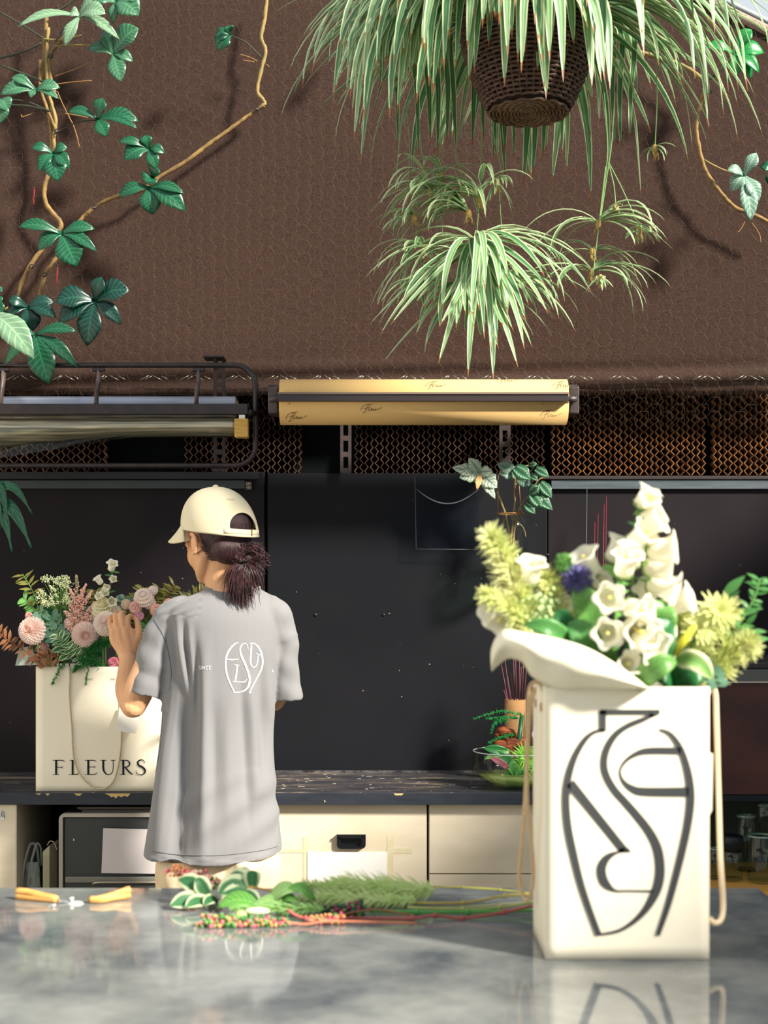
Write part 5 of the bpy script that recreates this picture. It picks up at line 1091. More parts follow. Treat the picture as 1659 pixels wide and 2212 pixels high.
mb.build('ponytail', mat('hair_strand', (36, 20, 25), .38, .5, c2=(78, 42, 46), ns=50), hair, kind='stuff')
MB().ball(K+V((.012, .006, .008)), (.024, .018, .022), 16, 10).build('knot_core', m_hair, hair)
MB().tube([K+V((.012*cos(a), -.006+.012*sin(a), .004*cos(a))) for a in [k*pi/6 for k in range(12)]], .0028, 6, closed=True).build('hair_tie', mat('black_tie2', (14, 14, 18), .6), hair)
# --- cap
m_cap = mat('cream_canvas', (226, 214, 184), .85, .1, bump=.25, bs=700, bd=.0006)
cap = MB(); A_, B_, C_ = .110, .092, .120; nu, nv = 168, 60; v = []; f = []; uvs = []
base = .010
def cappt(a, t, k=1.0):      # a azimuth (0=front), t 0 bottom..1 top
    e = t*pi/2; rr = cos(e)**.86; zz = base+(C_+.000)*sin(e)**.95
    bulge = 1+.012*cos(3*a)*sin(e)
    return hp(-.012+A_*rr*cos(a)*k*bulge, B_*rr*sin(a)*k*bulge, zz+.034*cos(a)*(1-t))
HT, HA, HH = .085, 13.5, .21
def hole(i, t): return sqrt(((i-84)/HA)**2+((t-HT)/HH)**2)
keep = {}
for i in range(nu):
    for j in range(nv+1):
        ii_, t = i, j/nv; g = hole(ii_, t); keep[(i, j)] = g >= .86 or t < HT-.001
        if .86 <= g < 1.0 and t >= HT-.001: ii_, t = 84+(i-84)/g, HT+(t-HT)/g
        v.append(cappt(2*pi*ii_/nu, t))
bc = 30.3 if 1 else 28     # column of the opening
for i in range(nu):
    for j in range(nv):
        ii = (i+1) % nu
        if not all(keep[k] for k in ((i, j), (ii, j), (i, j+1), (ii, j+1))): continue
        if (j+.5)/nv > HT and hole(i+.5, (j+.5)/nv) < .93: continue
        f.append((i*(nv+1)+j, ii*(nv+1)+j, ii*(nv+1)+j+1, i*(nv+1)+j+1))
capo = put(cap.add(v, f).mesh('cap', m_cap), 'cap', None, person, label='cream baseball cap with curved brim', solid=.0025)
mb = MB(); pts = [cappt(2*pi*i/nu, .045, 1.012) for i in range(66, 103, 3)]; mb.ribbon(pts, [.014]*len(pts), lambda i: V(((pts[i]-HC).x, (pts[i]-HC).y, 0))); mb.build('strap', m_cap, capo, solid=.002)
pq = cappt(2*pi*88/nu, .05, 1.03); mb = MB(); mb.box(-.0012, .0012, -.0018, .0018, -.009, .009, M=Matrix.Translation(pq)); mb.build('buckle', mat('brass', (150, 110, 60), .3, .6, metal=.7), capo, False)
MB().ball(cappt(0, 1)+U2*.002, (.008, .008, .005), 14, 8, Rm).build('top_button', m_cap, capo)
for k in range(6):
    a = pi/6+k*pi/3
    if abs(a-pi) < .1: continue
    MB().tube([cappt(a, t/14, 1.006) for t in range(4 if k in (2, 3) else 1, 15)], .0008, 4).build('panel_seam', mat('canvas_seam', (206, 194, 164), .9), capo)
pts = [cappt(2*pi*i/nu, .02, 1.008) for i in [(q+102) % 168 for q in range(0, 135, 3)]]; MB().ribbon(pts, [.010]*len(pts), lambda i: V(((pts[i]-HC).x, (pts[i]-HC).y, .01))).build('sweatband_edge', m_cap, capo, solid=.001)
def brim(u, v_):
    a = (u-.5)*2*1.15; A = cappt(a, .02, .995); out = .082*(1-(abs(u-.5)*2)**2.4)*v_; d = F2*out
    return A+d-U2*(out*.30+.046*v_*(sin(a)**2))+U2*.002
MB().grid(brim, 28, 10).build('brim', m_cap, capo, solid=.004)
# small grey lettering at the back of the cap
mb = MB()
for k in range(7):
    p_ = cappt(2*pi*(24.2+k*.42)/56, .48, 1.012); mb.tube([p_, p_+U2*.005], .0004, 4)
    if k % 2 == 0: q_ = cappt(2*pi*(24.5+k*.42)/56, .48, 1.012); mb.tube([p_+U2*.005, q_+U2*.005], .0004, 4)
mb.build('print', mat('cap_print', (170, 162, 150), .8), capo)
# ================= FLOWER PARTS =================
def leafmesh(name, L, W, mm, droop=.15, fold=.08, point=1.6, n=8, base=.25, na=2):
    mb = MB(); pts = [V((0, L*i/n, -droop*L*(i/n)**2)) for i in range(n+1)]
    wd = [W*(base+(1-base)*sin(min(1, i/n*1.9)*pi/2))*(1-max(0, (i/n-.4)/.6)**point)+.0002 for i in range(n+1)]
    mb.ribbon(pts, wd, (0, 0, 1), 0, fold, na); return mb.mesh(name, mm)
def bellmesh(name, L, R, mm, flare=1.16, lobes=5):
    """campanula bell opening along +Y"""
    mb = MB(); prof = [(.08, 0), (.55, .06), (.78, .2), (.80, .45), (.82, .68), (.95, .84), (flare, 1.0), (flare*1.12, .96)]
    M = Matrix.Rotation(-pi/2, 3, 'X')
    def fn(a, t): return 1+(.11*max(0, (t-.62)/.38)*cos(lobes*a))+(.03*cos(lobes*a))
    mb.lathe([(r*R, z*L) for r, z in prof], (0, 0, 0), 30, M, 0, fn)
    v0 = len(mb.v); mb.lathe([(.02*R, L*.1), (.10*R, L*.35), (.12*R, L*.75), (.16*R, L*.86), (.02*R, L*.92)], (0, 0, 0), 8, M, 1)
    for k in range(5):
        a = k*2*pi/5; c = V((cos(a)*R*.75, L*.02, sin(a)*R*.75)); mb.ribbon([V((0, -.1*R, 0)), c*.8, c+V((cos(a)*R*.3, L*.18, sin(a)*R*.3))], [R*.35, R*.55, .0005], (0, -1, 0), 2)
    mb.tube([V((0, 0, 0)), V((0, -L*.35, 0))], R*.10, 6, 2); return mb.mesh(name, mm)
m_petw = mat('petal_white', (250, 246, 228), .5, .2, trans=.35)
m_petc = mat('pistil_yellow', (232, 214, 120), .6, .2)
m_grn = mat('sepal_green', (130, 170, 90), .5, .3, trans=.2)
m_grn2 = mat('stem_green', (96, 140, 72), .5, .3)
bellM = bellmesh('bell_flower', .040, .0175, [m_petw, m_petc, m_grn])
def lf(name, c1, c2, vein, nz=.2): return uvmat(name, [(0, c1), (.5, c1), (1, c2)], veins=8, veincol=vein, trans=.25, rough=.38, nz=nz)
L_green = leafmesh('leaf', 1, .36, lf('leaf_green', (66, 128, 62), (84, 146, 76), (110, 165, 100)))
L_fresh = leafmesh('leaf', 1, .40, lf('leaf_fresh', (104, 168, 82), (130, 188, 100), (150, 200, 120)))
L_deep = leafmesh('leaf', 1, .58, lf('leaf_deep', (30, 98, 52), (44, 116, 62), (70, 140, 84)), point=2.2)
L_euc = leafmesh('leaf', 1, .92, lf('leaf_eucalyptus', (92, 134, 112), (110, 150, 126), (140, 176, 150)), point=2.6, droop=.05)
L_oli = leafmesh('leaf', 1, .28, lf('leaf_olive', (126, 134, 54), (160, 140, 60), (170, 160, 90)), droop=.25)
L_rus = leafmesh('leaf', 1, .32, lf('leaf_russet', (134, 84, 56), (160, 110, 70), (180, 130, 90)), droop=.25)
L_var = leafmesh('leaf', 1, .55, uvmat('leaf_variegated', [(0, (70, 128, 80)), (.45, (56, 116, 70)), (.62, (110, 156, 104)), (.72, (226, 234, 190)), (1, (236, 240, 204))], trans=.25, nz=.35), point=2.4, fold=.12)
def root(name, label, cat, pos, group=None): return thing(name, label, cat, pos, group)
def tb_(parent, pts, r, mm, name='stem', n=5):
    MB().tube(catmull([tuple(p) for p in pts], n), r, 6).build(name, mm, parent)
def scatter_leaves(parent, pts, n, me, size, r, spread=1.0, up=.4, name='leaf', t0=.2):
    c = [V(p) for p in catmull([tuple(p) for p in pts], 8)]
    for i in range(n):
        t = t0+(1-t0)*(i+.5)/n; k = min(len(c)-2, int(t*(len(c)-1))); o = c[k]; d = (c[k+1]-c[k]).normalized(); sd_ = d.cross(V((0, -1, .2))).normalized()*(1 if i % 2 else -1)
        dd = (sd_*spread+d*up+V((r.uniform(-.4, .4), r.uniform(-.7, .2), r.uniform(-.3, .3)))).normalized()
        put(me, name, aim(o, dd, V((r.uniform(-.5, .5), -.8, .6)), size*r.uniform(.7, 1.15)), parent)
# feathery fronds, all fine needles of one frond in one mesh
def feather(mb, pts, L, n, r, w=.0008, tight=.7, m=0):
    c = [V(p) for p in catmull([tuple(p) for p in pts], 10)]; N = len(c)
    for i in range(n):
        t = r.random()**.9; k = min(N-2, int(t*(N-1))); o = c[k]; d = (c[k+1]-c[k]).normalized(); q = V((r.gauss(0, 1), r.gauss(0, 1), r.gauss(0, 1))).normalized()
        l = L*r.uniform(.5, 1)*(1.1-.6*t); e = o+(q*1+d*tight).normalized()*l; m_ = (o+e)/2+V((0, 0, l*.10)); mb.tube([o, m_, e], [w, w*.9, w*.3], 3, m, False)
def feather2(mb, pts, L, n, q):
    c = [V(p) for p in catmull([tuple(p) for p in pts], 10)]; N = len(c)
    for i in range(n):
        t = q.random()**.9; k = min(N-2, int(t*(N-1))); o = c[k]; d = (c[k+1]-c[k]).normalized(); u_ = V((q.gauss(0, 1), q.gauss(0, 1.3), q.gauss(0, .8))).normalized()
        l = L*q.uniform(.5, 1)*(.5+.9*sin(min(1, .1+t)*pi)); e = o+(u_+d*1.3).normalized()*l; mb.ribbon([o, (o+e)/2+V((0, 0, l*.1)), e], [.0012, .0022, .0005], (q.uniform(-.6, .6), -.8, .7))
# ================= BIG BOUQUET IN THE FRONT BAG =================
r = random.Random(41); YF1 = 2.03
def bell(parent, px, py, Y, d, sc=1.0): put(bellM, 'bell_flower', aim(P(px, py, Y), d, (0, .3, 1), sc), parent)
BOT = lambda px=1350, Y=2.09: P(px, 1520, Y)
c1 = root('bellflower_stem', 'tallest white bellflower spike rising above the big front bouquet', 'flower', BOT(1400))
tb_(c1, [BOT(1400), P(1375, 1330, 2.09), P(1364, 1200, 2.08), P(1385, 1085, 2.06)], .0028, m_grn)
for px, py, d, s in ((1380, 1098, (.5, -.2, .8), .85), (1392, 1092, (.2, -.9, .5), .7), (1376, 1150, (.9, -.4, .5), 1.05), (1384, 1130, (1, -.1, .6), .9), (1396, 1190, (1, -.3, .1), 1.1), (1388, 1222, (1, -.2, -.1), 1.1), (1398, 1256, (1, -.4, -.35), 1.15), (1366, 1224, (-.2, -.8, .7), .9), (1360, 1180, (.6, -.6, .6), 1.0)): bell(c1, px, py, 2.05, d, s)
scatter_leaves(c1, [P(1364, 1260, 2.08), P(1364, 1200, 2.08), P(1390, 1080, 2.06)], 9, L_fresh, .022, r)
c2 = root('bellflower_stem', 'white bellflower stem with two open bells facing forward in the bouquet middle', 'flower', BOT(1330))
tb_(c2, [BOT(1330), P(1330, 1400, 2.07), P(1330, 1300, 2.06), P(1340, 1215, 2.08)], .0026, m_grn)
for px, py, d, s in ((1313, 1286, (-.1, -1, -.1), 1.0), (1309, 1362, (-.1, -1, -.1), 1.0), (1345, 1245, (.1, -.5, .8), 1.0), (1350, 1310, (.7, -.8, -.2), 1.0), (1362, 1352, (.2, -.9, -.2), 1.25), (1372, 1375, (.5, -.8, -.3), 1.2), (1352, 1212, (.1, -.3, 1), .7), (1340, 1440, (.3, -.9, .2), .8), (1356, 1320, (.9, -.5, .1), .9)): bell(c2, px, py, 2.010, d, s)
scatter_leaves(c2, [P(1330, 1440, 2.05), P(1330, 1300, 2.05), P(1335, 1215, 2.07)], 12, L_fresh, .026, r)
c3 = root('bellflower_stem', 'white bellflower stem reaching up between the blue thistle and tall spike', 'flower', BOT(1310))
tb_(c3, [BOT(1310), P(1310, 1350, 2.11), P(1300, 1260, 2.11), P(1322, 1210, 2.10)], .0024, m_grn)
for px, py, d, s in ((1283, 1245, (-.5, -.4, .8), 1.1), (1320, 1215, (.4, -.3, .9), 1.0), (1290, 1265, (.2, -.8, .4), .7), (1278, 1330, (-1, -.5, .2), 1.1)): bell(c3, px, py, 2.09, d, s)
c4 = root('bellflower_stem', 'low white bellflower stem on the left of the bouquet with two drooping bells', 'flower', BOT(1200))
tb_(c4, [BOT(1200), P(1150, 1380, 2.08), P(1120, 1300, 2.08), P(1150, 1262, 2.08)], .0022, m_grn)
for px, py, d, s in ((1142, 1262, (.1, -.5, .9), 1.0), (1100, 1320, (-.9, -.5, .1), 1.05), (1090, 1318, (-.4, -.8, -.6), .9)): bell(c4, px, py, 2.06, d, s)
c5 = root('bellflower_stem', 'white bellflower stem with pale buds right of the tall spike base', 'flower', BOT(1440))
tb_(c5, [BOT(1440), P(1440, 1400, 2.10), P(1420, 1330, 2.10), P(1410, 1290, 2.10)], .0022, m_grn)
for px, py, d, s in ((1400, 1300, (-.2, -.8, .6), .9), (1432, 1312, (.9, -.4, .3), 1.15), (1402, 1340, (.2, -1, .1), 1.0)): bell(c5, px, py, 2.09, d, s)
# feathery yellow-green plumes
m_pl1 = mat('plume_green', (204, 212, 128), .6, .2, c2=(226, 226, 170), ns=18, trans=.3)
def plume(label, pts, Y, L, n, rad=.9, rs_=1, lft=None):
    rt = root('feather_foliage', label, 'foliage', P(pts[0][0], pts[0][1], Y)); c = [P(a, b, Y+(dd[0] if dd else 0)) for a, b, *dd in pts]
    tb_(rt, c, .0028, m_grn); mb = MB(); q = random.Random(rs_); cc = [V(p) for p in catmull([tuple(p) for p in c], 10)]; N = len(cc)
    for i in range(int(n*1.9)):
        t = .12+.88*q.random(); k = min(N-2, int(t*(N-1))); o = cc[k]; d = (cc[k+1]-cc[k]).normalized(); u_ = V((q.gauss(0, 1), q.gauss(0, 1), q.gauss(0, 1))).normalized()
        dd = (u_*rad+d*.75).normalized(); l = L*q.uniform(.6, 1.1)*(1-.35*t); mb.ribbon([o, o+dd*l*.5+V((0, 0, .002)), o+dd*l], [.0014, .0028, .0008], (q.uniform(-1, 1), -1, .3))
    mb.build('needles', m_pl1, rt, kind='stuff'); return rt
plume('tallest feathery yellow-green plume on the left of the front bouquet', [(1200, 1480), (1140, 1330), (1108, 1260), (1085, 1200), (1060, 1160)], 2.05, .042, 520, rs_=2)
plume('short feathery plume leaning left below the tallest plume', [(1190, 1480), (1130, 1350), (1090, 1310), (1052, 1288)], 2.03, .034, 330, rs_=3)
plume('pale feathery plume beside the blue thistle', [(1230, 1480), (1215, 1380), (1200, 1300), (1180, 1250)], 2.07, .038, 380, rs_=4)
plume('feathery plume hanging over the right rim of the front bag', [(1500, 1480), (1560, 1430), (1600, 1400), (1612, 1395)], 2.09, .042, 380, rs_=5)
plume('fluffy yellow-green plume at the right of the front bouquet', [(1480, 1470), (1500, 1390), (1540, 1340), (1570, 1320)], 2.10, .045, 460, rs_=6)
plume('small feathery tuft just above the right part of the white wrap', [(1400, 1480), (1450, 1400), (1470, 1340), (1470, 1310)], 2.11, .034, 260, rs_=7)
# thistle
tt = root('thistle', 'blue-violet thistle head with green tip among white bells', 'flower', P(1290, 1480, 2.10))
tb_(tt, [P(1290, 1480, 2.10), P(1265, 1330, 2.10), P(1240, 1250, 2.09)], .0024, m_grn)
def spiky(parent, c, rad, n, L, mm, name, seed, bias=(0, 0, 0), sq=1.0, w=.0012):
    mb = MB(); q = random.Random(seed); c = V(c); mb.ball(c, rad*.8, 12, 8)
    for i in range(n):
        d = V((q.gauss(0, 1), q.gauss(0, 1), q.gauss(0, 1)*sq)).normalized()+V(bias)*.6; d.normalize(); mb.tube([c+d*rad*.6, c+d*(rad+L*q.uniform(.6, 1))], [w, w*.3], 4, cap=False)
    mb.build(name, mm, parent, kind='stuff')
spiky(tt, P(1246, 1250, 2.06), .013, 420, .014, mat('thistle_violet', (96, 92, 150), .6, .2, c2=(130, 124, 176), ns=60), 'flower_head', 1)
spiky(tt, P(1218, 1216, 2.06), .011, 240, .006, mat('thistle_green', (110, 160, 84), .6, .2), 'bud', 2)
# yellow-green spider blooms on the right
m_yg = mat('bloom_lime', (206, 214, 128), .55, .2, c2=(232, 232, 170), ns=12, trans=.3)
def star(parent, c, R, n, mm, seed, d=(0, -1, .3), w=.006, name='flower_head', layers=3):
    mb = MB(); q = random.Random(seed); c = V(c); D = V(d).normalized(); a1 = D.orthogonal().normalized(); a2 = D.cross(a1)
    for k in range(n):
        a = 2*pi*k/n*layers+q.uniform(-.1, .1); ly = (k*layers//n)/layers; el = .15+ly*1.0; u_ = (a1*cos(a)+a2*sin(a))*cos(el)+D*sin(el); l = R*(1-.35*ly)*q.uniform(.85, 1.1)
        mb.ribbon([c, c+u_*l*.5+D*l*.12, c+u_*l+D*l*.02], [w*.5, w, w*.25], D, 0, .1)
    mb.ball(c+D*.002, R*.14, 8, 6); return mb.build(name, mm, parent)
for i, (px, py, R, lb) in enumerate(((1545, 1325, .036, 'larger pale lime spidery bloom at the right of the bouquet'), (1508, 1360, .030, 'smaller pale lime bloom tucked beside the white-edged leaf'))):
    st_ = root('spider_bloom', lb, 'flower', P(1480, 1480, 2.09)); tb_(st_, [P(1480, 1480, 2.09), P(px-20, py+60, 2.09), P(px, py, 2.07)], .002, m_grn); star(st_, P(px, py, 2.06), R, 46, m_yg, 10+i, (.2, -1, .5))
sb1 = root('hydrangea_buds', 'cluster of small pale green buds at the left of the bouquet', 'flower', P(1200, 1480, 2.06)); tb_(sb1, [P(1220, 1490, 2.06), P(1180, 1380, 2.05), P(1168, 1330, 2.04)], .002, m_grn)
mb = MB(); q = random.Random(77)
for i in range(130): mb.ball(P(1165+q.gauss(0, 20), 1330+q.gauss(0, 26), 2.04+q.gauss(0, .012)), q.uniform(.0022, .004), 7, 5)
mb.build('buds', mat('pale_buds', (186, 208, 150), .6, .2), sb1, kind='stuff')
# broad leaves
def bigleaf(name, label, base, tip, w_, Y, mm, dy=-.02, bend=.02, cat='leaf', width=.42, up=(0, -1, .2)):
    rt = root(name, label, cat, P(base[0], base[1], Y)); a = P(base[0], base[1], Y); b = P(tip[0], tip[1], Y+dy); mb = MB(); n = 16
    pts = [a+(b-a)*(i/n)+V((0, -bend*sin(i/n*pi), bend*.6*sin(i/n*pi))) for i in range(n+1)]; s_ = s4(Y)
    wd = [w_*s_*sin(min(1, (.12+i/n)/width)*pi/2)*(1-max(0, (i/n-width)/(1-width))**2.2)+.0004 for i in range(n+1)]
    mb.ribbon(pts, wd, up, 0, .10, 6); mb.build('blade', mm, rt, solid=.0007); MB().tube([a, a+(a-b).normalized()*.03+V((0, .01, -.02))], .0022, 6).build('leaf_stalk', m_grn, rt); return rt
m_L1 = lf('big_leaf_light', (112, 164, 84), (126, 176, 96), (90, 150, 72), .1); m_L2 = lf('big_leaf_dark', (36, 108, 54), (46, 118, 60), (60, 134, 76), .1); m_L3 = lf('big_leaf_mid', (84, 146, 76), (96, 158, 86), (70, 134, 66), .1)
for k, (bs, tp, w_, Y, mm, lb) in enumerate((((1290, 1400), (1240, 1260), 66, 2.08, m_L1, 'rounded light green leaf behind the two open white bells'), ((1230, 1400), (1200, 1320), 46, 2.04, m_L2, 'dark glossy leaf left of the bouquet centre'), ((1290, 1440), (1225, 1345), 64, 2.03, m_L3, 'mid green leaf standing just above the white wrap'), ((1240, 1400), (1130, 1350), 40, 2.02, m_L3, 'leaf pointing left along the edge of the white wrap'),
        ((1400, 1400), (1440, 1300), 74, 2.05, m_L1, 'upright pale green leaf at the bouquet centre right'), ((1360, 1470), (1450, 1340), 92, 2.03, m_L2, 'largest deep green leaf right of the open bells'), ((1370, 1482), (1462, 1430), 50, 2.00, m_L1, 'olive green leaf lying on the bag rim at the wrap end'), ((1470, 1482), (1400, 1460), 60, 2.06, m_L2, 'dark leaf low inside the bag mouth'), ((1440, 1490), (1530, 1455), 56, 2.05, m_L2, 'dark green leaf by the right bag corner'), ((1320, 1470), (1290, 1400), 40, 2.07, m_L1, 'pale leaf behind the short bell stalks'))):
    bigleaf('broad_leaf', lb, bs, tp, w_, Y, mm)
m_spa = uvmat('spathe', [(0, (130, 180, 96)), (.5, (150, 190, 110)), (.8, (236, 240, 196)), (1, (244, 246, 214))], trans=.3, rough=.35, nz=.1)
an = bigleaf('arum_flower', 'green and white arum bloom with long yellow spike', (1460, 1425), (1540, 1470), 44, 2.02, m_spa, cat='flower')
mb = MB(); pts = catmull([tuple(P(1452, 1445, 2.02)), tuple(P(1448, 1390, 2.01)), tuple(P(1445, 1330, 2.03)), tuple(P(1425, 1300, 2.04))], 6); mb.ribbon(pts, [.004+.014*sin(i/(len(pts)-1)*pi) for i in range(len(pts))], (0, -1, 0), 0, .2, 4); mb.build('spathe', m_spa, an, solid=.001)
MB().tube([P(1456, 1412, 2.0), P(1478, 1382, 1.99), P(1502, 1350, 1.99)], [.0065, .0062, .0035], 12).build('spadix', mat('spadix_yellow', (214, 206, 66), .6, .2, c2=(170, 184, 60), ns=20), an)
# sprigs on the right
def sprig(name, label, pts, Y, n, me, size, mm=m_grn2, cat='foliage', r0=.0018, seed=1, spread=1.0, up=.4, t0=.2, group=None):
    rt = root(name, label, cat, P(pts[0][0], pts[0][1], Y), group); c = [P(a, b, Y) for a, b in pts]; tb_(rt, c, r0, mm); scatter_leaves(rt, c, n, me, size, random.Random(seed), spread, up, t0=t0); return rt
sprig('leafy_sprig', 'dark green pointed sprig reaching right of the lime blooms', [(1530, 1470), (1560, 1400), (1575, 1330), (1560, 1285)], 2.11, 8, L_green, .040, seed=5, t0=.45)
sprig('leafy_sprig', 'sprig with small leaves at the far right edge of the bouquet', [(1540, 1450), (1590, 1360), (1630, 1290), (1640, 1250)], 2.12, 18, L_green, .020, seed=6, t0=.5)
sprig('leafy_sprig', 'little round-leaved sprig drooping over the right bag corner', [(1500, 1460), (1535, 1445), (1552, 1480)], 2.05, 9, L_euc, .020, seed=7, t0=.4)
sprig('leafy_sprig', 'arching leafy sprig between lime blooms and right plume', [(1520, 1480), (1570, 1390), (1610, 1350), (1625, 1385)], 2.10, 9, L_green, .034, seed=8, t0=.4)
sprig('leafy_sprig', 'small green sprig under the lowest white bell', [(1340, 1480), (1330, 1430), (1320, 1390)], 2.05, 8, L_fresh, .026, seed=9)
sprig('leafy_sprig', 'green sprig deep in the bag mouth near the dark leaf', [(1460, 1490), (1490, 1450), (1510, 1420)], 2.08, 10, L_green, .034, seed=10)
sprig('leafy_sprig', 'green sprig filling the middle behind the white bells', [(1380, 1490), (1400, 1400), (1420, 1340)], 2.13, 14, L_green, .036, seed=11)
sprig('leafy_sprig', 'green sprig at the back left behind the plumes', [(1240, 1490), (1210, 1400), (1180, 1350)], 2.13, 14, L_deep, .036, seed=12)
# wrap
topc = catmull([(1062, 1448), (1062, 1400), (1085, 1362), (1130, 1365), (1200, 1378), (1270, 1400), (1340, 1440), (1402, 1486)], 8)
botc = catmull([(1062, 1450), (1075, 1438), (1100, 1422), (1130, 1432), (1150, 1462), (1200, 1486), (1290, 1492), (1402, 1488)], 8)
def wrapf(u, v):
    k = u*(len(topc)-1); i = min(len(topc)-2, int(k)); f_ = k-i; a = [topc[i][j]+(topc[i+1][j]-topc[i][j])*f_ for j in (0, 1)]; b_ = [botc[i][j]+(botc[i+1][j]-botc[i][j])*f_ for j in (0, 1)]
    Yt = 1.985-.02*sin(u*pi); Y = Yt+.030*v+(-.035*sin(v*pi)) ; px = a[0]+(b_[0]-a[0])*v; py = a[1]+(b_[1]-a[1])*v
    return P(px, py, Y+.004*sin(px*.05+py*.03)+(.05*(1-u)**3 if v < .5 else .05*(1-u)**3))
m_wrap = mat('wrap_paper', (244, 238, 216), .6, .2, bump=.15, bs=12, bd=.01, trans=.15)
tag(MB().grid(wrapf, 50, 14).build('wrapping_paper', m_wrap, None, solid=.0006), 'cream wrapping paper flaring out of the front bag on the left', 'paper')
# ================= REAR BOUQUET =================
Y1 = 4.06; r = random.Random(12)
m_dah = mat('dahlia_pink', (252, 228, 218), .6, .15, c2=(253, 236, 228), ns=30, trans=.3); m_dahi = mat('dahlia_heart', (246, 206, 192), .6, .15, trans=.3)
dp = MB(); dp.ribbon([V((0, 0, 0)), V((0, .5, .10)), V((0, 1, .02))], [.14, .34, .20], (0, 0, 1), 0, .35); 
def dahlia(parent, c, R, d, mm=m_dah, mi=m_dahi, seed=1, rows=9, pw=1.0):
    D = V(d).normalized(); a1 = D.orthogonal().normalized(); a2 = D.cross(a1); mb = MB(); q = random.Random(seed); c = V(c)
    for j in range(rows):
        t = j/(rows-1); n = int(26-14*t); el = -.35+t*1.75; l = R*(.95-.55*t)
        for k in range(n):
            a = 2*pi*(k+.5*(j % 2))/n+q.uniform(-.06, .06); u_ = (a1*cos(a)+a2*sin(a))*cos(el)+D*sin(el); o = c+D*R*(.05+.12*t)
            mb.ribbon([o, o+u_*l*.55+D*l*.10, o+u_*l*.9, o+u_*l+D*l*.05], [R*.10, R*.21*pw*(1-.4*t), R*.20*pw*(1-.4*t), R*.04], D, 1 if t > .7 else 0, .28)
    mb.ball(c+D*R*.26, R*.30, 12, 8, None, 0); mb.build('flower_head', [mm, mi], parent)
BB = lambda px: P(max(px, 96), 1480, 4.10)
def flower(name, label, px, py, Y, bx=None): 
    rt = root(name, label, 'flower', BB(bx or px)); tb_(rt, [BB(bx or px), P(max(92, (px*2+(bx or px))/3), (py+1480)/2, Y+.02), P(px, py+4, Y+.01)], .0022, m_grn2); return rt
s1_ = s4(Y1)
f_ = flower('dahlia', 'leftmost round pale pink dahlia facing forward', 68, 1362, 4.02, 110); dahlia(f_, P(68, 1362, 4.01), 35*s1_, (-.3, -1, .1), seed=1, rows=11)
f_ = flower('dahlia', 'pale pink dahlia at the middle front of the rear bouquet', 184, 1373, 4.0); dahlia(f_, P(184, 1372, 4.0), 33*s1_, (.25, -1, -.05), seed=2, pw=1.3)
f_ = flower('dahlia', 'nearly white dahlia touched by the person\'s fingers', 228, 1348, 3.99); dahlia(f_, P(228, 1346, 4.0), 32*s1_, (-.1, -1, .5), mat('dahlia_white', (252, 238, 226), .6, .15, trans=.25), m_dah, seed=3, pw=1.3)
f_ = flower('scabiosa', 'cream white ruffled flower above the touched dahlia', 222, 1316, 4.04); dahlia(f_, P(222, 1314, 4.04), 28*s1_, (0, -.6, .8), mat('cream_petal', (250, 244, 214), .6, .15, trans=.25), mat('cream_heart', (240, 226, 150), .6, .1), seed=4, rows=6, pw=1.4)
# small flowers
for px, py, R, d, lb, cc in ((310, 1290, 21, (0, -.8, .5), 'white-pink rose cluster at the right of the rear bouquet', (250, 226, 216)), (292, 1312, 14, (-.3, -1, 0), 'small blush flower under the white-pink rose', (240, 200, 190)), (365, 1305, 13, (0, -1, .3), 'tiny pink flower beside the person\'s shoulder', (236, 196, 186)), (300, 1330, 10, (0, -1, .2), 'small mauve flower behind the thumb', (214, 160, 180)), (245, 1432, 13, (0, -1, .2), 'pink flower at the bag rim beside the wrist', (232, 150, 170)), (338, 1318, 14, (0, -1, .2), 'peach flower left of the T-shirt shoulder', (238, 196, 176)), (100, 1435, 14, (0, -1, .4), 'pale lime flower at the left bag rim', (214, 222, 150)), (62, 1330, 8, (0, -1, .2), 'tiny pink bud above the leftmost dahlia', (226, 178, 168)), (222, 1300, 12, (0, -1, .3), 'small cream snapdragon bloom under the white bells', (250, 236, 204))):
    f_ = flower('garden_flower', lb, px, py, 4.05); dahlia(f_, P(px, py, 4.04), R*1.2*s1_, d, mat('gf%d' % px, tuple(min(252, int(v*1.05)) for v in cc), .6, .15, trans=.25), mat('gfh%d' % px, tuple(int(v*.9) for v in cc), .6, .15), seed=px, rows=5, pw=1.4)
# bellflower stem
f_ = root('bellflower_stem', 'white bellflower stem, tallest flower in the rear bouquet', 'flower', BB(225))
tb_(f_, [BB(225), P(232, 1340, 4.08), P(236, 1280, 4.07), P(246, 1215, 4.06)], .002, m_grn2)
for px, py, d, s in ((240, 1232, (.3, -.7, .8), .75), (220, 1262, (-.6, -.4, .9), .65), (247, 1252, (0, -1, .1), .5), (232, 1282, (-.2, -1, .2), .6), (222, 1290, (-.5, -.8, .2), .55), (240, 1298, (.3, -.9, -.1), .65), (236, 1268, (-.3, -.9, -.1), .5)): put(bellM, 'bell_flower', aim(P(px, py, 4.04), d, (0, .3, 1), s), f_)
scatter_leaves(f_, [P(232, 1330, 4.06), P(236, 1280, 4.06), P(246, 1215, 4.06)], 9, L_green, .022, r)
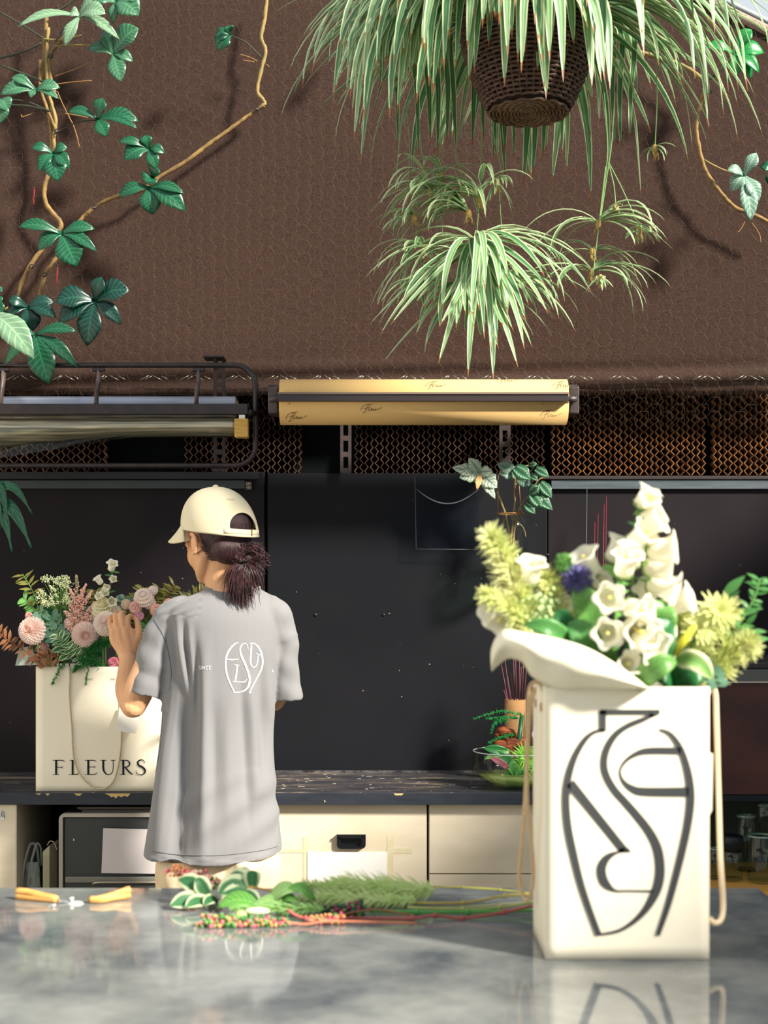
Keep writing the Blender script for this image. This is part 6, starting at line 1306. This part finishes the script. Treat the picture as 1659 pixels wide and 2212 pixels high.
# astilbe
m_ast = mat('astilbe_pink', (232, 178, 160), .7, .1, c2=(240, 200, 184), ns=30)
f_ = root('astilbe', 'peach pink astilbe plume with one tall pointed tip', 'flower', BB(170)); tb_(f_, [BB(170), P(170, 1380, 4.06), P(166, 1245, 4.04)], .002, m_grn2)
mb = MB(); q = random.Random(9)
for (x0, y0, x1, y1, w0) in ((170, 1360, 165, 1244, 13), (168, 1330, 138, 1285, 8), (168, 1325, 198, 1276, 8), (170, 1350, 140, 1320, 11), (172, 1350, 205, 1300, 9), (168, 1310, 150, 1270, 6), (170, 1300, 186, 1262, 6), (160, 1370, 145, 1340, 12), (185, 1340, 200, 1330, 12)):
    for i in range(260):
        t = q.random(); sp = 1.45*w0*(1-t*.85); mb.ball(P(x0+(x1-x0)*t+q.gauss(0, sp*.45), y0+(y1-y0)*t+q.gauss(0, sp*.35), 4.045+q.gauss(0, .010*(1-t))), q.uniform(.0012, .0026), 5, 4)
mb.build('florets', m_ast, f_, kind='stuff')
# lace flower
f_ = root('lace_flower', 'greenish white lace flower umbel at the upper left', 'flower', BB(130)); tb_(f_, [BB(140), P(135, 1360, 4.06), P(128, 1300, 4.05)], .002, m_grn)
mb = MB(); mb2 = MB()
for i in range(46):
    px, py = 122+q.uniform(-42, 30), 1275+q.uniform(-28, 32)
    if i < 6: px, py = 140+q.uniform(-10, 8), 1250+q.uniform(-6, 10)
    mb2.tube([P(128, 1320, 4.05), P(px, py, 4.035)], .0007, 4)
    for k in range(20): mb.ball(P(px+q.gauss(0, 3.6), py+q.gauss(0, 2.6), 4.03+q.gauss(0, .004)), q.uniform(.0010, .0021), 5, 4)
mb.build('florets', mat('lace_white', (196, 208, 158), .7, .1, c2=(222, 226, 188), ns=50), f_, kind='stuff'); mb2.build('rays', m_grn, f_, kind='stuff')
SP = lambda label, pts, n, me, size, Y=4.06, seed=1, mm=m_grn2, t0=.2, **k: sprig('leafy_sprig', label, pts, Y, int(n*1.25), me, size*1.18, mm, seed=seed, t0=t0, **k)
m_rus = mat('russet_stem', (130, 80, 50), .6, .2)
SP('green tipped sprig at the top left corner of the rear bouquet', [(90, 1340), (72, 1280), (48, 1240)], 14, L_oli, .030, seed=21)
SP('curly green sprig left of the lace flower', [(100, 1350), (70, 1310), (50, 1290)], 16, L_fresh, .022, seed=22)
SP('russet leaved sprig sticking out far left over the bag', [(110, 1440), (60, 1410), (20, 1385), (-6, 1365)], 24, L_rus, .026, 4.02, 23, m_rus, .15)
SP('second russet sprig low over the left bag rim', [(140, 1430), (105, 1415), (78, 1432)], 16, L_rus, .026, 4.0, 24, m_rus)
SP('round grey-green eucalyptus sprig left of centre', [(130, 1420), (110, 1360), (85, 1320)], 8, L_euc, .026, 4.03, 25, t0=.3)
SP('eucalyptus sprig above the middle dahlia', [(150, 1420), (125, 1360), (110, 1330)], 8, L_euc, .028, 4.04, 26, t0=.3)
SP('variegated cream edged sprig between two dahlias', [(160, 1430), (140, 1400), (125, 1370)], 14, L_var, .030, 4.0, 27)
SP('variegated sprig below the middle dahlia', [(190, 1440), (160, 1410), (150, 1395)], 12, L_var, .026, 4.0, 28)
SP('dark green sprig beneath the lace flower', [(150, 1430), (130, 1350), (108, 1300)], 16, L_deep, .028, 4.09, 29)
SP('olive sprig right of the white bells', [(250, 1420), (262, 1340), (270, 1290)], 14, L_euc, .022, 4.08, 30)
for i, (pp_, lb) in enumerate((([(280, 1380), (300, 1310), (310, 1268)], 'olive sprig over the white-pink rose'), ([(290, 1380), (330, 1300), (345, 1270)], 'olive sprig right of the white-pink rose'), ([(300, 1380), (350, 1310), (378, 1262)], 'olive sprig tipped with a pink bud'), ([(310, 1370), (390, 1310), (440, 1272)], 'longest olive sprig reaching to the person\'s neck'), ([(280, 1390), (285, 1330), (292, 1290)], 'olive sprig behind the hand'), ([(320, 1370), (360, 1330), (400, 1290)], 'olive sprig behind the shoulder'), ([(300, 1390), (330, 1345), (350, 1320)], 'lower olive sprig next to the sleeve'), ([(220, 1370), (212, 1310), (206, 1275)], 'small olive sprig left of the white bells'))):
    SP(lb, pp_, 30, L_oli, .026, 4.07+.005*i, 40+i, m_rus, .25)
SP('green sprig between hand and sleeve', [(290, 1440), (305, 1390), (320, 1340)], 20, L_green, .026, 4.06, 60)
SP('dark sprig filling behind the hand', [(270, 1440), (280, 1390), (300, 1350)], 18, L_deep, .028, 4.10, 61)
SP('green sprig at the bag centre behind the dahlias', [(200, 1440), (200, 1390), (210, 1350)], 18, L_deep, .030, 4.12, 62)
SP('green sprig behind the left dahlia', [(120, 1440), (100, 1400), (80, 1380)], 14, L_green, .028, 4.08, 63)
# fine asparagus fern masses
m_fern = mat('fern_green', (48, 132, 66), .6, .2, c2=(84, 160, 86), ns=20, trans=.15)
for i, (pts, L, n, lb) in enumerate((([(200, 1440), (180, 1410), (140, 1430), (112, 1480)], .018, 420, 'feathery fern hanging over the bag front on the left'), ([(180, 1436), (200, 1402), (240, 1385)], .034, 1700, 'thick feathery fern mound under the middle dahlia'), ([(220, 1440), (200, 1425), (175, 1432), (160, 1450)], .024, 700, 'feathery fern along the bag rim'), ([(230, 1440), (250, 1435), (262, 1452)], .020, 380, 'feathery fern at the rim beside the wrist'), ([(290, 1430), (305, 1400), (330, 1370)], .028, 700, 'feathery fern between wrist and sleeve'), ([(210, 1435), (190, 1450), (185, 1480)], .010, 160, 'thin fern strand hanging below the bag rim'))):
    rt = root('asparagus_fern', lb, 'foliage', P(pts[0][0], pts[0][1], 4.04)); c = [P(a, b, (4.06, 4.0, 4.06, 4.04, 4.05, 4.06)[i] if i not in (0, 2, 5) else (4.03-.008*k)) for k, (a, b) in enumerate(pts)]
    tb_(rt, c, .0010, m_fern); mb = MB(); feather(mb, c, L, n, random.Random(90+i), .0008); mb.build('needles', m_fern, rt, kind='stuff')
for k, (px, py, R, cc, lb) in enumerate(((150, 1345, 12, (246, 214, 200), 'small blush bloom at the foot of the astilbe'), (250, 1320, 12, (250, 240, 214), 'small cream bloom between white scabiosa and hand'), (272, 1305, 11, (244, 220, 190), 'small peach bloom above the fingers'), (322, 1302, 13, (250, 226, 220), 'pale pink bloom right beside the white-pink rose'), (345, 1332, 12, (236, 190, 190), 'rosy bloom above the sleeve shoulder'), (92, 1400, 13, (236, 190, 186), 'rosy bloom under the leftmost dahlia'), (128, 1395, 9, (226, 170, 180), 'small mauve bloom among the variegated leaves'), (264, 1420, 9, (236, 160, 180), 'small pink bloom left of the wrist'), (205, 1335, 12, (250, 232, 216), 'cream bloom just above the middle dahlia'), (330, 1275, 10, (252, 240, 234), 'small white bloom at the top right of the rear bouquet'))):
    f_ = flower('garden_flower', lb, px, py, 4.06); dahlia(f_, P(px, py, 4.05), R*1.25*s1_, (0, -1, .3), mat('gk%d' % k, cc, .6, .15, trans=.25), m_dah, seed=200+k, rows=5, pw=1.5)
SP('grey-green filler sprig in the middle of the rear bouquet', [(180, 1430), (190, 1360), (200, 1320)], 18, L_euc, .024, 4.1, 71)
SP('fresh green filler sprig left of the astilbe', [(140, 1430), (130, 1370), (140, 1310)], 18, L_green, .028, 4.1, 72)
SP('olive green filler sprig above the hand', [(260, 1400), (265, 1340), (262, 1300)], 22, L_oli, .026, 4.1, 73)
SP('deep green filler sprig at the left half of the bag mouth', [(120, 1445), (125, 1410), (115, 1380)], 18, L_deep, .030, 4.08, 74)
SP('fresh sprig standing between lace flower and astilbe', [(150, 1400), (152, 1340), (150, 1295)], 14, L_fresh, .024, 4.1, 75)
tag(MB().add([P(33, 1438, 4.06), P(42, 1400, 4.06), P(66, 1396, 4.07), P(86, 1436, 4.08)], [(0, 1, 2, 3)]).build('tissue_corner', mat('tissue_blue', (206, 218, 208), .7, .1, trans=.2), None, False, solid=.0006), 'pale tissue paper corner sticking out left of the FLEURS bag', 'paper')
# ================= GLASS BOWL ARRANGEMENT =================
Yb = 4.12; sb_ = s4(Yb); cbx = X(1115, Yb)
bw = thing('glass_bowl', 'round clear glass bowl with shallow water on the worktop', 'bowl', (cbx, Yb, ZW))
R0 = 94*sb_; zt_b = Z(1622, Yb); H = zt_b-ZW
pr = catmull([(0, .003), (R0*.45, .003), (R0*.75, H*.16), (R0*.95, H*.40), (R0, H*.65), (R0*.985, H)], 4)
pr2 = [(a*.975, b+.003) for a, b in reversed(pr)]
MB().lathe([(a, b+ZW) for a, b in pr]+[(a, b+ZW) for a, b in pr2], (cbx, Yb, 0), 48, fn=None).build('bowl_glass', glass('bowl_glass', (.96, .99, .97), .02, 1.3), bw)
MB().tube([V((cbx+R0*.985*cos(a), Yb+R0*.985*sin(a), zt_b)) for a in [k*pi/24 for k in range(48)]], .0016, 6, closed=True).build('rim', mat('rim_bright', (190, 200, 196), .15, .7), bw)
MB().lathe([(0, ZW+.006), (R0*.5, ZW+.008), (R0*.90, ZW+H*.36), (0, ZW+H*.36)], (cbx, Yb, 0), 40).build('water', mat('lime_water', (176, 190, 110), .08, .6, alpha=.5), bw)
def T(name, label, cat, px, py, Y=Yb): return thing(name, label, cat, P(px, py, Y))
kt = T('kraft_tube', 'brown cardboard tube holding dark red sticks behind the glass bowl', 'tube', 1112, 1600, 4.30); zk = Z(1511, 4.30)
MB().lathe([(23*s4(4.3), ZW+.001), (23*s4(4.3), zk), (20.5*s4(4.3), zk), (20.5*s4(4.3), ZW+.02)], (X(1113, 4.3), 4.30, 0), 28).build('tube_wall', mat('cardboard', (160, 122, 84), .75, .1, c2=(146, 110, 76), ns=20), kt)
m_stk = mat('dark_red_stick', (92, 46, 54), .5, .3)
q = random.Random(31)
for i, (x0, x1, y1) in enumerate(((1106, 1083, 1436), (1108, 1090, 1420), (1112, 1096, 1460), (1114, 1108, 1400), (1118, 1112, 1390), (1122, 1122, 1400), (1126, 1132, 1395), (1128, 1140, 1405), (1104, 1092, 1486), (1116, 1104, 1455), (1120, 1126, 1440), (1110, 1088, 1490), (1124, 1122, 1440))):
    tag(MB().tube([P(x0, 1560, 4.30), P(x1, y1, 4.30+q.uniform(-.02, .02))], .0016, 5).build('stick', m_stk), 'thin dark red stick standing in the cardboard tube', 'stick', 'dark red sticks in the cardboard tube')
for i, (x, x1, y1) in enumerate(((1265, 1268, 1044), (1282, 1285, 1128), (1290, 1292, 1110), (1300, 1310, 1072), (1302, 1305, 1090), (1296, 1304, 1130))):
    m_ = mat('grey_wire', (70, 84, 92), .4, .5) if i == 0 else mat('red_wire', (120, 30, 44), .5, .3)
    o = MB().tube([P(x-12, 1450, 4.38), P(x1-2, (y1+1400)/2, 4.38), P(x1, y1, 4.38)], .0010, 5).build('stick', m_)
    tag(o, 'grey wire standing tall behind the bouquet below the metal strip' if i == 0 else ['', 'thin red stick, leftmost and second lowest of the red five behind the front bouquet', 'thin red stick just right of the leftmost one behind the front bouquet', 'tallest thin red stick rising behind the front bouquet', 'second tallest thin red stick, touching the tallest', 'shortest thin red stick between the tall pair and the left pair'][i], 'stick', 'tall sticks behind the front bouquet' if i else None)
for px in (1285,):
    vs_ = T('stick_vase', 'dark narrow vase hidden behind the bouquet holding tall red sticks', 'vase', 1285, 1600, 4.38)
    MB().lathe([(.001, ZW+.001), (.035, ZW+.001), (.04, ZW+.1), (.025, ZW+.28), (.022, ZW+.28), (.036, ZW+.1), (.001, ZW+.01)], (X(1285, 4.38), 4.38, 0), 24).build('vase_wall', mat('vase_dark', (40, 44, 48), .3, .5), vs_)
def rock(name, label, pts, Y, rad, mm, cat, seed):
    q = random.Random(seed); c = catmull([tuple(P(a, b, Y)) for a, b in pts], 5); mb = MB(); mb.tube([V(p)+V((q.uniform(-.002, .002), q.uniform(-.002, .002), q.uniform(-.002, .002))) for p in c], [rad*sb_*(.45+.7*sin((.12+.8*i/(len(c)-1))*pi))*q.uniform(.8, 1.15) for i in range(len(c))], 9)
    me = mb.mesh(name, mm); return tag(put(me, name), label, cat)
m_dw = mat('driftwood', (150, 84, 52), .8, .15, c2=(92, 48, 36), ns=30, stretch=(1, 1, 5), bump=.8, bs=60, bd=.004)
rock('driftwood', 'upper red-brown driftwood piece over the bowl', [(1074, 1590), (1085, 1578), (1105, 1584), (1125, 1598)], 4.14, 9, m_dw, 'driftwood', 1)
rock('driftwood', 'lower twisted driftwood piece resting on the bowl rim', [(1070, 1604), (1092, 1612), (1112, 1606), (1150, 1602)], 4.12, 13, m_dw, 'driftwood', 2)
tu = T('water_tube', 'dark green stem tube standing in the bowl beside the driftwood', 'stem', 1124, 1620); MB().tube([P(1118, 1660, 4.10), P(1121, 1600, 4.11), P(1127, 1545, 4.12)], [.008, .007, .006], 10).build('green_stem', mat('calla_green', (20, 84, 52), .35, .4), tu)
gv = T('glass_cylinder', 'clear glass cylinder behind the left rope of the front bag', 'vase', 1158, 1640, 4.30); MB().lathe([(.001, ZW+.001), (36*s4(4.3), ZW+.001), (36*s4(4.3), Z(1538, 4.3)), (34*s4(4.3), Z(1538, 4.3)), (34*s4(4.3), ZW+.01), (.001, ZW+.008)], (X(1166, 4.3), 4.30, 0), 32).build('cylinder_wall', glass('bowl_glass'), gv)
for i, (pts, lb) in enumerate((([(1128, 1545), (1080, 1537), (1022, 1554)], 'top fern frond reaching left in front of the cardboard tube'), ([(1120, 1552), (1090, 1550), (1050, 1553)], 'middle fern frond left of the cardboard tube'), ([(1095, 1556), (1070, 1562), (1060, 1584)], 'short drooping fern frond'), ([(1110, 1586), (1080, 1594), (1054, 1606)], 'lowest fern frond above the bowl rim'))):
    rt = T('fern_frond', lb, 'fern', *pts[0]); c = [P(a, b, 4.11) for a, b in pts]; tb_(rt, c, .0009, m_fern); mb = MB(); feather(mb, c, .014, 170, random.Random(130+i), .0009); mb.build('needles', mat('fern_bright', (40, 150, 76), .6, .2, trans=.2), rt, kind='stuff')
ch = T('chrysanthemum', 'bright lime green spider chrysanthemum in the glass bowl', 'flower', 1135, 1640); tb_(ch, [P(1134, 1690, 4.08), P(1136, 1660, 4.06), P(1138, 1640, 4.05)], .002, m_grn)
m_lime = mat('chrysanth_lime', (150, 214, 84), .5, .2, c2=(178, 230, 110), ns=20, trans=.3); star(ch, P(1136, 1636, 4.03), .045, 90, m_lime, 3, (-.1, -1, .2), .005, layers=4)
star(ch, P(1158, 1660, 4.03), .030, 50, m_lime, 4, (0, -1, .2), .005, name='flower_bud')
for bs, tp, w_, mm, lb, nm in (((1098, 1628), (1044, 1616), 22, m_L2, 'dark green leaf on the bowl rim at the back', 'broad_leaf'), ((1100, 1622), (1046, 1640), 16, m_L1, 'light green curled leaf crossing the bowl rim', 'broad_leaf'), ((1104, 1650), (1060, 1630), 30, m_L2, 'wide dark leaf inside the bowl', 'broad_leaf'), ((1108, 1700), (1108, 1640), 34, m_L3, 'mid green leaf standing in the bowl water', 'broad_leaf'), ((1130, 1700), (1120, 1655), 28, m_L3, 'green leaf beside the chrysanthemum stem', 'broad_leaf')):
    bigleaf(nm, lb, bs, tp, w_, 4.10, mm, bend=.006, dy=-.01)
bigleaf('anthurium', 'dusky pink anthurium bloom inside the bowl', (1098, 1660), (1058, 1636), 15, 4.08, mat('dusky_pink', (150, 84, 100), .5, .3), bend=.006, dy=0, cat='flower')
orc = T('orchid', 'pale pink orchid bloom peeking out beside the front bag', 'flower', 1160, 1600); mb = MB()
for dx, dy in ((0, -10), (0, 9), (9, 0), (-4, 2), (7, -8)): mb.ball(P(1160+dx, 1585+dy, 4.10), (.011, .003, .013), 14, 8)
mb.build('petals', mat('orchid_pink', (238, 196, 226), .5, .2, trans=.2), orc); tb_(orc, [P(1165, 1585, 4.11), P(1168, 1650, 4.12)], .0018, m_grn)
# ================= FOLIAGE LYING ON THE FRONT TABLE =================
Yt = 2.34; r = random.Random(50)
def tz(px, py, Y, lift=0):     # point kept on or above the table
    p = P(px, py, Y); p.z = max(p.z, ZT+.004+lift); return p
vs1 = thing('variegated_sprig', 'green sprig with broad cream edged leaves at the left end of the cut foliage', 'foliage', tz(560, 1960, Yt))
tb_(vs1, [tz(690, 1975, Yt), tz(600, 1952, Yt, .02), tz(540, 1925, Yt, .03), tz(500, 1925, Yt, .03)], .0024, mat('tan_stem', (190, 150, 84), .6, .2))
for bx_, by_, tx_, ty_, w_, dy in ((545, 1925, 492, 1895, 38, .02), (545, 1925, 470, 1930, 46, -.02), (548, 1930, 478, 1955, 40, -.03), (545, 1920, 545, 1880, 30, .0), (540, 1922, 515, 1878, 26, .03), (450, 1940, 385, 1900, 34, .02), (450, 1945, 420, 1900, 30, .0), (455, 1955, 366, 1958, 34, -.03), (456, 1958, 400, 1975, 26, -.04), (470, 1950, 440, 1970, 22, -.03), (540, 1945, 470, 1985, 26, -.04), (520, 1935, 560, 1960, 26, -.03)):
    a, b_ = tz(bx_, by_, Yt), tz(tx_, ty_, Yt+dy, .004); mb = MB(); n = 10; pts = [a+(b_-a)*(i/n)+V((0, 0, .008*sin(i/n*pi))) for i in range(n+1)]
    mb.ribbon(pts, [w_*1.25*s4(Yt)*sin(min(1, (.2+i/n)/.6)*pi/2)*(1-max(0, (i/n-.5)/.5)**2.4)+.0004 for i in range(n+1)], (0, -.8, .6), 0, .12, 4); mb.build('leaf', MATS['leaf_variegated'], vs1, solid=.0006)
tb_(vs1, [tz(540, 1935, Yt, .02), tz(500, 1945, Yt, .01), tz(450, 1952, Yt, .01)], .0018, mat('tan_stem', (190, 150, 84)))
# berry spikes
m_pk = mat('berry_stem_pink', (226, 110, 130), .5, .3); m_bg = mat('berry_green', (70, 130, 66), .4, .4, c2=(106, 160, 84), ns=40); m_bd = mat('berry_dark', (30, 70, 44), .35, .5); m_or = mat('bud_orange', (226, 160, 110), .6, .2)
def spike(label, pts, Y, n, wd_, seed, mats_, sz=.0032, stem_to=None):
    rt = thing('berry_spike', label, 'berries', tz(pts[0][0], pts[0][1], Y)); q = random.Random(seed); c = [tz(a, b, Y, .003) for a, b in pts]
    tb_(rt, c, .0016, m_pk); cc = [V(p) for p in catmull([tuple(p) for p in c], 12)]; N = len(cc); B = [MB() for _ in mats_]; Sx = MB()
    for i in range(n):
        t = q.random(); o = cc[int(t*(N-1))]; d = V((q.gauss(0, 1), q.gauss(0, 1), q.gauss(0, 1))).normalized(); l = wd_*s4(Y)*(.5+.7*t)*q.uniform(.7, 1.1); e = o+d*l; e.z = max(e.z, ZT+sz)
        Sx.tube([o, e], .0008, 4); B[q.choices(range(len(mats_)), [4]+[1.5]*(len(mats_)-1))[0]].ball(e, sz*q.uniform(.7, 1.15)*(1.15-.4*(1-t)), 8, 6)
    Sx.build('berry_stalks', m_pk, rt, kind='stuff')
    for b_, m_ in zip(B, mats_): b_.build('berries', m_, rt, kind='stuff')
    if stem_to: tb_(rt, [c[0]]+[tz(a, b, Y) for a, b in stem_to], .0020, mat('rosy_stem', (206, 130, 100), .5, .3))
spike('long pink and green berry spike lying nearest the camera', [(620, 2016), (560, 2022), (500, 2030), (445, 2040)], 2.20, 330, 17, 1, [m_bg, m_pk, m_or], stem_to=[(660, 1998), (720, 1990), (900, 1994)])
spike('second berry spike pointing right below the stems', [(670, 2000), (700, 2012), (738, 2030)], 2.22, 120, 12, 2, [m_or, m_pk, m_bg], .0026)
spike('dark berry cluster in the middle of the stems', [(700, 1978), (730, 1976), (785, 1972)], 2.28, 140, 16, 3, [m_bd, mat('berry_magenta', (150, 30, 84), .4, .4), m_bg], .0036)
spike('pale pink bud cluster behind the variegated leaves', [(470, 1910), (440, 1900), (410, 1905)], 2.42, 130, 22, 4, [mat('bud_blush', (232, 196, 170), .6, .2), m_pk, m_bg], .0034)
spike('small orange bud cluster at the far left of the foliage', [(420, 1890), (390, 1882), (370, 1880)], 2.44, 70, 14, 5, [m_or, m_pk], .003)
# soft feathery green
m_sm = mat('smoke_green', (204, 228, 150), .6, .2, c2=(224, 236, 178), ns=14, trans=.4)
for i, (pts, L, n, lb, Y) in enumerate((([(940, 1925), (860, 1925), (760, 1918), (660, 1912)], .036, 1500, 'largest soft feathery green plume lying across the table', 2.36), ([(900, 1945), (800, 1945), (700, 1940), (600, 1950)], .026, 1100, 'lower feathery plume in front of the largest one', 2.33), ([(700, 1985), (620, 1980), (560, 1975), (500, 1980)], .018, 600, 'feathery green tip below the variegated leaves', 2.27))):
    rt = thing('feather_foliage', lb, 'foliage', tz(pts[0][0], pts[0][1], Y)); c = [tz(a, b, Y, .008) for a, b in pts]; tb_(rt, c, .0012, m_grn); mb = MB(); feather2(mb, c, L, n, random.Random(150+i))
    mb.v = [(x, y, max(z, ZT+.001)) for x, y, z in mb.v]; mb.build('needles', m_sm if i < 2 else mat('smoke_dark', (130, 172, 100), .6, .2, trans=.2), rt, kind='stuff')
m_fl = lf('table_leaf', (96, 160, 66), (120, 184, 84), (140, 196, 110), .1); m_fl2 = lf('table_leaf_pale', (150, 196, 112), (170, 210, 130), (190, 220, 160), .1)
for bs, tp, w_, mm, lb in (((560, 1990), (470, 2000), 44, m_fl, 'bright green leaf lying under the variegated sprig'), ((580, 1950), (645, 1925), 40, m_fl2, 'pale green leaf at the start of the feathery plume'), ((680, 1945), (620, 1925), 30, m_fl, 'green leaf half covered by the feathery plume'), ((640, 1970), (540, 1985), 30, m_fl2, 'soft pale leaf just above the long berry spike'), ((600, 1975), (640, 1950), 26, m_fl, 'small green leaf in the middle of the foliage pile')):
    rt = thing('cut_leaf', lb, 'leaf', tz(bs[0], bs[1], 2.3)); a, b_ = tz(bs[0], bs[1], 2.3, .006), tz(tp[0], tp[1], 2.29, .006); mb = MB(); n = 10; pts = [a+(b_-a)*(i/n)+V((0, 0, .012*sin(i/n*pi))) for i in range(n+1)]
    mb.ribbon(pts, [w_*s4(2.3)*sin((.06+.92*i/n)*pi)+.0004 for i in range(n+1)], (0, -.6, .8), 0, .1, 4); mb.build('blade', mm, rt, solid=.0006)
tag(MB().ball(tz(556, 1968, 2.24, .01), (.020, .006, .006), 16, 10).build('flower_bud', mat('bud_white', (236, 240, 196), .5, .2)), 'pale closed bud lying on the green leaf', 'bud')
tag(MB().ball(tz(520, 1990, 2.23, .006), (.010, .008, .009), 14, 10).build('flower_bud', mat('bud_olive', (190, 200, 130), .5, .2)), 'round olive bud below the variegated leaves', 'bud')
# long stems to the right
for i, (pts, rr_, co, lb, Y) in enumerate((([(930, 1915), (1000, 1917), (1080, 1922), (1170, 1932)], .0016, (150, 150, 60), 'thin olive stem lying furthest back', 2.42), ([(860, 1950), (1000, 1950), (1090, 1935), (1175, 1930)], .0026, (196, 178, 96), 'yellowish jointed stem second from the back', 2.34), ([(880, 1960), (1000, 1964), (1080, 1960), (1175, 1946)], .0024, (178, 186, 104), 'pale green stem in the middle of the bunch', 2.30), ([(800, 1968), (900, 1970), (1010, 1970), (1180, 1966)], .0032, (84, 160, 74), 'thick bright green stem in the middle of the bunch', 2.28), ([(620, 1965), (660, 1985), (760, 1990), (890, 1996), (940, 1978), (1000, 1984), (1090, 1970), (1180, 1950)], .0030, (172, 90, 84), 'reddish jointed stem lying nearest the camera', 2.24), ([(730, 1985), (800, 1965), (850, 1970), (892, 1994)], .0018, (150, 100, 70), 'thin brown side stem', 2.26))):
    rt = thing('cut_branch', lb, 'branch', tz(pts[0][0], pts[0][1], Y)); c = [tz(a, b, Y) for a, b in pts]; mm = mat('cs%d' % i, co, .5, .3, c2=tuple(int(v*.85) for v in co), ns=12); tb_(rt, c, rr_, mm)
    for p in c[1:-1]: MB().ball(p, rr_*1.7, 8, 6).build('node', mm, rt)
